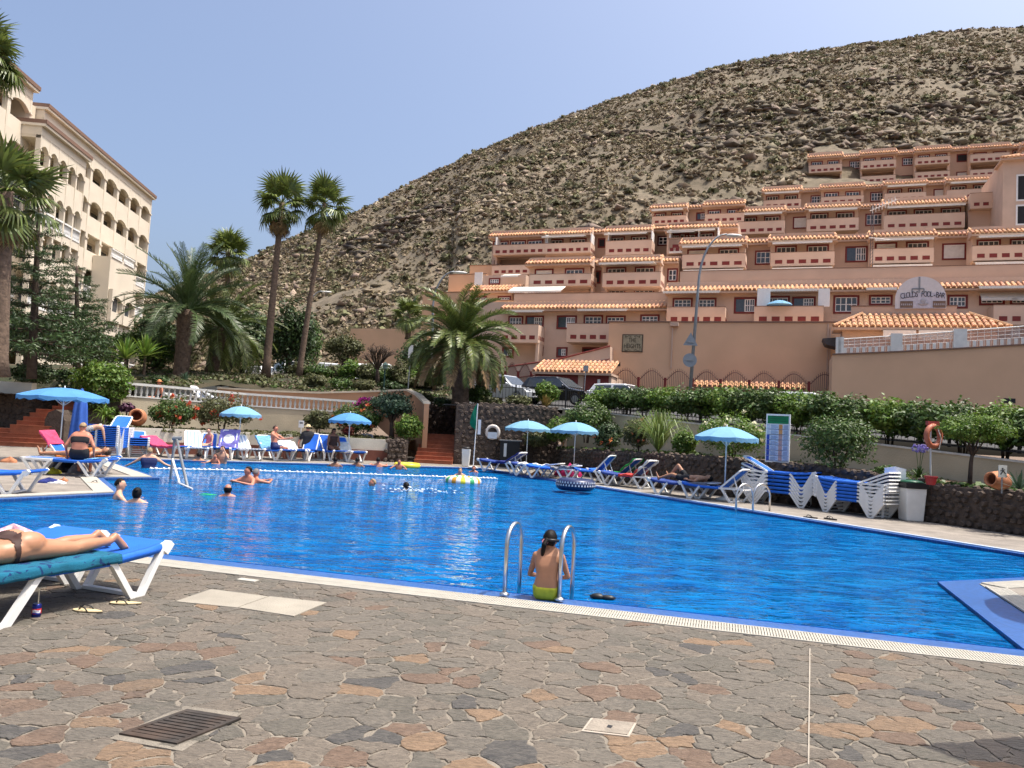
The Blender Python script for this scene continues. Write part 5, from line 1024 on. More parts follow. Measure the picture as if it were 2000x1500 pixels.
tree('bushy dark tree between the big date palm and the hotel', 300, 735, 262, 345, 640, 738, 46.5, LEAF[0], .22, k=10, tr=.2)
tree('hanging green tree right of the leaning fan palm trunk', 600, 735, 566, 632, 610, 725, 57, LEAF[0], .26, k=10, tr=.18, drop=.9)
tree('bare twiggy bush tree in front of the white vans', 737, 748, 700, 775, 668, 722, 43, LEAF[3], .1, tr=.11, bare=True, k=12, name='bare_tree')
tree('dark leafy tree behind the bare twiggy one', 800, 730, 775, 850, 655, 730, 55, LEAF[1], .2, k=9)
tree('olive green scrubby tree at the foot of the hill above the vans', 670, 715, 632, 712, 650, 716, 64, LEAF[3], .24, k=9)
tree('dark bushy tree low in front of the hotel galleries', 60, 720, -30, 130, 600, 700, 33, LEAF[1], .2, k=12, tr=.22)
tree('mid green tree between the hotel and the yuccas', 165, 735, 120, 215, 640, 720, 38, LEAF[1], .2, k=9, tr=.12)
tree('small dark shrub tree below the hotel corner', 245, 735, 215, 290, 640, 700, 45, LEAF[0], .22, k=8, tr=.1)
tree('small rounded pine with a dark trunk in the far planter', 765, 858, 722, 808, 762, 822, 34.2, LEAF[4], .13, tr=.10, dens=1.3, k=9, name='round_pine')
tree('small tree with bright green umbrella crown on the right planter', 1893, 950, 1838, 1968, 806, 872, 17.8, LEAF[2], .075, tr=.045, dens=1.0, k=9)
# layered araucaria at left
def araucaria(label, bpx, bpy, tpx, tpy, Y, seed=1):
    base, top = D(bpx, bpy, Y), D(tpx, tpy, Y); d = top-base; H_ = d.z; t = thing('araucaria', label, 'tree', base); b = MB(); b.tube([(d.x*i/8, d.y*i/8, H_*i/8-.1*(i == 0)) for i in range(9)], [.17*(1-.8*i/8)+.02 for i in range(9)], 8); b.build('trunk', BARKD, t, True)
    r = random.Random(seed); var = []
    for vv in range(3):
        bb = MB(); bb.tube([(0, 0, 0), (.5, 0, -.02), (1.0, 0, .10)], [.02, .014, .006], 4); V, Q = [], []
        rr = np.random.default_rng(vv+seed); n_ = 210; u_ = rr.uniform(.15, 1.05, n_)**.7; dirs = rr.normal(size=(n_, 3))*np.array([.5, 1, .45]); dirs /= np.linalg.norm(dirs, axis=1, keepdims=True); c = np.stack([u_, rr.normal(size=n_)*.10*(.4+u_), rr.normal(size=n_)*.035+.1*u_**2], 1); s = np.cross(dirs, rr.normal(size=(n_, 3))); s /= np.linalg.norm(s, axis=1, keepdims=True); l_ = .13*rr.uniform(.6, 1.2, n_)[:, None]
        VV = np.stack([c-s*.010, c+dirs*l_*.6-s*.014, c+dirs*l_, c+dirs*l_*.6+s*.014], 1).reshape(-1, 3); o_ = len(bb.v); bb.v += [tuple(q) for q in VV]; q0 = np.arange(n_*4).reshape(-1, 4)+o_; bb.f += q0.tolist(); bb.m += [1]*n_
        var.append(bb.mesh('branch', [BARKD, LEAF[1]]))
    for k_ in range(13):
        q = .14+.84*k_/12; Lb = 2.5*(1-q*.80)*r.uniform(.85, 1.15)
        for j in range(5):
            a = j*1.257+k_*.7+r.uniform(-.2, .2); o = ob('branch', r.choice(var), t); o.matrix_local = Matrix.Translation((d.x*q, d.y*q, H_*q)) @ Matrix.Rotation(a, 4, 'Z') @ Matrix.Rotation(r.uniform(-.06, .12), 4, 'Y') @ Matrix.Diagonal((Lb, Lb*.9, Lb, 1))
araucaria('layered araucaria with flat tiers of needles in front of the hotel', 62, 735, 76, 405, 30, 3)
araucaria('shorter layered araucaria at the left edge beside the stout fan palm', 150, 735, 150, 520, 36, 8)
# ---- garden shrubs, far planter and left banks
pl2('light green glossy leaved bush left above the stacked loungers', 148, 252, 700, 792, 32, LEAF[2], .15, k=9)
pl2('low dark bush beside the blue parasol at left', 20, 110, 705, 752, 33.5, LEAF[1], .13); pl2('dark flowering bush behind the blue parasol', 105, 160, 715, 770, 32.5, LEAF[1], .13, flowers=PWHITE, nf=25, fs=.12); pl2('pale leaved plant beside the topmost red steps', 150, 205, 765, 800, 31.5, LEAF[0], .14)
pl2('rounded hibiscus bush with scattered orange red flowers', 290, 374, 768, 836, 31.2, LEAF[0], .105, flowers=PORA, nf=26, fs=.17, k=9); pl2('looser hibiscus bush with deep red flowers', 374, 492, 764, 838, 32.2, LEAF[3], .11, flowers=PRED, nf=26, fs=.17, k=10)
pl2('small green bush on the far planter left of the red flowers', 592, 650, 797, 842, 34, LEAF[3], .11); pl2('flowering hibiscus bush behind the middle blue parasol', 645, 745, 785, 852, 34.6, LEAF[0], .12, flowers=PORA, nf=22, fs=.17, k=9)
pl2('magenta bougainvillea against the balustrade', 692, 738, 773, 800, 35.6, LEAF[3], .1, flowers=PMAG, nf=90, fs=.16, name='bougainvillea'); pl2('bright green bush at the foot of the rounded pine', 768, 826, 806, 862, 33.4, LEAF[2], .12, k=8)
pl2('dark purple leaved plant beside the tipped terracotta jar', 232, 262, 782, 806, 30.5, M('purple_leaf', (.07, .02, .045), .6, .2, island=.4), .16); pl2('small spiky red leaved plant under the middle parasol', 668, 690, 828, 852, 33.6, M('red_leaf', (.12, .02, .015), .6, .2, island=.4), .18)
for i, (x0, x1, yt, yb, yy, lf) in enumerate(((592, 640, 728, 760, 42, 3), (640, 690, 735, 763, 41, 0), (686, 735, 738, 764, 41, 3), (735, 790, 742, 764, 40.5, 1), (600, 650, 712, 740, 46, 0), (800, 850, 765, 790, 37, 3), (480, 525, 728, 752, 43, 3), (845, 885, 772, 795, 36.5, 1), (690, 760, 722, 748, 46, 3), (770, 850, 728, 758, 44, 3), (290, 330, 730, 752, 38, 1), (930, 985, 772, 800, 36, 3), (985, 1040, 768, 796, 36, 3), (640, 690, 712, 738, 48, 0))):
    pl2(['dry olive', 'mid green', 'dark', 'rusty olive'][i % 4]+' ground shrub '+['below the tall fan palms', 'on the bank above the tan wall', 'right of it on the same bank', 'beside the green lantern', 'in front of the vans', 'at the end of the tan wall', 'left under the taller fan palm', 'left of the date palm trunk above the lava wall', 'along the street fence before the vans', 'beside the street sign post', 'behind the upper terrace loungers', 'right of the date palm trunk', 'under the silver car', 'at the street fence by the slim palm'][i], x0, x1, yt, yb, yy, LEAF[lf], .15, dens=.8, group='ground shrubs on the garden bank')
def spiky(label, px, py, Y, n, L, leaf, el=(85, 5), w_=.05, droop=.35, name='yucca', cat='plant', stem=0., group=None, flowers=None):
    c = D(px, py, Y); t = thing(name, label, cat, c, 0, group); r = random.Random(int(px*7+py)); b = MB()
    for i in range(n):
        a = i*2.39996; e = R(el[0]+(el[1]-el[0])*(i/n)+r.uniform(-8, 8)); l_ = L*r.uniform(.7, 1.1); d = Vector((math.cos(a)*math.cos(e), math.sin(a)*math.cos(e), math.sin(e))); s = Vector((-math.sin(a), math.cos(a), 0)); o_ = Vector((0, 0, stem)); p1, p2, p3 = o_+d*l_*.35, o_+d*l_*.72-Vector((0, 0, droop*l_*.22)), o_+d*l_*1.0-Vector((0, 0, droop*l_*.7))
        b.add([o_-s*w_*.4, o_+s*w_*.4, p1+s*w_*.6, p1-s*w_*.6, p2+s*w_*.5, p2-s*w_*.5, p3], [(0, 1, 2, 3), (3, 2, 4, 5), (5, 4, 6)])
    b.build('blades', leaf, t)
    if stem: b = MB(); b.tube([(0, 0, -.1), (0, 0, stem)], [.07, .05], 6); b.build('stem', BARKD, t)
    if flowers: 
        b = MB()
        for i in range(3):
            x, y = r.uniform(-.15, .15), r.uniform(-.1, .1); b.tube([(0, 0, .1), (x, y, L*1.35)], .008, 4); 
            for q in range(26): v = Vector((r.gauss(0, 1), r.gauss(0, 1), r.gauss(0, 1))).normalized()*.085; b.mi = 1; b.ell(Vector((x, y, L*1.4))+v, (.022, .022, .03), 5, 4); b.mi = 0
        b.build('flower_head', [LEAF[0], flowers], t)
    return t
spiky('yucca with yellow green spikes, left of the yucca pair', 243, 730, 36, 60, 1.3, LEAF[2], w_=.08, droop=.2, stem=.7, group='yuccas above the balustrade'); spiky('yucca with yellow green spikes, right of the yucca pair', 281, 728, 37, 60, 1.3, LEAF[2], w_=.08, droop=.2, stem=.8, group='yuccas above the balustrade')
spiky('arching grassy plant right of the stacked loungers', 236, 832, 30, 70, .9, LEAF[2], w_=.035, droop=.8); spiky('strappy plant behind the folded blue parasol', 205, 815, 30, 50, .9, LEAF[2], w_=.05, droop=.7); spiky('pale aloe beside the lower terrace loungers', 362, 742, 38, 26, .5, LEAF[4], w_=.06, droop=.2)
spiky('tall reed grass clump in the right planter', 1285, 882, 26.2, 230, 2.6, M('reed_leaf', (.16, .22, .05), .5, .2, 2, island=.35, trans=.3), el=(89, 48), w_=.022, droop=.85, name='reed_grass'); spiky('yellow dry grass tuft by the street fence', 1065, 797, 35.8, 80, .9, M('dry_grass', (.30, .22, .07), .8, .2, island=.4), el=(88, 35), w_=.03, droop=.4, name='dry_grass'); spiky('small strappy plant with a lilac flower head by the red pot', 1795, 935, 18.6, 46, .52, LEAF[0], w_=.035, droop=.7, name='agapanthus', flowers=PLIL); spiky('spiky aloe at the right edge of the planter', 1990, 955, 15.8, 18, .42, LEAF[4], w_=.06, droop=.1)
pl2('large feathery green bush behind the two right parasols', 1098, 1192, 778, 858, 31.5, LEAF[0], .11, k=9); pl2('yellow green bush left of the feathery one', 1060, 1118, 812, 866, 33.2, LEAF[2], .11); pl2('dark oleander bush right of the right-hand far parasol', 1160, 1215, 822, 880, 29, LEAF[1], .10, flowers=PORA, nf=5, fs=.12); pl2('low green bush under the left of the two far parasols', 1020, 1075, 840, 874, 33.6, LEAF[3], .1)
pl2('dry pinkish flowering bush before the cream garden wall', 1215, 1275, 812, 880, 27.2, LEAF[3], .095, flowers=PORA, nf=9, fs=.09); pl2('narrow light green bush at the foot of the reed grass', 1310, 1360, 835, 895, 25.0, LEAF[2], .09); pl2('rounded yellow green bush with cream flowers behind the right parasol', 1366, 1490, 800, 898, 23.6, LEAF[2], .085, flowers=PWHITE, nf=30, fs=.12, k=10); 
pl2('big oleander bush right of the green notice board', 1560, 1706, 798, 926, 20.4, LEAF[0], .10, k=12, aspect=.4, dens=1.7); pl2('low trailing green plant on the lava wall beyond the big oleander', 1700, 1770, 905, 940, 19.4, LEAF[0], .075)
# hedge shrubs along the street on top of the garden wall
HDp = dense([(3.4, 34.6), (6.2, 30.6), (8.9, 26.2), (13.0, 20.2), (14.5, 16.9), (17.0, 12.2)], 1.02)
HTOP = [(1100, 765), (1180, 755), (1300, 753), (1500, 753), (1700, 772), (1850, 780), (2000, 784), (2300, 800)]
M_HS = M('hedge_stem', (.11, .085, .06), .9, .3, 8); ORD2 = 'first second third fourth fifth sixth seventh eighth ninth tenth eleventh twelfth thirteenth fourteenth fifteenth sixteenth seventeenth eighteenth nineteenth twentieth'.split()+['twenty-%s' % q for q in 'first second third fourth fifth sixth seventh eighth ninth'.split()]
for i, p in enumerate(HDp[1:]):
    px = proj(p.x, p.y, 3)[0]; zb = Zat(p.x, p.y, pyinterp(CT, px))-.05; zt = Zat(p.x, p.y, pyinterp(HTOP, px)); h_ = zt-zb
    t = plant(f'{ORD2[i]} hedge shrub from the left, crooked stems above the cream garden wall', (p.x, p.y, zb-.1), .92, max(.3, (h_-.28)/2), LEAF[0] if i % 3 else LEAF[2], .135, cat='hedge', name='hedge_shrub', stem=.34, k=9, dens=1.0, stems=6, group='hedge shrubs along the street', bark=M_HS)
gx_ = [(585+i*33, 700+(i % 3)*5, 748+i*1.2, 48-i*.55) for i in range(9)]
for i, (x, yt, yb, yy) in enumerate(gx_): pl2(f'{ORD2[i]} olive shrub from the left along the garden fence before the vans', x-24, x+24, yt, yb, yy, LEAF[(3, 0, 3, 2)[i % 4]], .15, group='shrubs along the garden fence')
# low street fence, black bars
def barfence(label, pts, tops, h_, step):
    t = thing('street_fence', label, 'fence'); P_ = dense(pts, 1.8)
    for i, p in enumerate(P_): z = zst(p.x, p.y)-.1; b = MB(); b.box(p.x-.035, p.x+.035, p.y-.035, p.y+.035, z, z+h_+.12); b.build('post', BLACK, t)
    b = MB()
    for a, c in zip(P_[:-1], P_[1:]):
        za, zc = zst(*a), zst(*c)
        for f_ in (.12, h_-.12): b.tube([(*a, za+f_), (*c, zc+f_)], .018, 4)
        n_ = int((c-a).length/step)
        for i in range(1, n_): q = a+(c-a)*(i/n_); z = za+(zc-za)*i/n_; b.tube([(*q, z), (*q, z+h_)], .010, 4)
    stuff(b.build('bars', BLACK, t))
barfence('black iron street fence between the hedge and the big date palm', [(-9, 46), (-3.4, 43.5), (-2.2, 37.6), (2.6, 36.6), (5.0, 33.0)], None, 1.0, .16); barfence('black iron street fence along the vans in the left garden', [(-20, 52), (-9, 46.1)], None, 1.0, .16); barfence('black iron street fence behind the hedge shrubs', [(5.2, 33.4), (9.6, 26.6), (13.6, 20.5), (15.2, 17.0), (17.8, 12)], None, .9, .2)

pl2('creeper bush on the street fence between the two cars', 1042, 1092, 742, 790, 36.4, LEAF[2], .13); pl2('creeper bush on the street fence left of the silver car', 905, 958, 748, 790, 37.2, LEAF[0], .13)
# ================================================================ LOUNGERS, PARASOLS, POOL FITTINGS, VEHICLES, STREET
_lm = {}
def striped(name, c1, c2, sc=9.):
    m = bpy.data.materials.new(name); m.use_nodes = True; n = m.node_tree.nodes; L = m.node_tree.links; tc = n.new('ShaderNodeTexCoord'); w_ = n.new('ShaderNodeTexWave'); w_.bands_direction = 'Y'; w_.inputs['Scale'].default_value = sc; L.new(tc.outputs['Object'], w_.inputs[0])
    r = n.new('ShaderNodeValToRGB'); r.color_ramp.interpolation = 'CONSTANT'; r.color_ramp.elements[0].color = (*c1, 1); r.color_ramp.elements[1].color = (*c2, 1); r.color_ramp.elements[1].position = .5; L.new(w_.outputs[0], r.inputs[0]); L.new(r.outputs[0], n['Principled BSDF'].inputs['Base Color']); n['Principled BSDF'].inputs['Roughness'].default_value = .85; return m
STRIPE = striped('striped_sling', (.70, .71, .72), (.28, .36, .52), 2.6)
def bend(pts, k=4):
    """round the inner corners of a polyline in the xz plane"""
    out = [Vector(pts[0])]
    for a, b_, c in zip(pts[:-2], pts[1:-1], pts[2:]):
        a, b_, c = Vector(a), Vector(b_), Vector(c); r_ = min((a-b_).length, (c-b_).length)*.42; p, q = b_+(a-b_).normalized()*r_, b_+(c-b_).normalized()*r_
        for i in range(k+1): t = i/k; out.append(p*(1-t)**2+b_*2*t*(1-t)+q*t*t)
    out.append(Vector(pts[-1])); return out
def lounger_parts(ang, sling, frame=RESIN):
    key = (ang, sling.name, frame.name)
    if key in _lm: return _lm[key]
    sides = []
    for s in (-1, 1):
        b = MB(); y = s*.315
        b.bar(bend([(-.94, y, .372), (-.92, y, .35), (-.66, y, .0), (-.58, y, .0), (-.34, y, .34), (-.30, y, .365)]), .055, .05, (0, 1, 0))
        b.bar(bend([(.31, y, .355), (.35, y, .33), (.58, y, .0), (.66, y, .0), (.86, y, .36), (.90, y, .42), (.94, y, .43)]), .055, .05, (0, 1, 0))
        b.bar(bend([(-.95, y, .372), (-.3, y, .36), (.3, y, .355), (.72, y, .385), (.95, y, .43)]), .045, .045, (0, 1, 0))
        b.bar([(.90, y, .36), (.97, y, .445)], .075, .06, (0, 1, 0)); sides.append(b.mesh('side_frame', frame))
    cr_ = []
    for x, z in ((.965, .432), (-.28, .352), (-.95, .36), (.62, .03), (-.62, .03)): b = MB(); b.bar([(x, -.288, z), (x, .288, z)], .06, .03, (1, 0, 0)); cr_.append(b.mesh('cross_bar', sling if x > .9 else frame))
    b = MB(); n = 14; vs = []
    for i in range(n+1):
        x = -.26+1.19*i/n; z = float(np.interp(x, [-.3, .3, .72, .95], [.378, .373, .403, .45]))
        for j in range(7): y = -.285+.57*j/6; vs.append((x, y, z+.004-.022*(1-(y/.285)**2)*math.sin(math.pi*i/n)))
    b.add(vs, [(i*7+j, (i+1)*7+j, (i+1)*7+j+1, i*7+j+1) for i in range(n) for j in range(6)])
    for s in (-1, 1): b.bar([(-.25, s*.313, .36), (.3, s*.313, .355), (.72, s*.313, .385), (.86, s*.313, .41)], .058, .066, (0, 1, 0))
    seat = b.mesh('seat_sling', sling, True)
    a = R(ang); hx_, hz_ = -.28, .378; P_ = lambda u_, y, o=0.: (hx_-math.cos(a)*u_-math.sin(a)*-o*-1*-1, y, hz_+math.sin(a)*u_+math.cos(a)*o)
    b = MB(); b.bar([P_(0, -.27), P_(.36, -.272), P_(.70, -.262), P_(.76, -.22), P_(.765, 0), P_(.76, .22), P_(.70, .262), P_(.36, .272), P_(0, .27)], .04, .04, (math.sin(a), 0, math.cos(a)))
    if ang > 12: b.bar([P_(.45, -.2), (-.72, -.2, .372)], .03, .02, (0, 1, 0)); b.bar([P_(.45, .2), (-.72, .2, .372)], .03, .02, (0, 1, 0))
    bk_ = b.mesh('backrest', frame); b = MB(); vs = []
    for i in range(9):
        u_ = .02+.71*i/8
        for j in range(7): y = -.25+.5*j/6; vs.append(P_(u_, y, .012-.02*(1-(y/.25)**2)*math.sin(math.pi*i/8)))
    b.add(vs, [(i*7+j, (i+1)*7+j, (i+1)*7+j+1, i*7+j+1) for i in range(8) for j in range(6)]); bs = b.mesh('back_sling', sling, True)
    _lm[key] = (sides, cr_, seat, bk_, bs); return _lm[key]
def lounger(label, loc, rz, ang=0, sling=SLING, group='blue sun loungers round the pool', frame=RESIN):
    t = thing('sun_lounger', label, 'sun lounger', loc, rz, group); sides, cr_, seat, bk_, bs = lounger_parts(ang, sling, frame)
    for m in sides: ob('side_frame', m, t)
    for m in cr_: ob('cross_bar', m, t)
    ob('seat_sling', seat, t); o = ob('backrest', bk_, t); ob('back_sling', bs, o); return t
def towel(label, loc, rz, ang, mat, x0=-.9, x1=.5, wd=.62, z=0., hang=.12, fold=.012, seed=1):
    """towel lying along a lounger, following its raised back, edges hanging"""
    b = MB(); a = R(ang); n, m = 26, 34; vs = []; rr = random.Random(seed); ph = rr.uniform(0, 6)
    for i in range(n+1):
        x = x0+(x1-x0)*i/n
        if x < -.28: u_ = -.28-x; cx, cz, tx, tz = -.28-math.cos(a)*u_, .392+math.sin(a)*u_, math.sin(a), math.cos(a)
        else: cx, cz, tx, tz = x, float(np.interp(x, [-.3, .3, .72, .95], [.392, .39, .42, .465])), 0, 1
        for j in range(m+1):
            y = (j/m-.5)*(wd+2*hang); k = max(0, abs(y)-.352); yy = math.copysign(min(abs(y), .356+.010*math.sin(x*17+ph)), y); f_ = fold*(math.sin(x*13+y*5+ph)+.6*math.sin(x*29-y*11))
            vs.append((cx+tx*(f_), yy, cz+tz*f_*.6-k+z+.024))
    b.add(vs, [(i*(m+1)+j, (i+1)*(m+1)+j, (i+1)*(m+1)+j+1, i*(m+1)+j+1) for i in range(n) for j in range(m)])
    o = b.build('towel', mat, None, True); o.location = loc; o.rotation_euler = (0, 0, rz); tag(o, label, 'towel'); o.data.materials[0] = mat
    md = o.modifiers.new('thickness', 'SOLIDIFY'); md.thickness = .012; return o
def axis(p1, p2, near=-1):
    """placement of a lounger from the two ground points of its near-side legs (head end first)"""
    a, c = G(*p1), G(*p2); d = (c-a); d.z = 0; d.normalize(); n = Vector((-d.y, d.x, 0))*(-near); m_ = (a+c)/2+n*.315; m_.z = 0; return m_, math.atan2(d.y, d.x)
# the two at the near left
l1, r1 = axis((15, 1226), (251, 1171)); lounger('nearest blue sun lounger, with the sunbather lying on it', l1, r1, 0)
dx_ = Vector((math.cos(r1), math.sin(r1), 0)); nx_ = Vector((-dx_.y, dx_.x, 0)); l2 = G(137, 1141)-dx_*.62+nx_*.315; l2.z = 0; lounger('empty blue sun lounger beyond the nearest one', l2, r1, 0)
def palm_towel():
    m = M('teal_palm_towel', (.008, .135, .225), .95, .12, 14, bump=.6, bsc=170); n = m.node_tree.nodes; L = m.node_tree.links; b = n['Principled BSDF']; old = b.inputs['Base Color'].links[0].from_socket
    tc = n.new('ShaderNodeTexCoord'); w_ = n.new('ShaderNodeTexNoise'); w_.inputs['Scale'].default_value = 6.5; w_.inputs['Detail'].default_value = 2; w_.inputs['Distortion'].default_value = 2.2; L.new(tc.outputs['Object'], w_.inputs[0]); r = n.new('ShaderNodeMapRange'); r.inputs[1].default_value = .58; r.inputs[2].default_value = .60; L.new(w_.outputs[0], r.inputs[0]); mx = n.new('ShaderNodeMix'); mx.data_type = 'RGBA'; L.new(r.outputs[0], mx.inputs['Factor']); L.new(old, mx.inputs['A']); mx.inputs['B'].default_value = (.005, .035, .13, 1); L.new(mx.outputs['Result'], b.inputs['Base Color']); return m
towel('teal towel with dark palm print under the sunbather', l1, r1, 0, palm_towel(), -.95, .40, .66, hang=.10, fold=.009)
# left deck
l3, r3 = axis((58, 927), (187, 933)); lounger('blue sun lounger with the woman in the black bikini sitting on it', l3, r3, 0)
d3 = Vector((math.cos(r3), math.sin(r3), 0)); n3 = Vector((-d3.y, d3.x, 0)); l4 = l3+n3*.95-d3*.35; lounger('blue sun lounger with raised back and orange towel behind the seated woman', l4, r3, 52)
towel('orange striped towel on the lounger behind the seated woman', l4, r3, 52, TW['orange'], -.4, .7); towel('pink towel hung over the raised back beside the red steps', l4, r3, 52, TW['pink'], -1.02, -.6, z=.02)
l5 = G(14, 966)-d3*.62+n3*.3; lounger('blue sun lounger cut by the left edge, on the grey deck', l5, r3, 0); towel('pale blue towel on the foot of the seated woman lounger', l3, r3, 0, TW['skyblue'], .45, .9, hang=.03)
ORD = ['topmost', 'second', 'third', 'fourth', 'fifth', 'sixth', 'seventh', 'eighth', 'ninth', 'tenth', 'lowest']
def stack(n, loc, rz, where, group, dz=.085, top_ang=0, ang=0, sling=SLING, top_sling=None):
    for i in range(n):
        k = n-1-i; nm = ORD[k] if k < n-1 else 'lowest'
        lounger(f'{nm} blue lounger {"from the top " if 0 < k < n-1 else ""}in the {where}', Vector(loc)+Vector((0, 0, dz*i)), rz, top_ang if k == 0 else ang, top_sling if (k == 0 and top_sling) else sling, group)
stack(11, G(222, 893), R(-78), 'tall stack left of the tipped jar', 'tall stack of blue loungers', .062, 30); stack(9, G(180, 889), R(-70), 'stack half hidden behind the bending man', 'half hidden stack of blue loungers', .08); stack(4, G(266, 890), R(-62), 'short stack under the white planter wall', 'short stack of blue loungers', .075, 18)
s1, a1 = axis((1482, 984), (1553, 991)); stack(6, s1, a1, 'left stack against the lava wall', 'left stack of blue loungers', .10, 28, 20); s2_, a2_ = axis((1696, 1011), (1617, 1000), 1); stack(6, s2_, a2_, 'right stack beside the white bin', 'right stack of blue loungers', .085, 22, 22)
# far row under the planter wall
FR = [((322, 892), -25, 25, SLING, 'far lounger spread with pink towels'), ((378, 896), -60, 50, STRIPE, 'white and blue striped lounger left of the seated child'), ((406, 893), -70, 40, SLING, 'lounger with the person in pink on it'), ((440, 896), -80, 60, SLING, 'lounger with the lilac towel on its raised back'), ((480, 897), -50, 40, STRIPE, 'second striped lounger, under the left far parasol'),
      ((534, 898), -40, 42, SLING, 'lounger with the man sitting sideways and reaching out'), ((570, 898), -55, 25, SLING, 'lounger with a long white towel, centre of the far row'), ((598, 899), -95, 62, SLING, 'lounger with upright blue back before the sunhat'), ((622, 898), -85, 55, SLING, 'lounger right of the upright blue back, half hidden'), ((648, 899), -55, 45, SLING, 'lounger with the dark haired woman in brown'), ((678, 901), -50, 48, SLING, 'lounger with white towel over blue back near the far edge'), ((722, 897), -60, 66, SLINGG, 'faded grey blue lounger at the right end of the far row')]
fl_ = []
for (px, py), rz, an, sl_, lb in FR: p = G(px, py); lounger(lb, p, R(rz), an, sl_); fl_.append((p, R(rz), an))
towel('pink towels on the far lounger beside the short stack', fl_[0][0], fl_[0][1], 25, TW['pink'], -1.0, .8); towel('lilac towel with a round white flower on a raised back', fl_[3][0], fl_[3][1], 60, TW['lilac'], -1.05, -.1)
b = MB(); p_, rz_, an_ = fl_[3]; b.lathe([(.19, 0), (.20, .006), (.12, .012)], 20); o = b.build('flower_print', TW['white'], None); o.matrix_world = Matrix.Translation(p_) @ Matrix.Rotation(rz_, 4, 'Z') @ Matrix.Translation((-.28-.40*math.cos(R(60))+.03, 0, .392+.36*math.sin(R(60))+.02)) @ Matrix.Rotation(R(60), 4, 'Y'); tag(o, 'round white flower patch on the lilac towel', 'towel')
towel('long white towel on the lounger in the centre of the far row', fl_[6][0], fl_[6][1], 25, TW['white'], -.9, .9); towel('white towel hanging over a blue lounger back near the far edge', fl_[10][0], fl_[10][1], 48, TW['white'], -.75, .9); towel('blue and white towel behind the man sitting sideways', fl_[5][0], fl_[5][1], 42, TW['skyblue'], -1.0, -.2)
# row along the right edge
RR_ = [((968, 921), 148, 32, SLINGD, 'navy towelled lounger leftmost along the right pool edge'), ((1033, 929), 152, 10, SLINGD, 'lounger strewn with pale clothes under the left of two parasols'), ((1064, 934), 150, 10, SLING, 'lounger with the orange bag below it'), ((1140, 940), 146, 46, SLING, 'lounger with bright blue raised back behind the tyre ring'), ((1188, 944), 142, 40, SLING, 'lounger with the green towel'), ((1214, 951), 140, 42, SLINGD, 'lounger with the red and cream towel nearest the lava wall'), ((1318, 969), 140, 6, SLINGD, 'lounger with the man lying with raised knees'), ((1382, 977), 138, 42, SLING, 'empty blue lounger at the foot of the right parasol')]
rl_ = []
for (px, py), rz, an, sl_, lb in RR_: p = G(px, py)+Vector((.25, .15, 0)); lounger(lb, p, R(rz), an, sl_); rl_.append((p, R(rz), an))
towel('navy and white patterned towel at the far right corner', rl_[0][0], rl_[0][1], 32, TW['navy'], -1.0, .1); towel('crumpled pale towel under the left far parasol', rl_[1][0], rl_[1][1], 10, TW['white'], -.4, .6, fold=.04); towel('second crumpled pale towel on the lounger with the bag', rl_[2][0], rl_[2][1], 10, TW['grey'], -.9, -.1, fold=.05); towel('bright green towel on a raised lounger back', rl_[4][0], rl_[4][1], 40, TW['green'], -1.02, -.1, fold=.02); towel('red towel on the lounger nearest the lava wall', rl_[5][0], rl_[5][1], 42, TW['red'], -.55, .2, fold=.02); towel('cream towel over the back above the red one', rl_[5][0], rl_[5][1], 42, TW['white'], -1.02, -.6, fold=.02); towel('dark grey towel under the man with raised knees', rl_[6][0], rl_[6][1], 6, TW['grey'], -.9, -.2, hang=.2)
for i, (px, yy) in enumerate(((350, 37.6), (405, 37.8), (432, 38.2))):
    p = D(px, 765, yy); p.z = 2.02; lounger(['white lounger left of three on the upper terrace', 'white lounger with raised back, middle on the upper terrace', 'white lounger at right end of the upper terrace'][i], p, R(-35+20*i), (10, 45, 30)[i], STRIPE if i else WHTD, 'white loungers on the upper terrace')
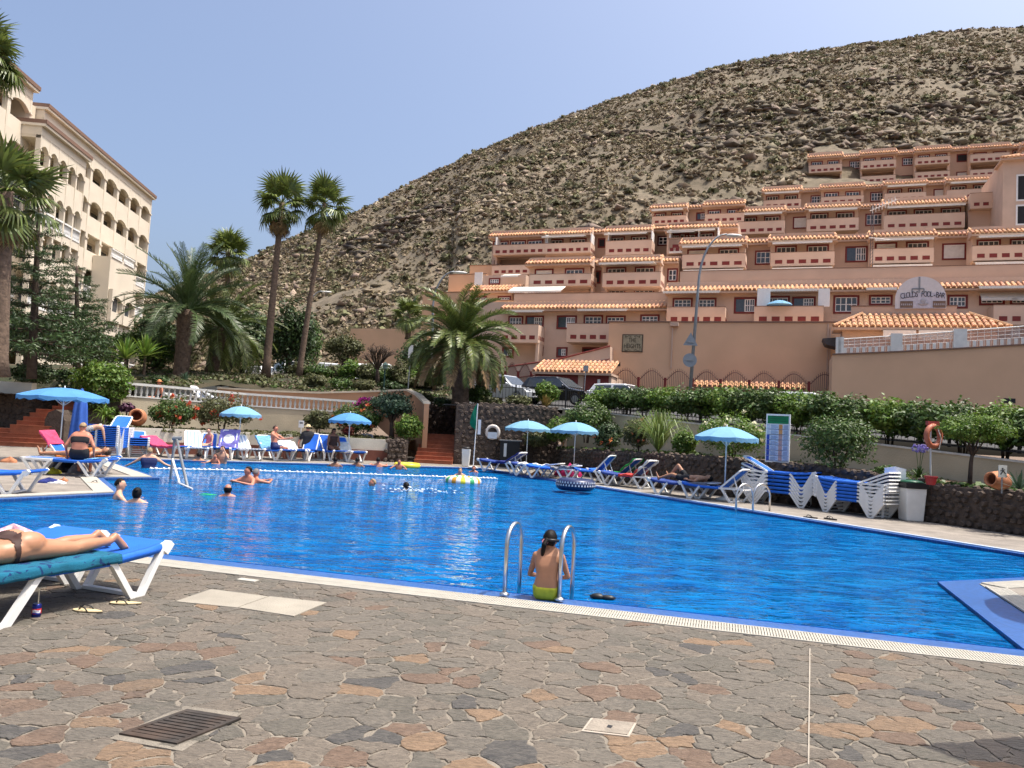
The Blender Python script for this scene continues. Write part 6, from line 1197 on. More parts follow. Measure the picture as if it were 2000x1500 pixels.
# ---- parasols
def parasol(label, base, r_, h_, mat, dome=.30, flat=False, name='parasol', group='open blue parasols by the pool'):
    t = thing(name, label, 'parasol', base, 0, group); b = MB(); b.tube([(0, 0, 0), (0, 0, h_-.02)], .019, 8); b.build('pole', WHT, t, True)
    b = MB(); b.lathe([(.24, 0), (.24, .05), (.05, .09), (.035, .26)], 14); b.build('base', WHTD, t, True); b = MB(); b.lathe([(.028, 0), (.02, .05), (.006, .09)], 8, (0, 0, h_-.03)); b.build('finial', WHT, t, True)
    b = MB(); ns, nr = 8, 6; dm = dome*r_*2; nseg = 32
    vs = [(0, 0, h_-.01)]
    for i in range(1, nr+1):
        q = i/nr
        for j in range(nseg):
            a = 2*math.pi*j/nseg; fr_ = (j % 4)/4; sagp = .035*math.sin(math.pi*fr_)*q; rr = r_*q*(1-.035*math.sin(math.pi*fr_)); vs.append((rr*math.cos(a), rr*math.sin(a), h_-.01-dm*(1-math.cos(q*1.25))/(1-math.cos(1.25))-sagp*r_*.6))
    k = len(vs)
    for j in range(nseg):
        v = vs[1+(nr-1)*nseg+j]; fr_ = (j % 4)/4; vs.append((v[0]*1.004, v[1]*1.004, v[2]-.075-.06*abs(math.sin(math.pi*fr_*2))))
    fs = [(0, 1+j, 1+(j+1) % nseg) for j in range(nseg)]
    for i in range(nr-1): fs += [(1+i*nseg+j, 1+(i+1)*nseg+j, 1+(i+1)*nseg+(j+1) % nseg, 1+i*nseg+(j+1) % nseg) for j in range(nseg)]
    o_ = 1+(nr-1)*nseg; fs += [(o_+j, k+j, k+(j+1) % nseg, o_+(j+1) % nseg) for j in range(nseg)]
    b.add(vs, fs); b.build('canopy', mat, t)
    for j in range(8):
        a = 2*math.pi*j/8; b = MB(); pts = []
        for i in range(5): q = i/4; pts.append((r_*q*.97*math.cos(a), r_*q*.97*math.sin(a), h_-.03-dm*(1-math.cos(q*1.25))/(1-math.cos(1.25)))); 
        b.tube(pts, .006, 4); b.tube([(r_*.48*math.cos(a), r_*.48*math.sin(a), h_-.03-dm*.26), (0, 0, h_-.55)], .005, 4); b.build('rib', WHT, t)
    return t
def para(label, px, Y, dia_px, top, mat, dome=.15, **k):
    p = D(px, 800, Y); p.z = 0; return parasol(label, p, dia_px/2/F*Y*1.0, Zat(p.x, p.y, top), mat, dome, **k)
para('large blue parasol above the seated woman at left', 123, 23.0, 162, 757, UMBD, .105); para('small blue parasol in front of the red hibiscus', 471, 29.8, 80, 793, UMB, .19); para('small blue parasol in front of the far planter, centre', 685, 31.4, 84, 806, UMBD, .18); para('pale blue parasol beside the black cabinet', 1033, 32.4, 90, 821, UMB, .17); para('pale blue parasol over the standing man', 1126, 29.3, 98, 824, UMB, .17); para('pale blue parasol at the right by the blue loungers', 1421, 21.3, 124, 833, UMB, .16)
t = thing('parasol', 'tiny pale blue parasol standing open on a pink balcony', 'parasol', D(1522, 604, 57.3)); pz = t.location.z
b = MB(); b.lathe([(.95, 0), (.75, .17), (.4, .30), (.02, .38)], 12, (0, 0, Zat(t.location.x, t.location.y, 596)-pz)); b.build('canopy', UMB, t); b = MB(); b.tube([(0, 0, -.8), (0, 0, .7)], .025, 6); b.build('pole', WHT, t)
def folded(label, base, h_, mat, r_=.16):
    t = thing('folded_parasol', label, 'parasol', base); b = MB(); b.tube([(0, 0, 0), (0, 0, h_*.35)], .022, 6); b.build('pole', WHT, t); b = MB(); n = 24; pr_ = [(.02, h_), (r_*.45, h_*.93), (r_*.8, h_*.75), (r_, h_*.45), (r_*1.15, h_*.24)]; vs = []
    for r2, z in pr_:
        for j in range(n): a = 2*math.pi*j/n; q = r2*(1+.22*math.cos(a*6)); vs.append((q*math.cos(a), q*math.sin(a), z))
    b.add(vs, [(i*n+j, i*n+(j+1) % n, (i+1)*n+(j+1) % n, (i+1)*n+j) for i in range(4) for j in range(n)]); b.build('folded_canopy', mat, t, True); return t
p = D(157, 800, 25.5); p.z = 0; folded('folded dark blue parasol behind the large open one', p, 2.25, FOLD, .24); p = D(1982, 668, 52.5); folded('folded white parasol behind the mesh railing', p, Zat(p.x, p.y, 624)-p.z, AWN, .26)
# square parasol just outside the frame, whose shadow falls into the lower right corner
tq, t1_, t2_ = G(1790, 1458), G(2000, 1441), G(1905, 1500); cz_ = 2.25; off = SUN*(cz_/SUN.z); d1 = (t1_-tq).normalized()*2.6; d2 = (t2_-tq).normalized()*2.6
t = thing('square_parasol', 'dark square parasol standing just right of the view', 'parasol', (tq+(d1+d2)/2+Vector((off.x, off.y, 0)))); b = MB(); c_ = (d1+d2)/2; zz_ = Vector((0, 0, cz_))
b.add([-c_+zz_, -c_+d1+zz_, c_+zz_, -c_+d2+zz_, Vector((0, 0, cz_+.5))], [(1, 0, 4), (2, 1, 4), (3, 2, 4), (0, 3, 4)]); b.build('canopy', M('dark_canopy', (.08, .09, .12), .8), t); b = MB(); b.tube([(0, 0, 0), (0, 0, cz_+.5)], .03, 8); b.build('pole', WHT, t)
parasol('round blue parasol on the island deck just outside the right edge', (7.25, 8.0, 0), 1.3, 2.3, UMBD, .12)
# ---- pool ladders and handrail
def hoop(t, a, c, h_, rad=.022, low=-.9):
    a, c = Vector(a), Vector(c); m_ = (a+c)/2; r_ = (c-a).length/2; d = (c-a).normalized(); pts = [a]
    for i in range(13): q = math.pi*i/12; v = m_-d*r_*math.cos(q); pts.append(Vector((v.x, v.y, h_-r_+r_*math.sin(q)*1.15)))
    pts.append(Vector((c.x, c.y, low))); b = MB(); b.tube(pts, rad, 12); b.build('handrail', STEEL, t, True)
lad = thing('pool_ladder', 'steel pool ladder with two hooped handrails around the seated girl', 'pool ladder')
la, lb_ = G(985, 1162, 0), G(1092, 1172, 0); nn_ = Vector((.2675, .9636, 0)); h1 = Zat(la.x, la.y+.15, 1027)
for a in (la, lb_): hoop(lad, a, a+nn_*.34+Vector((.06, 0, 0)), h1 if a is la else Zat(a.x, a.y+.15, 1034)); b = MB(); b.lathe([(.05, 0), (.05, .012), (.028, .03)], 12, (a.x, a.y, .0)); b.build('flange', STEEL, lad, True)
for i in range(3): b = MB(); z = -.25-.26*i; a, c = la+nn_*.34, lb_+nn_*.34; b.bar([(a.x+.06, a.y, z), (c.x+.06, c.y, z)], .07, .03, nn_); b.build('rung', STEEL, lad)
lad2 = thing('pool_ladder', 'steel pool ladder in front of the lounger stacks on the right edge', 'pool ladder'); ra, rb = G(1449, 1000), G(1483, 1003); er = Vector((-.879, -.477, 0))
for a, q in ((G(1470, 995), 946), (G(1503, 998), 946)): hoop(lad2, a, a+er*.55, Zat(a.x, a.y, 949), .024)
hr_ = thing('pool_handrail', 'grey metal handrail frame rising from the pool steps at left', 'handrail'); zz = -.06
A_, B_, C_ = G(333, 935, zz), G(348, 938, zz), G(366, 949, zz); top_ = lambda px, py, p: Vector((*(D(px, py, p.y).xy), D(px, py, p.y).z)); b = MB(); tA = top_(341, 858, B_); tC = top_(345, 857, B_)
b.tube([A_-Vector((0, 0, .8)), A_, tA], .035, 8); b.tube([tC, C_, C_+(C_-tC)*.5], .035, 8); b.build('inclined_rail', GREYM, hr_, True); b = MB(); b.tube([top_(337, 897, B_), G(350, 942, zz), G(350, 942, zz)-Vector((0, 0, .8))], .03, 8); b.build('strut', WHT, hr_, True); b = MB(); b.tube([tA+Vector((-.05, 0, .02)), tC+Vector((.12, 0, .02))], .05, 8); b.build('top_plate', GREYM, hr_); b = MB(); b.tube([G(348, 943, zz+.02), G(376, 955, zz+.02)], .02, 6); b.build('foot_bar', WHT, hr_)
# ---- lane rope
rp = thing('lane_rope', 'white lane rope with floats across the far part of the pool', 'lane rope'); rpx = [(292, 915), (400, 917), (520, 920), (660, 924), (800, 929), (960, 934), (972, 935)]; pts = [G(*p, -.05) for p in rpx]; b = MB(); b.tube(pts, .016, 5); b.build('rope', WHT, rp); b = MB(); b.lathe([(.02, -.14), (.06, -.12), (.045, -.05), (.02, -.04), (.02, .04), (.045, .05), (.06, .12), (.02, .14)], 8, M=Matrix.Rotation(R(90), 4, 'Y')); fme = b.mesh('float', WHT, True)
for px in [300, 325, 355, 383, 404, 428, 451]+list(range(513, 880, 24))+[948, 962]: p = G(px, float(np.interp(px, [q[0] for q in rpx], [q[1] for q in rpx])), -.045); ob('float', fme, rp, p, R(24)).scale = (.75, .75, .75)
# ---- small things on the near deck
can = thing('drink_can', 'blue drink can with a straw standing under the nearest lounger', 'can', G(70, 1208)); b = MB(); b.lathe([(.024, .0), (.033, .008), (.033, .105), (.027, .115)], 24); b.build('can_body', M('can_blue', (.01, .02, .16), .25, .05, metal=.5), can, True); b = MB(); b.lathe([(.026, .1151), (.026, .1165)], 20); b.build('lid', STEEL, can)
b = MB(); b.lathe([(.0333, .04), (.0334, .041), (.0334, .078), (.0333, .079)], 24); b.build('emblem_red', M('can_red', (.55, .02, .03), .3), can, True)
va = math.atan2(-can.location.y, -can.location.x)
def onto_can(me, z, rad):
    for v in me.vertices: a = va+v.co.x/rad; r_ = rad+v.co.z; zz_ = z+v.co.y; v.co = (math.cos(a)*r_, math.sin(a)*r_, zz_)
    return me
def patch(x0, x1, y0, y1, wave=0., n=12):
    b = MB()
    for i in range(n): xa, xb = x0+(x1-x0)*i/n, x0+(x1-x0)*(i+1)/n; wv = lambda x: wave*math.sin((x-x0)/(x1-x0)*2*math.pi); b.quad((xa, y0+wv(xa), 0), (xb, y0+wv(xb), 0), (xb, y1+wv(xb), 0), (xa, y1+wv(xa), 0))
    return b
for nm, me, z, rr in (('emblem_white', patch(-.03, .03, -.010, .010, .003).mesh('emblem_white', M('can_white', (.8, .8, .8), .3)), .060, .0337), ('emblem_blue', patch(-.03, .03, -.019, -.010, .003).mesh('emblem_blue', M('can_deep_blue', (.01, .03, .30), .3)), .060, .0338)): ob(nm, onto_can(me, z, rr), can)
me = text_mesh('PEPSI', .017, .0); me.materials.append(M('can_ink', (.01, .02, .25), .3)); ob('lettering', onto_can(me, .060, .0341), can)
b = MB(); b.tube([(.005, .008, .02), (.0, .012, .225)], .004, 6); b.build('straw', M('straw_cream', (.7, .62, .45), .6), can)
def flipflop(label, px, py, ang, side, cat='flip-flop', sc=1., sole=(.62, .50, .28), group='pair of cream flip-flops'):
    t = thing('flip_flop', label, cat, G(px, py), R(ang), group); out = []
    for i in range(20):
        a = 2*math.pi*i/20; x = math.cos(a)*.128; wd = .040+.010*math.cos(a)-.006*math.cos(2*a); out.append((x, math.sin(a)*wd*1.05+side*.004*math.cos(a)))
    b = MB(); b.prism(out, .002, .018); b.build('sole', M('sole_dark', (.05, .035, .025), .7), t); b = MB(); b.prism([(x*.985, y*.97) for x, y in out], .0181, .024); b.build('footbed', M('footbed', sole, .7), t)
    b = MB()
    for s in (-1, 1): b.tube([(.075, .002*side, .026), (.05, s*.022, .058), (.0, s*.038, .046), (-.03, s*.040, .014)], .0055, 6)
    b.build('strap', BLACK, t, True); t.scale = (sc,)*3; return t
flipflop('cream flip-flop with black strap, the one lying nearer the can', 171, 1197, 172, 1); flipflop('cream flip-flop with black strap, the one under the lounger foot', 245, 1182, 190, -1); flipflop('dark sandal on the left deck edge', 160, 933, 30, 1, 'sandal', 1.1, (.06, .05, .05), None); flipflop('pale sandal on the white coping of the left deck', 182, 944, 10, -1, 'sandal', 1.1, (.5, .4, .3), None); flipflop('black sandal at the right pool edge below the stack', 1583, 1012, 150, 1, 'sandal', 1.2, (.02, .02, .02), None)
flipflop('black sandal tipped up on the right pool edge', 1622, 1015, 120, 1, 'sandal', 1.3, (.02, .02, .02), None)
fm_ = thing('swim_goggles', 'black swim mask drifting in the water right of the seated girl', 'swim mask', G(1176, 1168, -.05), R(-12)); b = MB(); b.ell((-.05, 0, .01), (.075, .045, .035)); b.ell((.06, .0, .008), (.075, .04, .03)); b.build('lens_frame', BLACK, fm_, True); b = MB(); b.tube([(-.12, 0, .01), (-.1, .07, .005), (0, .1, 0), (.1, .07, .005), (.13, 0, .01)], .012, 6); b.build('strap', BLACK, fm_)
# clothes, bags on the left deck
def heap(label, px, py, r_, h_, mat, cat, name, z=0., seed=1):
    p = G(px, py, z); rr = random.Random(seed); b = MB(); n, m = 18, 6; vs = []
    for i in range(m+1):
        q = i/m
        for j in range(n): a = 2*math.pi*j/n; k = r_*(1-q**2.2)*(1+.25*math.sin(a*3+seed)+.12*math.sin(a*7+q*4)); vs.append((math.cos(a)*k*1.4, math.sin(a)*k, h_*(q**.8)*(1+.2*math.sin(a*2+seed))))
    b.add(vs, [(i*n+j, i*n+(j+1) % n, (i+1)*n+(j+1) % n, (i+1)*n+j) for i in range(m) for j in range(n)]); o = b.build(name, mat, None, True); o.location = p; tag(o, label, cat); return o
heap('dark navy clothes heap on the left deck', 95, 943, .14, .10, TW['navy'], 'clothes', 'clothes_heap', seed=2); heap('white and navy cloth beside the dark clothes heap', 113, 944, .12, .07, TW['white'], 'clothes', 'clothes_heap', seed=3); heap('small red brown bag beside the clothes on the left deck', 124, 940, .07, .08, TERRA, 'bag', 'bag', seed=4); heap('yellow bag under the seated woman lounger', 102, 925, .14, .13, TW['yellow'], 'bag', 'bag', seed=5); heap('black beach bag behind the yellow one', 118, 921, .22, .32, BLACK, 'bag', 'bag', seed=6); heap('grey bucket bag under the seated woman lounger', 150, 924, .13, .24, TW['grey'], 'bag', 'bag', seed=8); heap('brown shoes at the left end of the seated woman lounger', 18, 903, .14, .14, TERRA, 'shoes', 'shoes', seed=9); heap('magenta cushion beside the standing man', 1112, 930, .34, .42, TW['magenta'], 'cushion', 'cushion', .05, 11); heap('orange bag under the pale lounger', 1047, 930, .14, .2, TW['orange'], 'bag', 'bag', seed=12); heap('pink cloth hung on the white planter wall', 263, 851, .12, .5, TW['pink'], 'cloth', 'cloth', .4, 13)
heap('floral white beach bag beside the sunbather', 22, 1068, .16, .17, M('floral_cloth', (.75, .72, .72), .8, .2, 16, col2=(.55, .10, .16)), 'bag', 'bag', .40, 14)
# inflatables
def ring(label, p, R0, r_, mats, rz=0., tilt=0., name='inflatable_ring', seg=24):
    t = thing(name, label, 'inflatable', p, rz); b = MB(); n, m = seg, 10; M4 = Matrix.Rotation(tilt, 4, 'X')
    vs = [M4 @ Vector(((R0+r_*math.cos(b_))*math.cos(a), (R0+r_*math.cos(b_))*math.sin(a), r_*math.sin(b_))) for a in [2*math.pi*i/n for i in range(n)] for b_ in [2*math.pi*j/m for j in range(m)]]
    for i in range(n):
        b.mi = i % len(mats)
        b.add([], []) ; 
        for j in range(m): b.f.append([i*m+j, ((i+1) % n)*m+j, ((i+1) % n)*m+(j+1) % m, i*m+(j+1) % m]); b.m.append(b.mi)
    b.v = [tuple(v) for v in vs]; b.build('tube', mats, t, True); return t
VIN = [M('vinyl_'+k, c, .3, .05) for k, c in dict(white=(.75, .75, .72), green=(.05, .35, .12), orange=(.7, .3, .03), yellow=(.75, .65, .05)).items()]
ring('striped multicolour swim ring carrying the children', G(904, 940, -.02), .42, .15, [VIN[0], VIN[1], VIN[0], VIN[2], VIN[0], VIN[3]], .2); ring('yellow inflatable drifting by the far red stairs', G(795, 909, .02), .42, .11, [VIN[3]], 0); 
NAVYV = M('vinyl_navy', (.015, .025, .08), .35); tyre = ring('navy and white tyre patterned swim ring standing on the right deck', G(1124, 946, .18), .40, .17, [NAVYV], 0); p = tyre
b = MB()
for i in range(40):
    a = 2*math.pi*i/40
    for z, o_ in ((.07, 0), (-.01, .5)): a2 = a+o_*2*math.pi/40; rr = .40+.17*math.cos(math.asin(z/.17))+.004; s = .026; c = Vector((math.cos(a2)*rr, math.sin(a2)*rr, z)); t_ = Vector((-math.sin(a2), math.cos(a2), 0)); u_ = Vector((0, 0, 1)); b.add([c-t_*s-u_*.02, c+t_*s-u_*.02, c+t_*s*.4+u_*.035, c-t_*s*.4+u_*.035], [(0, 1, 2, 3)])
b.build('tread_print', VIN[0], p)
heap('small lime green float lying under the water near the bald man', 405, 967, .16, .03, TW['green'], 'float', 'pool_float', -.08, 15)
# ---- bins, cabinet, flag, life rings, board
def bin_(label, px, py, h_, w_, mat, lidm, bag=True):
    t = thing('waste_bin', label, 'waste bin', G(px, py)); b = MB(); q = w_/2; pr_ = [(-q*.8, -q*.8), (q*.8, -q*.8), (q*.8, q*.8), (-q*.8, q*.8)]; vs = [(x, y, 0) for x, y in pr_]+[(x*1.25, y*1.25, h_) for x, y in pr_]; b.add(vs, [(3, 2, 1, 0), (0, 1, 5, 4), (1, 2, 6, 5), (2, 3, 7, 6), (3, 0, 4, 7)]); o = b.build('bin_body', mat, t); md = o.modifiers.new('bevel', 'BEVEL'); md.width = .03; md.segments = 2
    if bag: b = MB(); b.box(-q*1.06, q*1.06, -q*1.06, q*1.06, h_-.10, h_+.03); b.build('bin_bag', BLACK, t)
    b = MB(); b.lathe([(q*1.05, h_+.031), (q*1.0, h_+.06), (q*.5, h_+.09), (.02, h_+.095)], 16); b.build('lid', lidm, t, True); return t
bin_('tall cream waste bin with green lid and black bag beside the lounger stack', 1779, 1017, .86, .50, WHTD, M('green_lid', (.01, .09, .04), .4)); bin_('plain cream waste bin beside the far red stairs', 909, 911, .72, .36, WHTD, BLACK, False)
cab = thing('cabinet', 'black cabinet with a white notice against the tall lava wall', 'cabinet', G(994, 912)); b = MB(); b.box(-.42, .42, -.3, .3, 0, 1.12); b.build('cabinet_body', BLACK, cab); b = MB(); b.box(-.46, .5, -.34, .34, 1.121, 1.17); b.build('worktop', M('grey_top', (.2, .2, .2), .6), cab); b = MB(); b.box(-.26, -.14, -.312, -.301, .45, 1.02); b.build('notice', WHT, cab)
heap('white papers on the black cabinet', 1003, 858, .12, .06, TW['white'], 'papers', 'papers', 1.19, 21)
fp = thing('flag', 'green triangular flag on a white pole at the pool corner', 'flag', G(924, 914)); hz = Zat(fp.location.x, fp.location.y, 788); b = MB(); b.lathe([(.2, 0), (.2, .05), (.04, .08)], 14); b.build('base', WHTD, fp); b = MB(); b.tube([(0, 0, .05), (.05, 0, hz)], .02, 8); b.build('pole', WHT, fp); b = MB(); vs = []; zf0, zf1 = hz-1.12, hz-.02
for i in range(9):
    q = i/8; z = zf1+(zf0-zf1)*q; wd = .02+.24*math.sin(math.pi*min(1, q*.62+.05))*(1 if q < .85 else (1-q)/.15*.9+.05); 
    for j in range(4): vs.append((.04*(z/hz)-wd*j/3, .05*math.sin(q*6+j), z+.08*j/3*(q-.3)))
b.add(vs, [(i*4+j, (i+1)*4+j, (i+1)*4+j+1, i*4+j+1) for i in range(8) for j in range(3)]); b.build('cloth', M('flag_green', (.0, .16, .085), .8, .1, trans=.2), fp, True); b = MB(); b.box(.1, .22, .05, .07, hz-1.25, hz-.65); b.build('notice', WHT, fp)
lr = thing('life_ring', 'white life ring with a blue white panel hanging on the tall lava wall', 'life ring', D(962, 844, 33.75)); b = MB(); MX = Matrix.Rotation(R(90), 4, 'X'); b.torus(.27, .075, 24, 8, MX); b.build('ring', M('ring_white', (.62, .56, .50), .5, .1), lr, True); b = MB(); b.box(-.2, .2, -.10, -.08, -.28, .0); b.build('panel', M('panel_pale', (.55, .62, .68), .5), lr); b = MB(); b.box(-.03, .03, -.0, .4, .2, .3); b.build('bracket', GREYM, lr)
l2r = thing('life_ring', 'orange life ring hanging on a post at the right of the planter', 'life ring', D(1823, 852, 18.4)); b = MB(); b.torus(.24, .065, 24, 8, Matrix.Rotation(R(25), 4, 'Z') @ MX); b.build('ring', M('ring_orange', (.42, .13, .07), .5, .15), l2r, True); b = MB(); b.torus(.245, .07, 8, 8, Matrix.Rotation(R(25), 4, 'Z') @ MX); gz = Zat(l2r.location.x, l2r.location.y, 955)-l2r.location.z; b = MB(); b.tube([(.02, .12, gz), (.0, .12, .36)], .02, 6); b.build('post', WHTD, l2r); b = MB(); b.box(-.12, .16, .02, .14, .26, .36); b.build('hood', M('hood_red', (.35, .06, .05), .6), l2r); b = MB(); b.tube([(.1, 0, .2), (.2, .02, -.05), (.14, .0, -.3)], .012, 5); b.build('cord', WHTD, l2r)
bd = thing('notice_board', 'tall white pool notice board with a green heading on the lava wall', 'notice board'); Yb = 21.6; P0_ = D(1494, 902, Yb); P1_ = D(1541, 902, Yb-.35); zt_ = Zat(P0_.x, P0_.y, 808)-P0_.z; ux = (P1_-P0_); ux.z = 0; wb = ux.length; ux.normalize(); bd.matrix_world = Matrix(((ux.x, -ux.y, 0, P0_.x), (ux.y, ux.x, 0, P0_.y), (0, 0, 1, P0_.z), (0, 0, 0, 1))); fr_ = bx
bx(bd, 'board', 0, wb, 0, .05, 0, zt_, WHT); bx(bd, 'heading', .04, wb-.04, -.008, -.001, zt_*.80, zt_-.05, M('board_green', (.0, .16, .05), .5)); inkb = M('board_ink', (.05, .07, .16), .6); blu = M('board_blue', (.03, .07, .35), .5); org = M('board_orange', (.55, .25, .08), .5)
b = MB()
for i, (x0, x1) in enumerate(((.16, .50), (.12, .56), (.10, .58))): z = zt_*(.94-.045*i); b.box(x0*wb/.68, min(wb-.06, x1*wb/.68), -.011, -.009, z, z+.018)
b.build('heading_lines', M('heading_ink', (.0, .07, .02), .5), bd)
for i in range(7):
    z1 = zt_*(.785-.108*i); z0 = z1-zt_*.095
    for nm, xa, xb, mt in (('pictogram', .03, .11, blu if i > 1 else M_PL if 'M_PL' in globals() else globals().setdefault('M_PL', M('board_pale', (.45, .52, .62), .6))), ('text_panel', .13, .36, M_PL), ('pictogram', .37, .47, org if i < 2 else globals().setdefault('M_PK', M('board_pink', (.45, .28, .24), .6))), ('text_panel', .49, .64, M_PL)): bx(bd, nm, xa*wb/.68, xb*wb/.68, -.008, -.001, z0, z1, mt)
    b = MB()
    for k_ in range(3): zz_ = z0+.02+k_*(z1-z0-.03)/3; b.box(.15*wb/.68, (.30+.04*(k_ % 2))*wb/.68, -.011, -.009, zz_, zz_+.008); b.box(.51*wb/.68, .62*wb/.68, -.011, -.009, zz_, zz_+.008)
    b.build('text_lines', inkb, bd); bx(bd, 'rule', .03*wb/.68, .65*wb/.68, -.010, -.001, z0-.012, z0-.004, inkb)
for x in (.05, wb-.05): bx(bd, 'post', x-.02, x+.02, .051, .09, -.4, zt_-.1, GREYM)
# terracotta jars and pots
def jar(label, p, rot, sc, name='terracotta_jar'):
    t = thing(name, label, 'jar', p); b = MB(); b.lathe([(.16, -.42), (.27, -.3), (.33, -.05), (.29, .2), (.2, .34), (.24, .42), (.21, .43), (.17, .34), (.24, .15), (.2, -.3)], 20); o = b.build('jar_body', TERRA, t, True); o.rotation_euler = rot; o.scale = (sc,)*3; return t
p = D(268, 815, 29.9); jar('big terracotta jar lying tipped with its mouth towards the pool', p, (R(80), 0, R(20)), 1.05); p = D(1951, 938, 16.4); jar('terracotta jar lying in the right planter behind the small sign', p, (R(85), 0, R(-70)), .62)
b = MB(); t = thing('flower_pot', 'small red flower pot on top of the lava wall', 'pot', D(1818, 947, 17.6)); b.lathe([(.09, 0), (.13, .16), (.145, .17), (.145, .2), (.11, .2)], 14); b.build('pot', M('pot_red', (.35, .03, .03), .5), t)
sg = thing('small_sign', 'small white sign with a diving figure in the right planter', 'sign', D(1958, 940, 15.9)); bx(sg, 'panel', -.085, .085, -.01, .01, .08, .33, M('sign_cream', (.62, .60, .50), .6)); bx(sg, 'stake', -.012, .012, .011, .025, -.25, .3, GREYM); b = MB(); b.tube([(-.05, -.016, .14), (.0, -.016, .22), (.05, -.016, .16)], .012, 5); b.ell((-.01, -.018, .26), (.018, .006, .018), 8, 5); b.tube([(-.055, -.016, .22), (.04, -.016, .24)], .008, 4); b.build('figure_mark', DARK, sg)
sg = thing('small_sign', 'small white sign on a stake in the far planter', 'sign', D(587, 850, 32.6)); bx(sg, 'panel', -.11, .11, -.01, .01, .32, .62, WHT); bx(sg, 'stake', -.02, .02, .011, .03, -.1, .6, WHT); bx(sg, 'mark', -.07, .07, -.013, -.0105, .48, .56, M('mark_grey', (.2, .2, .2), .6))
# white plastic chairs stacked
def chair(label, p, rz):
    t = thing('plastic_chair', label, 'chair', p, rz, 'stacked white plastic chairs'); bx(t, 'seat', -.22, .22, -.22, .22, .42, .45, WHT)
    for x in (-1, 1):
        for y in (-1, 1): b = MB(); b.bar([(x*.25, y*.26, 0), (x*.21, y*.2, .42)], .05, .04, (1, 0, 0)); b.build('leg', WHT, t)
        b = MB(); b.bar([(x*.24, -.2, .45), (x*.27, -.22, .66), (x*.27, .18, .68)], .05, .03, (1, 0, 0)); b.build('arm', WHT, t)
    b = MB()
    for i in range(6): x = -.19+.076*i; b.bar([(x, .2, .45), (x, .27, .84)], .045, .015, (1, 0, 0))
    b.bar([(-.23, .27, .85), (0, .3, .9), (.23, .27, .85)], .02, .08, (0, 1, 0)); b.build('backrest', WHT, t); return t
pc = G(1743, 1014)
for i in range(5): chair(['lowest', 'second', 'third', 'fourth', 'topmost'][i]+' white plastic chair of the stack beside the bin', pc+Vector((.18, .35, i*.075)), R(160))
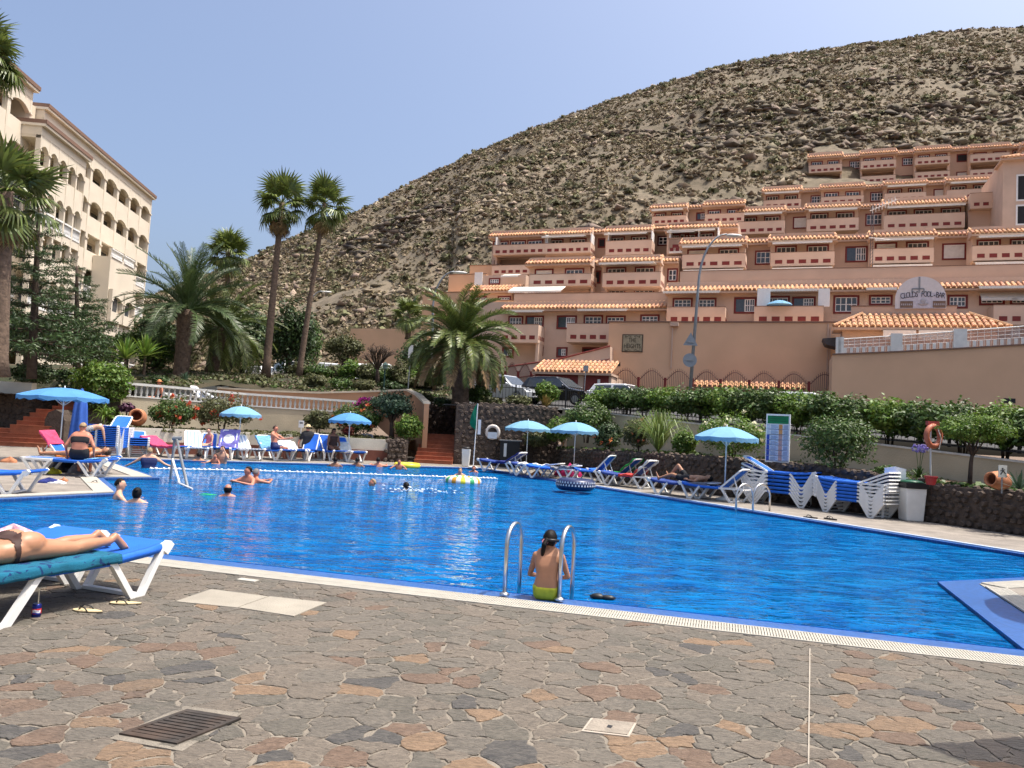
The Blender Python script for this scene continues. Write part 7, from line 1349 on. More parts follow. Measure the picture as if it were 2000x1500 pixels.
# ---- vehicles
def car(label, px, py, Y, rz, paint, L=4.2, W_=1.75, Hh=1.48, van=False, dark=False):
    p = D(px, py, Y); p.z = zst(p.x, p.y) if py is None or True else p.z; t = thing('van' if van else 'parked_car', label, 'van' if van else 'car', p, rz, 'vehicles parked along the street'); l2_ = L/2; bel = Hh*(.60 if not van else .58)
    low_ = [(-l2_, .32), (-l2_*.99, bel*.95), (-l2_*.8, bel), (l2_*(.42 if not van else .74), bel), (l2_*.93, bel*(.80 if not van else .88)), (l2_, bel*.62), (l2_, .30), (l2_*.8, .22), (-l2_*.8, .22)]
    gh = [(-l2_*.94, bel), (-l2_*(.78 if not van else .93), Hh*.965), (-l2_*.5, Hh), (l2_*(.05 if not van else .42), Hh*.985), (l2_*(.44 if not van else .74), bel)]
    def loft(poly, wb_, wt_, z0, z1):
        b = MB(); vs = []
        for s in (-1, -.86, .86, 1):
            for x, z in poly: f_ = (z-z0)/(z1-z0); ww = (wb_+(wt_-wb_)*f_)/2; k_ = .95 if abs(s) == 1 else 1.0; vs.append((x*k_, s*ww, z0+(z-z0)*k_ if abs(s) == 1 and z > z0+.3 else z))
        n = len(poly); b.add(vs, [(i*n+j, (i+1)*n+j, (i+1)*n+(j+1) % n, i*n+(j+1) % n) for i in range(3) for j in range(n)]+[tuple(range(n)), tuple(range(4*n-1, 3*n-1, -1))]); return b
    loft(low_, W_, W_, .2, bel).build('body', paint, t); loft(gh, W_*.96, W_*.76, bel, Hh).build('cabin', paint, t)
    wf = lambda z: (W_*.96+(W_*.76-W_*.96)*(z-bel)/(Hh-bel))/2
    for s in (-1, 1):
        xs = [(-.74, .62), ] if van else [(-.80, .28)]
        for xa, xb in ((-.74, -.28), (-.22, .22)) if not van else ((.30, .62), (-.82, .2)):
            z0, z1 = bel+.04, Hh*.92; b = MB(); b.add([(xa*l2_, s*(wf(z0)+.004), z0), (xb*l2_+(.12*l2_ if xb > 0 else 0), s*(wf(z0)+.004), z0), (xb*l2_-(.08*l2_ if xb > 0 else 0), s*(wf(z1)+.004), z1), (xa*l2_+(.06*l2_ if xa < -.5 else 0), s*(wf(z1)+.004), z1)], [(0, 1, 2, 3) if s < 0 else (3, 2, 1, 0)]); b.build('side_window', GLASS, t)
    for (xa, za), (xb, zb), nm in ((gh[4], gh[3], 'windscreen'), (gh[0], gh[1], 'rear_window')):
        sg_ = 1 if nm == 'windscreen' else -1; lo, hi = .10, .90; P1, P2 = (xa+(xb-xa)*lo+.012*sg_, za+(zb-za)*lo+.008), (xa+(xb-xa)*hi+.012*sg_, za+(zb-za)*hi+.008); b = MB(); a_, c_ = wf(P1[1])*.86, wf(P2[1])*.86; b.add([(P1[0], -a_, P1[1]), (P1[0], a_, P1[1]), (P2[0], c_, P2[1]), (P2[0], -c_, P2[1])], [(0, 1, 2, 3) if sg_ > 0 else (3, 2, 1, 0)]); b.build(nm, GLASS, t)
    for x in (-.62, .64):
        for s in (-1, 1):
            MM = Matrix.Translation((x*l2_, s*(W_/2-.10), .31)) @ Matrix.Rotation(R(90), 4, 'X'); b = MB(); b.lathe([(.2, -.1), (.30, -.1), (.31, -.05), (.31, .05), (.30, .1), (.2, .1)], 18, M=MM); wh = b.build('wheel', BLACK, t, True); b = MB(); b.lathe([(.02, -.115), (.2, -.108), (.2, .108), (.02, .115)], 12, M=MM); b.build('rim', GREYM, wh)
    for s in (-1, 1):
        b = MB(); b.ell((l2_*.93, s*W_*.36, bel*.76), (.12, .2, .10), 8, 6); b.build('headlight', M_HL, t, True); b = MB(); b.ell((l2_*.32, s*(W_/2+.08), bel+.08), (.06, .1, .07), 8, 6); b.build('mirror', paint, t, True); b = MB(); b.box(-l2_-.005, -l2_+.03, s*W_*.42-.08, s*W_*.42+.08, bel*.7, bel*.92); b.build('tail_light', M_TL, t)
    b = MB(); b.box(l2_*.97, l2_+.006, -.45, .45, .38, .55); b.build('grille', BLACK, t); b = MB(); b.box(l2_+.007, l2_+.015, -.26, .26, .33, .43); b.build('number_plate', WHT, t); return t
M_HL = M('headlight_glass', (.55, .57, .6), .1, .05, spec=.8); M_TL = M('tail_red', (.25, .01, .01), .3)
SILV = M('paint_silver', (.50, .52, .53), .3, .03, metal=.4, coat=.6); WPA = M('paint_white', (.75, .75, .74), .3, .03, coat=.5); BPA = M('paint_black', (.012, .013, .015), .2, .05, coat=.8)
car('silver hatchback parked beside the big date palm', 990, 783, 42, R(-38), SILV, 4.1, 1.74, 1.5); car('black estate car right of the silver hatchback', 1094, 788, 41, R(-36), BPA, 4.5, 1.8, 1.52); car('pale silver car half hidden behind the date palm trunk', 925, 775, 44.5, R(-50), SILV, 4.1, 1.74, 1.5); car('white car showing only its roof above the hedge', 1226, 775, 39, R(-35), WPA, 4.2, 1.75, 1.30); car('white car glimpsed through the hedge above the big oleander', 1590, 790, 31, R(-35), WPA, 4.2, 1.75, 1.28)
car('white van left of the row, behind the tall palms', 566, 728, 57, R(-60), WPA, 4.6, 1.8, 1.9, True); car('grey van behind the garden fence', 640, 735, 56, R(-75), SILV, 4.6, 1.8, 1.85, True); car('white van with dark windscreen, middle of the row', 693, 740, 54, R(-70), WPA, 4.6, 1.8, 1.9, True); car('white van behind the bare twiggy tree', 738, 740, 53, R(-70), WPA, 4.6, 1.8, 1.95, True); car('white car low beside the street sign post', 806, 745, 49, R(-45), WPA, 4.1, 1.74, 1.45); car('pale car behind the hanging pepper tree', 520, 728, 60, R(-40), WPA, 4.2, 1.75, 1.45)
# ---- street lamps and signs
def lamp(label, bpx, bpy, Y, topy, armpx, army, lean=None):
    p = D(bpx, bpy, Y); p.z = zst(p.x, p.y); t = thing('street_lamp', label, 'street lamp', p, 0, 'curved street lamps'); e = D(armpx, army, Y)-p; tp = D(lean or bpx, topy, Y)-p; b = MB(); k_ = tp.z
    pts = [(0, 0, 0), (tp.x*.55, 0, k_*.62)]
    for i in range(9): q = R(90)*i/8; pts.append((tp.x*.62+(e.x-tp.x*.62)*(1-math.cos(q))*.9, 0, k_*.70+(k_*.30)*math.sin(q)))
    b.tube(pts, [.11, .085]+[.075-.004*i for i in range(9)], 8); b.build('pole', GREYM, t, True); l_ = pts[-1]; b = MB(); sx_ = 1 if e.x > 0 else -1; b.ell((l_[0]+sx_*.4, 0, l_[2]-.05), (.5, .14, .09), 10, 6); b.build('lamp_head', WHTD, t, True); return t
lamp('tall curved grey street lamp in front of the blank rose wall', 1346, 770, 44, 455, 1425, 462, 1374); lamp('curved street lamp behind the big date palm', 845, 735, 52, 528, 892, 529); lamp('small curved street lamp behind the tall fan palms', 598, 720, 68, 567, 632, 567)
def roadsigns():
    p = D(1349, 690, 43.7); t = thing('road_sign', 'back of a triangle and a round road sign on the tall lamp post', 'road sign', p); g_ = M('sign_back', (.20, .23, .26), .5, .1); z1 = Zat(p.x, p.y, 662)-p.z; z2 = Zat(p.x, p.y, 703)-p.z; b = MB(); Mx = Matrix(((1, 0, 0, 0), (0, 0, 1, 0), (0, 1, 0, 0), (0, 0, 0, 1))); b.prism([(-.42, z1-.36), (.42, z1-.36), (0, z1+.40)], .13, .15, Mx); b.build('triangle_plate', g_, t); b = MB(); b.prism([(.40*math.cos(2*math.pi*i/20), z2+.40*math.sin(2*math.pi*i/20)) for i in range(20)], .13, .15, Mx); b.build('round_plate', g_, t); b = MB(); b.box(-.2, .2, .09, .125, z1-.2, z1-.15); b.box(-.2, .2, .09, .125, z2-.03, z2+.03); b.build('bracket', GREYM, t)
roadsigns()
def post_sign(label, px, ytop, ybase, Y, w_, h_, mat):
    p = D(px, ybase, Y); t = thing('street_sign', label, 'sign', p); zt_ = Zat(p.x, p.y, ytop)-p.z; b = MB(); b.tube([(0, 0, -.2), (.03, 0, zt_)], .03, 6); b.build('post', GREYM, t); bx(t, 'sign_plate', -w_/2+.03, w_/2+.03, -.05, -.03, zt_-h_, zt_, mat); return t
post_sign('narrow white sign plate on a thin post at the end of the tan wall', 797, 674, 755, 41, .24, .72, WHTD); post_sign('small grey sign on a post beside the gatehouse', 1141, 714, 765, 46, .3, .35, GREYM)
p = D(838, 745, 47); t = thing('lamp_post', 'plain pale post left of the big date palm trunk', 'post', p); b = MB(); b.tube([(0, 0, -.3), (.05, 0, Zat(p.x, p.y, 680)-p.z)], .07, 8); b.build('post', WHTD, t)
p = D(749, 766, 39.5); t = thing('garden_lantern', 'dark green garden lantern on a post above the tan wall', 'lantern', p); z = Zat(p.x, p.y, 722)-p.z; b = MB(); b.tube([(0, 0, -.2), (0, 0, z)], .04, 8); b.build('post', M('lantern_green', (.01, .04, .035), .5), t); b = MB(); b.lathe([(.06, z), (.12, z+.06), (.13, z+.24)], 6); b.build('lamp_glass', M('lantern_glass', (.10, .16, .14), .2), t); b = MB(); b.lathe([(.17, z+.241), (.08, z+.34), (.02, z+.40)], 6); b.build('lantern_roof', M('lantern_roof', (.02, .06, .05), .5), t)
bw_ = thing('pushchair', 'dark folded pushchair standing between the two far right parasols', 'pushchair', G(1054, 912)); b = MB(); 
for x in (-.22, .22): b.torus(.16, .025, 14, 6, Matrix.Translation((x, 0, .17)) @ Matrix.Rotation(R(70), 4, 'Y'))
b.build('wheel', BLACK, bw_); b = MB(); b.tube([(-.22, .1, .2), (-.2, .2, .6), (-.1, .25, .85), (.1, .25, .9), (.2, .2, .6), (.22, .1, .2)], .025, 6); b.build('frame', WHTD, bw_); b = MB(); b.ell((0, .05, .45), (.22, .18, .2)); b.build('seat', BLACK, bw_, True)

r_ = random.Random(5); b = MB(); c = G(815, 960, -.055)
for i in range(70): b.ell((r_.gauss(0, .45), r_.gauss(0, .16), abs(r_.gauss(0, .05))), (r_.uniform(.012, .05), r_.uniform(.01, .03), r_.uniform(.006, .02)), 6, 4)
o = b.build('splash', M('foam', (.75, .80, .84), .3), None, True); o.location = c; o['kind'] = 'stuff'
# ================================================================ PEOPLE
def caps(b, p0, r0, p1, r1, n=10):
    p0, p1 = Vector(p0), Vector(p1); t = (p1-p0); L = t.length
    if L < 1e-5: t = Vector((0, 0, 1))
    t.normalize(); pts, rs = [], []
    for q in (-90, -60, -30, 0): a = R(q); pts.append(p0+t*math.sin(a)*r0); rs.append(max(.0008, math.cos(a)*r0))
    for q in (0, 30, 60, 90): a = R(q); pts.append(p1+t*math.sin(a)*r1); rs.append(max(.0008, math.cos(a)*r1))
    up = Vector((0, 0, 1)) if abs(t.z) < .9 else Vector((1, 0, 0)); a_ = t.cross(up).normalized(); c_ = a_.cross(t); vs = []
    for p, r_ in zip(pts, rs): vs += [p+a_*math.cos(2*math.pi*j/n)*r_+c_*math.sin(2*math.pi*j/n)*r_ for j in range(n)]
    k = len(pts); b.add(vs, [(i*n+j, i*n+(j+1) % n, (i+1)*n+(j+1) % n, (i+1)*n+j) for i in range(k-1) for j in range(n)]+[tuple(range(n-1, -1, -1)), tuple(range((k-1)*n, k*n))])
def fuse(b, name, mat, vox, smooth=3):
    """one continuous skin from the joined volumes"""
    me = b.mesh(name, mat); o = bpy.data.objects.new(name, me); COL.objects.link(o); m = o.modifiers.new('r', 'REMESH'); m.mode = 'VOXEL'; m.voxel_size = vox; m.use_smooth_shade = True
    s = o.modifiers.new('s', 'SMOOTH'); s.iterations = smooth; s.factor = .5
    dg = bpy.context.evaluated_depsgraph_get(); dg.update(); out = bpy.data.meshes.new_from_object(o.evaluated_get(dg)); bpy.data.objects.remove(o); out.name = name; out.materials.clear(); out.materials.append(mat)
    out.polygons.foreach_set('use_smooth', [True]*len(out.polygons)); return out
PROF = [(-.06, .085, .098), (.06, .090, .10), (.18, .082, .095), (.34, .066, .088), (.5, .068, .088), (.66, .088, .096), (.82, .105, .088), (.94, .115, .062), (1., .08, .055)]
def lerp_prof(t): return [float(np.interp(t, [p[0] for p in PROF], [p[k] for p in PROF])) for k in (1, 2)]
def torso(b, J, g, s, t0=-.06, t1=1., add=0., curve=None):
    pel, nk = Vector(J['pel']), Vector(J['nck']); mid = Vector(J['mid']) if 'mid' in J else (pel+nk)/2; lat0 = (Vector(J['hpR'])-Vector(J['hpL'])).normalized(); lat1 = (Vector(J['shR'])-Vector(J['shL'])).normalized()
    k = max(2, int((t1-t0)/.045))
    for i in range(k+1):
        t = t0+(t1-t0)*i/k; c = pel*(1-t)**2+mid*2*t*(1-t)+nk*t*t if 'mid' in J else pel+(nk-pel)*t; l_ = (lat0*(1-t)+lat1*t).normalized(); hw, r_ = lerp_prof(t); hw *= s*g; r_ = r_*s*(.55+.45*g)+add; caps(b, c-l_*hw, r_, c+l_*hw, r_, 10)
def STAND(h=1.7):
    k = h/1.7; J = dict(pel=(0, 0, .93), nck=(0, .0, 1.44), hd=(0, .02, 1.59), shL=(-.175, 0, 1.40), shR=(.175, 0, 1.40), elL=(-.22, -.02, 1.12), elR=(.22, -.02, 1.12), wrL=(-.23, .06, .88), wrR=(.23, .06, .88), hpL=(-.09, 0, .9), hpR=(.09, 0, .9), knL=(-.10, .02, .48), knR=(.10, .02, .48), anL=(-.10, -.02, .09), anR=(.10, -.02, .09))
    return {a: Vector(v)*k for a, v in J.items()}
def person(label, loc, rz, J, skin=0, hair=0, style='short', suit=None, suitmat=None, g=1., h=1.7, face=(0, 1, 0), vox=.024, fingers=False, hat=None, group=None, legs=True, toe=(0, 1, -.25)):
    """J: joints in metres, local frame (x right, y forward, z up)"""
    t = thing('person', label, 'person', loc, rz, group); s = h/1.7; b = MB(); V = lambda k: Vector(J[k])
    torso(b, J, g, s); hd = V('hd'); fw = Vector(face).normalized(); up = (hd-V('nck')).normalized(); up = (up-fw*up.dot(fw)).normalized(); rt = fw.cross(up)
    caps(b, V('nck')-up*.02*s, .06*s, hd-up*.03*s, .053*s); HM_ = Matrix((( *rt, ), (*fw,), (*up,))).transposed().to_4x4(); hs = (.92+.08*s)*min(1, .5+.5*s) if s < 1 else 1.
    b.ell(hd, (.074*hs, .094*hs, .108*hs), 14, 10, HM_); b.ell(hd+fw*.03*hs-up*.055*hs, (.052*hs, .058*hs, .055*hs), 10, 8, HM_); caps(b, hd+fw*.085*hs+up*.01*hs, .010*hs, hd+fw*.108*hs-up*.022*hs, .014*hs, 6)
    for q in (-1, 1): b.ell(hd+rt*q*.075*hs-up*.012*hs, (.012*hs, .022*hs, .032*hs), 8, 6, HM_)
    for q in 'LR':
        sh, el, wr = V('sh'+q), V('el'+q), V('wr'+q); caps(b, sh, .052*s*(.6+.4*g), el, .038*s*(.7+.3*g)); caps(b, el, .037*s*(.7+.3*g), wr, .026*s); d = (wr-el).normalized(); caps(b, wr, .026*s, wr+d*.075*s, .030*s)
        side = d.cross(up if abs(d.dot(up)) < .9 else fw).normalized()
        if fingers:
            for i in range(4):
                o_ = side*(.024-.016*i)*s; l_ = (.068, .076, .070, .055)[i]*s; a0 = wr+d*.085*s+o_; a1 = a0+(d+Vector((0, 0, -.2)))*l_*.55; caps(b, a0, .0095*s, a1, .009*s, 6); caps(b, a1, .009*s, a1+(d*.7+Vector((0, 0, -.6)))*l_*.5, .008*s, 6)
            caps(b, wr+d*.03*s+side*.03*s, .011*s, wr+d*.075*s+side*.052*s, .009*s, 6)
        else: b.ell(wr+d*.11*s, (.034*s, .034*s, .034*s), 8, 6)
        if legs:
            hp_, kn, an = V('hp'+q), V('kn'+q), V('an'+q); caps(b, hp_, .085*s*g, kn, .052*s*(.6+.4*g), 12); k2 = kn+(an-kn)*.3; caps(b, kn, .050*s, k2, .054*s*(.7+.3*g)); caps(b, k2, .054*s*(.7+.3*g), an, .034*s); f_ = Vector(J.get('toe'+q, toe)).normalized(); caps(b, an-f_*.03*s, .036*s, an+f_*.13*s, .030*s); caps(b, an+f_*.10*s, .030*s, an+f_*.19*s, .020*s)
    ob('body', fuse(b, 'body', SKIN[skin], vox), t)
    b = MB()
    for q in (-1, 1): b.ell(hd+fw*.086*hs+rt*q*.031*hs+up*.018*hs, (.013*hs, .008*hs, .008*hs), 6, 5, HM_)
    b.build('eyes', DARK, t)
    if style:
        b = MB(); k = {'short': 1.06, 'crop': 1.03, 'long': 1.09, 'bun': 1.06, 'pony': 1.07, 'fringe': 1.04}[style]; c = hd-fw*.010*hs+up*.008*hs; b.ell(c, (.078*k*hs, .096*k*hs, .108*k*hs), 16, 12, HM_); bm = bmesh.new(); me = b.mesh('hair', HAIR[hair], True); bm.from_mesh(me)
        lim = -.15 if style in ('short', 'crop') else -.45
        kill = [v for v in bm.verts if ((v.co-c).dot(fw) > .034*hs and (v.co-c).dot(up) < .058*hs) or (v.co-c).dot(up) < lim*.11*hs+(-.035*hs if (v.co-c).dot(fw) < -.02 else 0) or (style == 'fringe' and (v.co-c).dot(up) > .045*hs)]
        bmesh.ops.delete(bm, geom=kill, context='VERTS'); bm.to_mesh(me); bm.free(); o = ob('hair', me, t); md = o.modifiers.new('thickness', 'SOLIDIFY'); md.thickness = .008; md.offset = 0
        if style == 'bun': b = MB(); b.ell(hd-fw*.09*hs+up*.07*hs, (.045*hs, .045*hs, .04*hs), 10, 7); b.build('hair_bun', HAIR[hair], t, True)
        if style == 'long': b = MB(); caps(b, hd-fw*.06*hs, .075*hs, hd-fw*.085*hs-up*.17*hs, .06*hs); caps(b, hd-fw*.085*hs-up*.16*hs, .06*hs, hd-fw*.09*hs-up*.27*hs, .03*hs); ob('hair_length', fuse(b, 'hair_length', HAIR[hair], .012), t)
    if suit:
        for kind in suit.split('+'):
            b = MB()
            if kind in ('trunks', 'bottom', 'shorts'):
                torso(b, J, g, s, -.06, .16 if kind == 'bottom' else .22, .007)
                for q in 'LR': hp_, kn = V('hp'+q), V('kn'+q); f_ = .0 if kind == 'bottom' else .42; caps(b, hp_, (.085*g+.008)*s, hp_+(kn-hp_)*(f_+.06), (.080*g+.010)*s, 12)
                nm = 'swim_trunks' if kind != 'bottom' else 'bikini_bottom'
            elif kind == 'top': torso(b, J, g, s, .64, .74, .006); nm = 'bikini_top'
            elif kind == 'one': torso(b, J, g, s, -.06, .80, .007); nm = 'swimsuit'
            else:
                torso(b, J, g*1.03, s, -.02, .97, .014); nm = 'shirt'
                for q in 'LR': caps(b, V('sh'+q), .066*s, V('sh'+q)+(V('el'+q)-V('sh'+q))*.6, .056*s)
            ob(nm, fuse(b, nm, suitmat[kind] if isinstance(suitmat, dict) else suitmat, max(.014, vox*.8), 2), t)
    if hat: b = MB(); b.lathe([(.17, 0), (.165, .012), (.09, .014), (.085, .07), (.06, .10), (.01, .11)], 18, M=Matrix.Translation(hd+up*.055) @ HM_); b.build('sun_hat', hat, t, True)
    return t
def pose(h=1.7, **k): J = STAND(h); J.update({a: Vector(v) for a, v in k.items()}); return J
CB = M('cloth_black', (.012, .012, .014), .8); CBR = M('bikini_brown', (.045, .020, .014), .7); CY = M('bikini_yellow_green', (.50, .50, .03), .7, .15, 20); CP = M('shirt_beige', (.55, .42, .34), .9, .1); CPK = M('cloth_pink', (.62, .18, .24), .8); CPAT = M('patterned_black_white', (.02, .02, .025), .8, .1, 45, col2=(.55, .55, .55)); CSTR = M('straw_hat', (.60, .48, .28), .9, .2, 40); CNV = M('cloth_navy', (.02, .03, .10), .8)
# girl sitting on the rim between the ladder rails
gl = G(1067, 1168, .0); GJ = dict(pel=(0, .0, .075), mid=(0, -.045, .24), nck=(.005, .045, .455), hd=(.008, .075, .555), shL=(-.125, .03, .405), shR=(.13, .03, .405), elL=(-.185, .10, .20), elR=(.20, .10, .20), wrL=(-.10, .27, .16), wrR=(.10, .28, .15), hpL=(-.065, .03, .065), hpR=(.065, .03, .065), knL=(-.085, .33, .04), knR=(.085, .33, .04), anL=(-.09, .36, -.28), anR=(.09, .36, -.28))
GJ['toeL'] = GJ['toeR'] = (0, .8, -.6)
gp = person('girl in yellow green bikini bottoms sitting between the ladder rails', (gl.x, gl.y+.02, .0), R(-8), GJ, 1, 0, 'pony', None, None, 1.02, 1.22, (.22, 1, -.28), .0085, True)
hd = Vector(GJ['hd']); b = MB(); caps(b, hd+Vector((-.03, -.075, .01)), .030, hd+Vector((-.052, -.115, -.035)), .026); caps(b, hd+Vector((-.052, -.115, -.035)), .026, hd+Vector((-.062, -.10, -.11)), .022); caps(b, hd+Vector((-.062, -.10, -.11)), .022, hd+Vector((-.066, -.098, -.165)), .012); ob('ponytail', fuse(b, 'ponytail', HAIR[0], .006, 2), gp)
b = MB(); b.torus(.088, .0085, 22, 6, Matrix.Translation(hd+Vector((0, 0, .0))) @ Matrix.Rotation(R(-8), 4, 'X') @ Matrix.Diagonal((.95, 1.12, 1.8, 1))); b.build('goggle_strap', BLACK, gp, True); b = MB(); b.torus(.026, .007, 10, 5, Matrix.Translation(hd+Vector((-.045, -.10, -.005))) @ Matrix.Rotation(R(60), 4, 'X')); b.build('hair_tie', M('hair_tie_pink', (.45, .15, .2), .6), gp, True)
b = MB(); torso(b, GJ, 1.0, .72, -.10, .06, .006)
for q in 'LR': caps(b, Vector(GJ['hp'+q])-Vector((0, 0, .01)), .070, Vector(GJ['hp'+q])+Vector((0, .04, -.01)), .068, 12)
me = fuse(b, 'bikini_bottom', CY, .009, 2); ob('bikini_bottom', me, gp)
# woman lying prone on the nearest lounger (local x along the lounger, feet at +x)
zl_ = .40; WJ = dict(pel=(-.24, .02, zl_+.115), mid=(-.46, .02, zl_+.085), nck=(-.78, .02, zl_+.13), hd=(-.92, .02, zl_+.13), shL=(-.70, .20, zl_+.10), shR=(-.70, -.16, zl_+.10), elL=(-.86, .30, zl_+.05), elR=(-.86, -.26, zl_+.05), wrL=(-1.0, .10, zl_+.05), wrR=(-1.0, -.06, zl_+.05), hpL=(-.20, .11, zl_+.11), hpR=(-.20, -.07, zl_+.11), knL=(.20, .12, zl_+.07), knR=(.21, -.09, zl_+.07), anL=(.57, .10, zl_+.10), anR=(.60, -.07, zl_+.085), toeL=(.55, .0, -.55), toeR=(.6, .05, -.45))
def sun_woman():
    t = thing('person', 'woman in a brown bikini lying face down on the nearest lounger', 'person', l1-dx_*.07, r1); b = MB(); J = {k: Vector(v) for k, v in WJ.items()}
    torso(b, J, 1.0, 1.0); b.ell((-.93, .02, zl_+.12), (.10, .075, .09), 12, 9); caps(b, (-.78, .02, zl_+.13), .055, (-.88, .02, zl_+.12), .05)
    for y in (.115, -.075): b.ell((-.185, y, zl_+.150), (.145, .098, .10), 14, 10)
    for q in 'LR':
        hp_, kn, an = J['hp'+q], J['kn'+q], J['an'+q]; caps(b, hp_, .092, kn, .058, 14); k2 = kn+(an-kn)*.32+Vector((0, 0, .006)); caps(b, kn, .054, k2, .058, 12); caps(b, k2, .058, an, .034, 12); f_ = J['toe'+q].normalized()
        heel = an+Vector((.045, 0, .035)); caps(b, an, .034, heel, .033); ball = heel+Vector((.10, 0, -.10)); caps(b, heel, .032, ball, .036, 10); sgn = 1 if q == 'L' else -1
        for i in range(5): c = ball+Vector((.01, sgn*(.03-.015*i), -.0)); caps(b, c, .011-.001*i, c+Vector((.035-.004*i, 0, -.03)), .0095-.0008*i, 6)
        caps(b, J['sh'+q], .055, J['el'+q], .04); caps(b, J['el'+q], .04, J['wr'+q], .027); d = (J['wr'+q]-J['el'+q]).normalized(); caps(b, J['wr'+q], .027, J['wr'+q]+d*.08, .032)
        for i in range(4): o_ = J['wr'+q]+d*.09+Vector((0, .022-.015*i, 0)); caps(b, o_, .0095, o_+d*.07, .008, 6)
    ob('body', fuse(b, 'body', SKIN[1], .011, 4), t)
    b = MB()   # bikini bottom: a curved patch just above the skin, cut from a slightly larger copy
    for y in (.115, -.075): b.ell((-.185, y, zl_+.150), (.150, .103, .106), 16, 12)
    torso(b, J, 1.0, 1.0, -.06, .22, .008)
    me = fuse(b, 'bikini_bottom', CBR, .010, 3); bm = bmesh.new(); bm.from_mesh(me)
    def keep(v):
        x, y = v.x, abs(v.y-.02); zz = v.z-zl_
        return x < -.185+.0 and x > -.345 and (y < (-.185-x)*1.35+.022 or x < -.30)
    bmesh.ops.delete(bm, geom=[v for v in bm.verts if not keep(v.co)], context='VERTS'); bm.to_mesh(me); bm.free(); ob('bikini_bottom', me, t)
    b = MB(); torso(b, J, 1.0, 1.0, .60, .70, .007); ob('bikini_top', fuse(b, 'bikini_top', CBR, .012, 2), t); b = MB(); b.ell((-.945, .02, zl_+.14), (.105, .083, .095), 12, 9); b.build('hair', HAIR[1], t, True)
sun_woman()
# people on the left deck
def seatpose(h=1.65, lean=.05, zs=.42, arms=((-.33, .02, .66), (-.30, .10, .45)), legs=.45):
    k = h/1.65; (e, w__) = arms; return dict(pel=(0, 0, zs+.10*k), mid=(0, -.03, zs+.34*k), nck=(0, lean+.0, zs+.60*k), hd=(0, lean+.05, zs+.75*k), shL=(-.18*k, lean, zs+.55*k), shR=(.18*k, lean, zs+.55*k), elL=e, elR=(-e[0], e[1], e[2]), wrL=w__, wrR=(-w__[0], w__[1], w__[2]), hpL=(-.09, .02, zs+.09), hpR=(.09, .02, zs+.09), knL=(-.13, .45, zs+.06), knR=(.13, .45, zs+.06), anL=(-.13, .47, .09), anR=(.13, .47, .09))
ps = G(139, 930)+n3*.30; person('woman in a black bikini sitting with her back to the pool', (ps.x, ps.y, 0), r3+R(8), seatpose(1.62, .06, .41, ((-.31, -.02, .70), (-.30, .10, .47))), 2, 2, 'short', 'bottom+top', CB, 1.32, 1.62, (.1, 1, -.5), .02)
J = dict(pel=(-.1, 0, .55), nck=(-.62, 0, .58), hd=(-.78, 0, .60), shL=(-.55, .18, .56), shR=(-.55, -.18, .56), elL=(-.5, .3, .5), elR=(-.5, -.3, .5), wrL=(-.25, .22, .52), wrR=(-.25, -.22, .52), hpL=(-.08, .09, .52), hpR=(-.08, -.09, .52), knL=(.33, .1, .5), knR=(.33, -.1, .5), anL=(.74, .1, .48), anR=(.74, -.1, .48), toeL=(.4, 0, 1), toeR=(.4, 0, 1))
def lying(label, loc, rz, skin, hair, suit, mat, flip=1, lift=0., knees=False, style='short', g=1.):
    q = {k: Vector((v[0], v[1], v[2]+lift)) for k, v in J.items()}
    if knees: q.update(knR=Vector((.22, -.1, .86)), anR=Vector((.52, -.1, .49)), knL=Vector((.30, .1, .60)))
    return person(label, loc, rz, q, skin, hair, style, suit, mat, g, 1.7, (.25, 0, 1), .022)
lying('person in orange lying on the lounger behind the seated woman', l3+n3*.62-d3*.25, r3+R(180), 1, 1, 'one', TW['orange'], lift=-.02, g=1.1)
pb = G(182, 893)+Vector((0, -.5, 0)); person('bending man in patterned swim shorts beside the stacked loungers', (pb.x, pb.y, 0), R(-60), pose(pel=(0, 0, .90), nck=(0, .50, .98), mid=(0, .25, 1.06), hd=(0, .64, .90), shL=(-.18, .44, .95), shR=(.18, .44, .95), elL=(-.2, .50, .68), elR=(.2, .50, .68), wrL=(-.18, .55, .45), wrR=(.18, .55, .45)), 0, 3, 'short', 'shorts', CPAT, 1.1, 1.7, (0, .5, -.8))
# people round the far edge and on the right
def at_far(px, py): p = G(px, py); return (p.x, p.y, 0)
p_, z_r, an = fl_[2]; person('child in pink sitting on a far lounger', p_, R(160), seatpose(1.35, .0, .38, ((-.22, .1, .55), (-.12, .25, .5))), 0, 1, 'short', 'one', CPK, 1., 1.35, (0, 1, 0))
p_, z_r, an = fl_[5]; person('man with short hair sitting sideways on a far lounger reaching out', p_, R(-95), seatpose(1.75, -.05, .40, ((-.25, .28, .80), (-.15, .55, .85))), 2, 1, 'crop', 'trunks', CNV, 1.1, 1.75, (0, 1, 0))
p_, z_r, an = fl_[7]; person('person in a straw sunhat behind an upright blue lounger back', Vector(p_)+Vector((-.15, .55, 0)), R(20), seatpose(1.7, .0, .48), 2, 1, 'short', 'shirt', CB, 1.1, 1.7, (0, 1, 0), hat=CSTR)
p_, z_r, an = fl_[9]; person('dark haired woman in brown sitting on a far lounger', p_, R(-150), seatpose(1.68, .02, .42, ((-.25, .12, .62), (-.10, .28, .52))), 3, 0, 'long', 'one', CBR, 1.15, 1.68, (-.3, 1, -.2))
st = G(1099, 917); person('man in a beige shirt standing in the shade of the far right parasol', (st.x, st.y, 0), R(75), pose(1.72), 1, 0, 'short', 'shirt+shorts', dict(shirt=CP, shorts=CB), 1.12, 1.72, (0, 1, -.1))
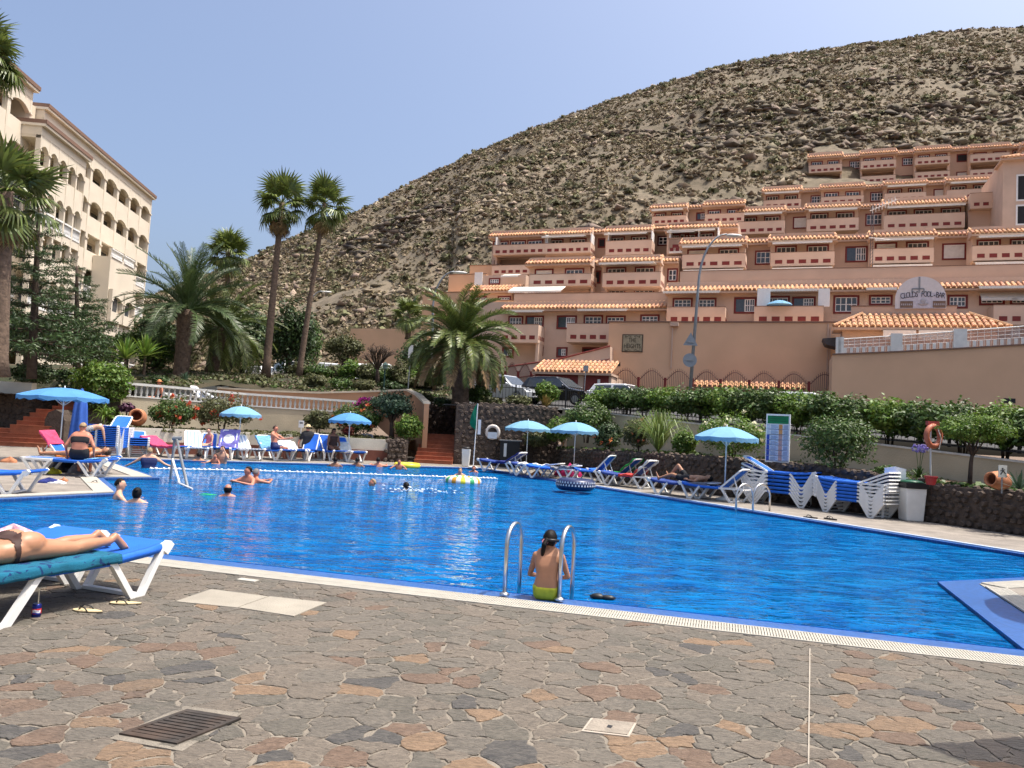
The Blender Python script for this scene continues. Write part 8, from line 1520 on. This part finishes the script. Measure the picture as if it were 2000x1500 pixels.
p_, z_r, an = rl_[6]; lying('man lying with raised knees on the lounger left of the right parasol', p_, z_r, 1, 0, 'trunks', CB, knees=True, lift=-.03)
pt_ = D(313, 752, 36.0); person('reddened person in a cap sunbathing upright on the upper terrace', (pt_.x, pt_.y, 1.75), R(140), seatpose(1.7, .0, .42), 2, 1, 'short', 'trunks', CB, 1.2, 1.7, (0, 1, 0), hat=M('cap_orange', (.5, .2, .08), .8))
# people in the water: origin at the water line, body going on below it
def swimmer(label, px, py, rz, top, skin=0, hair=0, style='short', suit=None, mat=None, h=1.7, face=(0, 1, 0), g=1., arms=None, lean=0.):
    p = G(px, py, -.06); hz = top-.115; dz = hz-1.59*h/1.7; q = {k: v+Vector((0, (lean*(v.z-.9)), dz)) for k, v in STAND(h).items()}
    if arms:
        for k, v in arms.items(): q[k] = Vector(v)
    else: q.update(elL=q['shL']+Vector((-.18, .12, -.12)), elR=q['shR']+Vector((.18, .12, -.12)), wrL=q['shL']+Vector((-.12, .34, -.10)), wrR=q['shR']+Vector((.12, .34, -.10)))
    return person(label, (p.x, p.y, -.06), R(rz), q, skin, hair, style, suit, mat, g, h, face, .018)
swimmer('young man with cropped dark hair in the water, seen in profile', 231, 974, -60, .38, 0, 0, 'crop', None, None, 1.78, (.3, 1, .0), 1.05)
swimmer('dark haired woman low in the water, back to the camera', 266, 981, 10, .27, 0, 0, 'bun', None, None, 1.65)
swimmer('bald man in the water seen from behind', 444, 969, 20, .255, 2, 0, 'fringe', None, None, 1.75, (0, 1, -.1), 1.1)
swimmer('man embracing a woman in the water, facing the camera', 484, 944, 150, .42, 2, 0, 'short', None, None, 1.8, (.2, 1, 0), 1.15, dict(elL=(-.34, .16, -.02), elR=(.34, .16, .02), wrL=(-.1, .42, .06), wrR=(.1, .42, .06)))
swimmer('fair haired woman in the arms of a man in the water', 498, 943, -40, .36, 2, 3, 'short', None, None, 1.62, (-.3, 1, 0), 1.05, dict(elL=(-.30, .2, .02), elR=(.3, .2, .02), wrL=(-.1, .4, .06), wrR=(.1, .4, .06)))
swimmer('fair haired swimmer with only the head out, middle of the pool', 728, 949, 120, .19, 2, 2, 'short', None, None, 1.6, (0, 1, .1)); swimmer('dark haired swimmer making a splash, middle of the pool', 793, 957, 30, .20, 1, 0, 'short', None, None, 1.7, (0, 1, .1))
swimmer('broad woman in a dark swimsuit resting at the left pool edge, from behind', 290, 914, 20, .60, 0, 2, 'short', 'one', CNV, 1.65, (0, 1, 0), 1.35, dict(elL=(-.42, .1, .14), elR=(.42, .1, .12), wrL=(-.62, .2, .03), wrR=(.68, .16, .02)))
swimmer('dark haired head at the far edge below the striped lounger', 388, 903, 30, .34, 1, 0, 'short', None, None, 1.6); swimmer('man with raised arm at the far pool edge', 433, 905, 170, .60, 0, 1, 'short', None, None, 1.75, (0, 1, 0), 1.1, dict(elL=(-.3, .15, .2), wrL=(-.18, .2, .45), elR=(.3, .1, .08), wrR=(.3, .35, .05))); swimmer('child beside the man with the raised arm', 420, 905, 160, .36, 2, 1, 'short', None, None, 1.2)
swimmer('dark haired head at the far edge, first of three', 654, 911, 10, .34, 3, 0, 'short', None, None, 1.65); swimmer('dark haired head at the far edge, middle of three', 697, 911, -10, .34, 3, 0, 'short', None, None, 1.65); swimmer('dark haired bather with arms on the far edge, last of three', 738, 912, 5, .36, 2, 0, 'short', None, None, 1.7, (0, 1, 0), 1., dict(elL=(-.34, .1, .05), elR=(.34, .1, .05), wrL=(-.3, .38, .08), wrR=(.3, .38, .08))); swimmer('red faced child in front of the yellow inflatable', 779, 917, 180, .40, 2, 1, 'short', None, None, 1.2)
swimmer('fair child inside the striped swim ring', 898, 934, 180, .36, 0, 2, 'short', None, None, 1.15); swimmer('child with red hair behind the striped swim ring', 925, 922, 170, .26, 2, 1, 'short', None, None, 1.2)
bpy.context.view_layer.update()
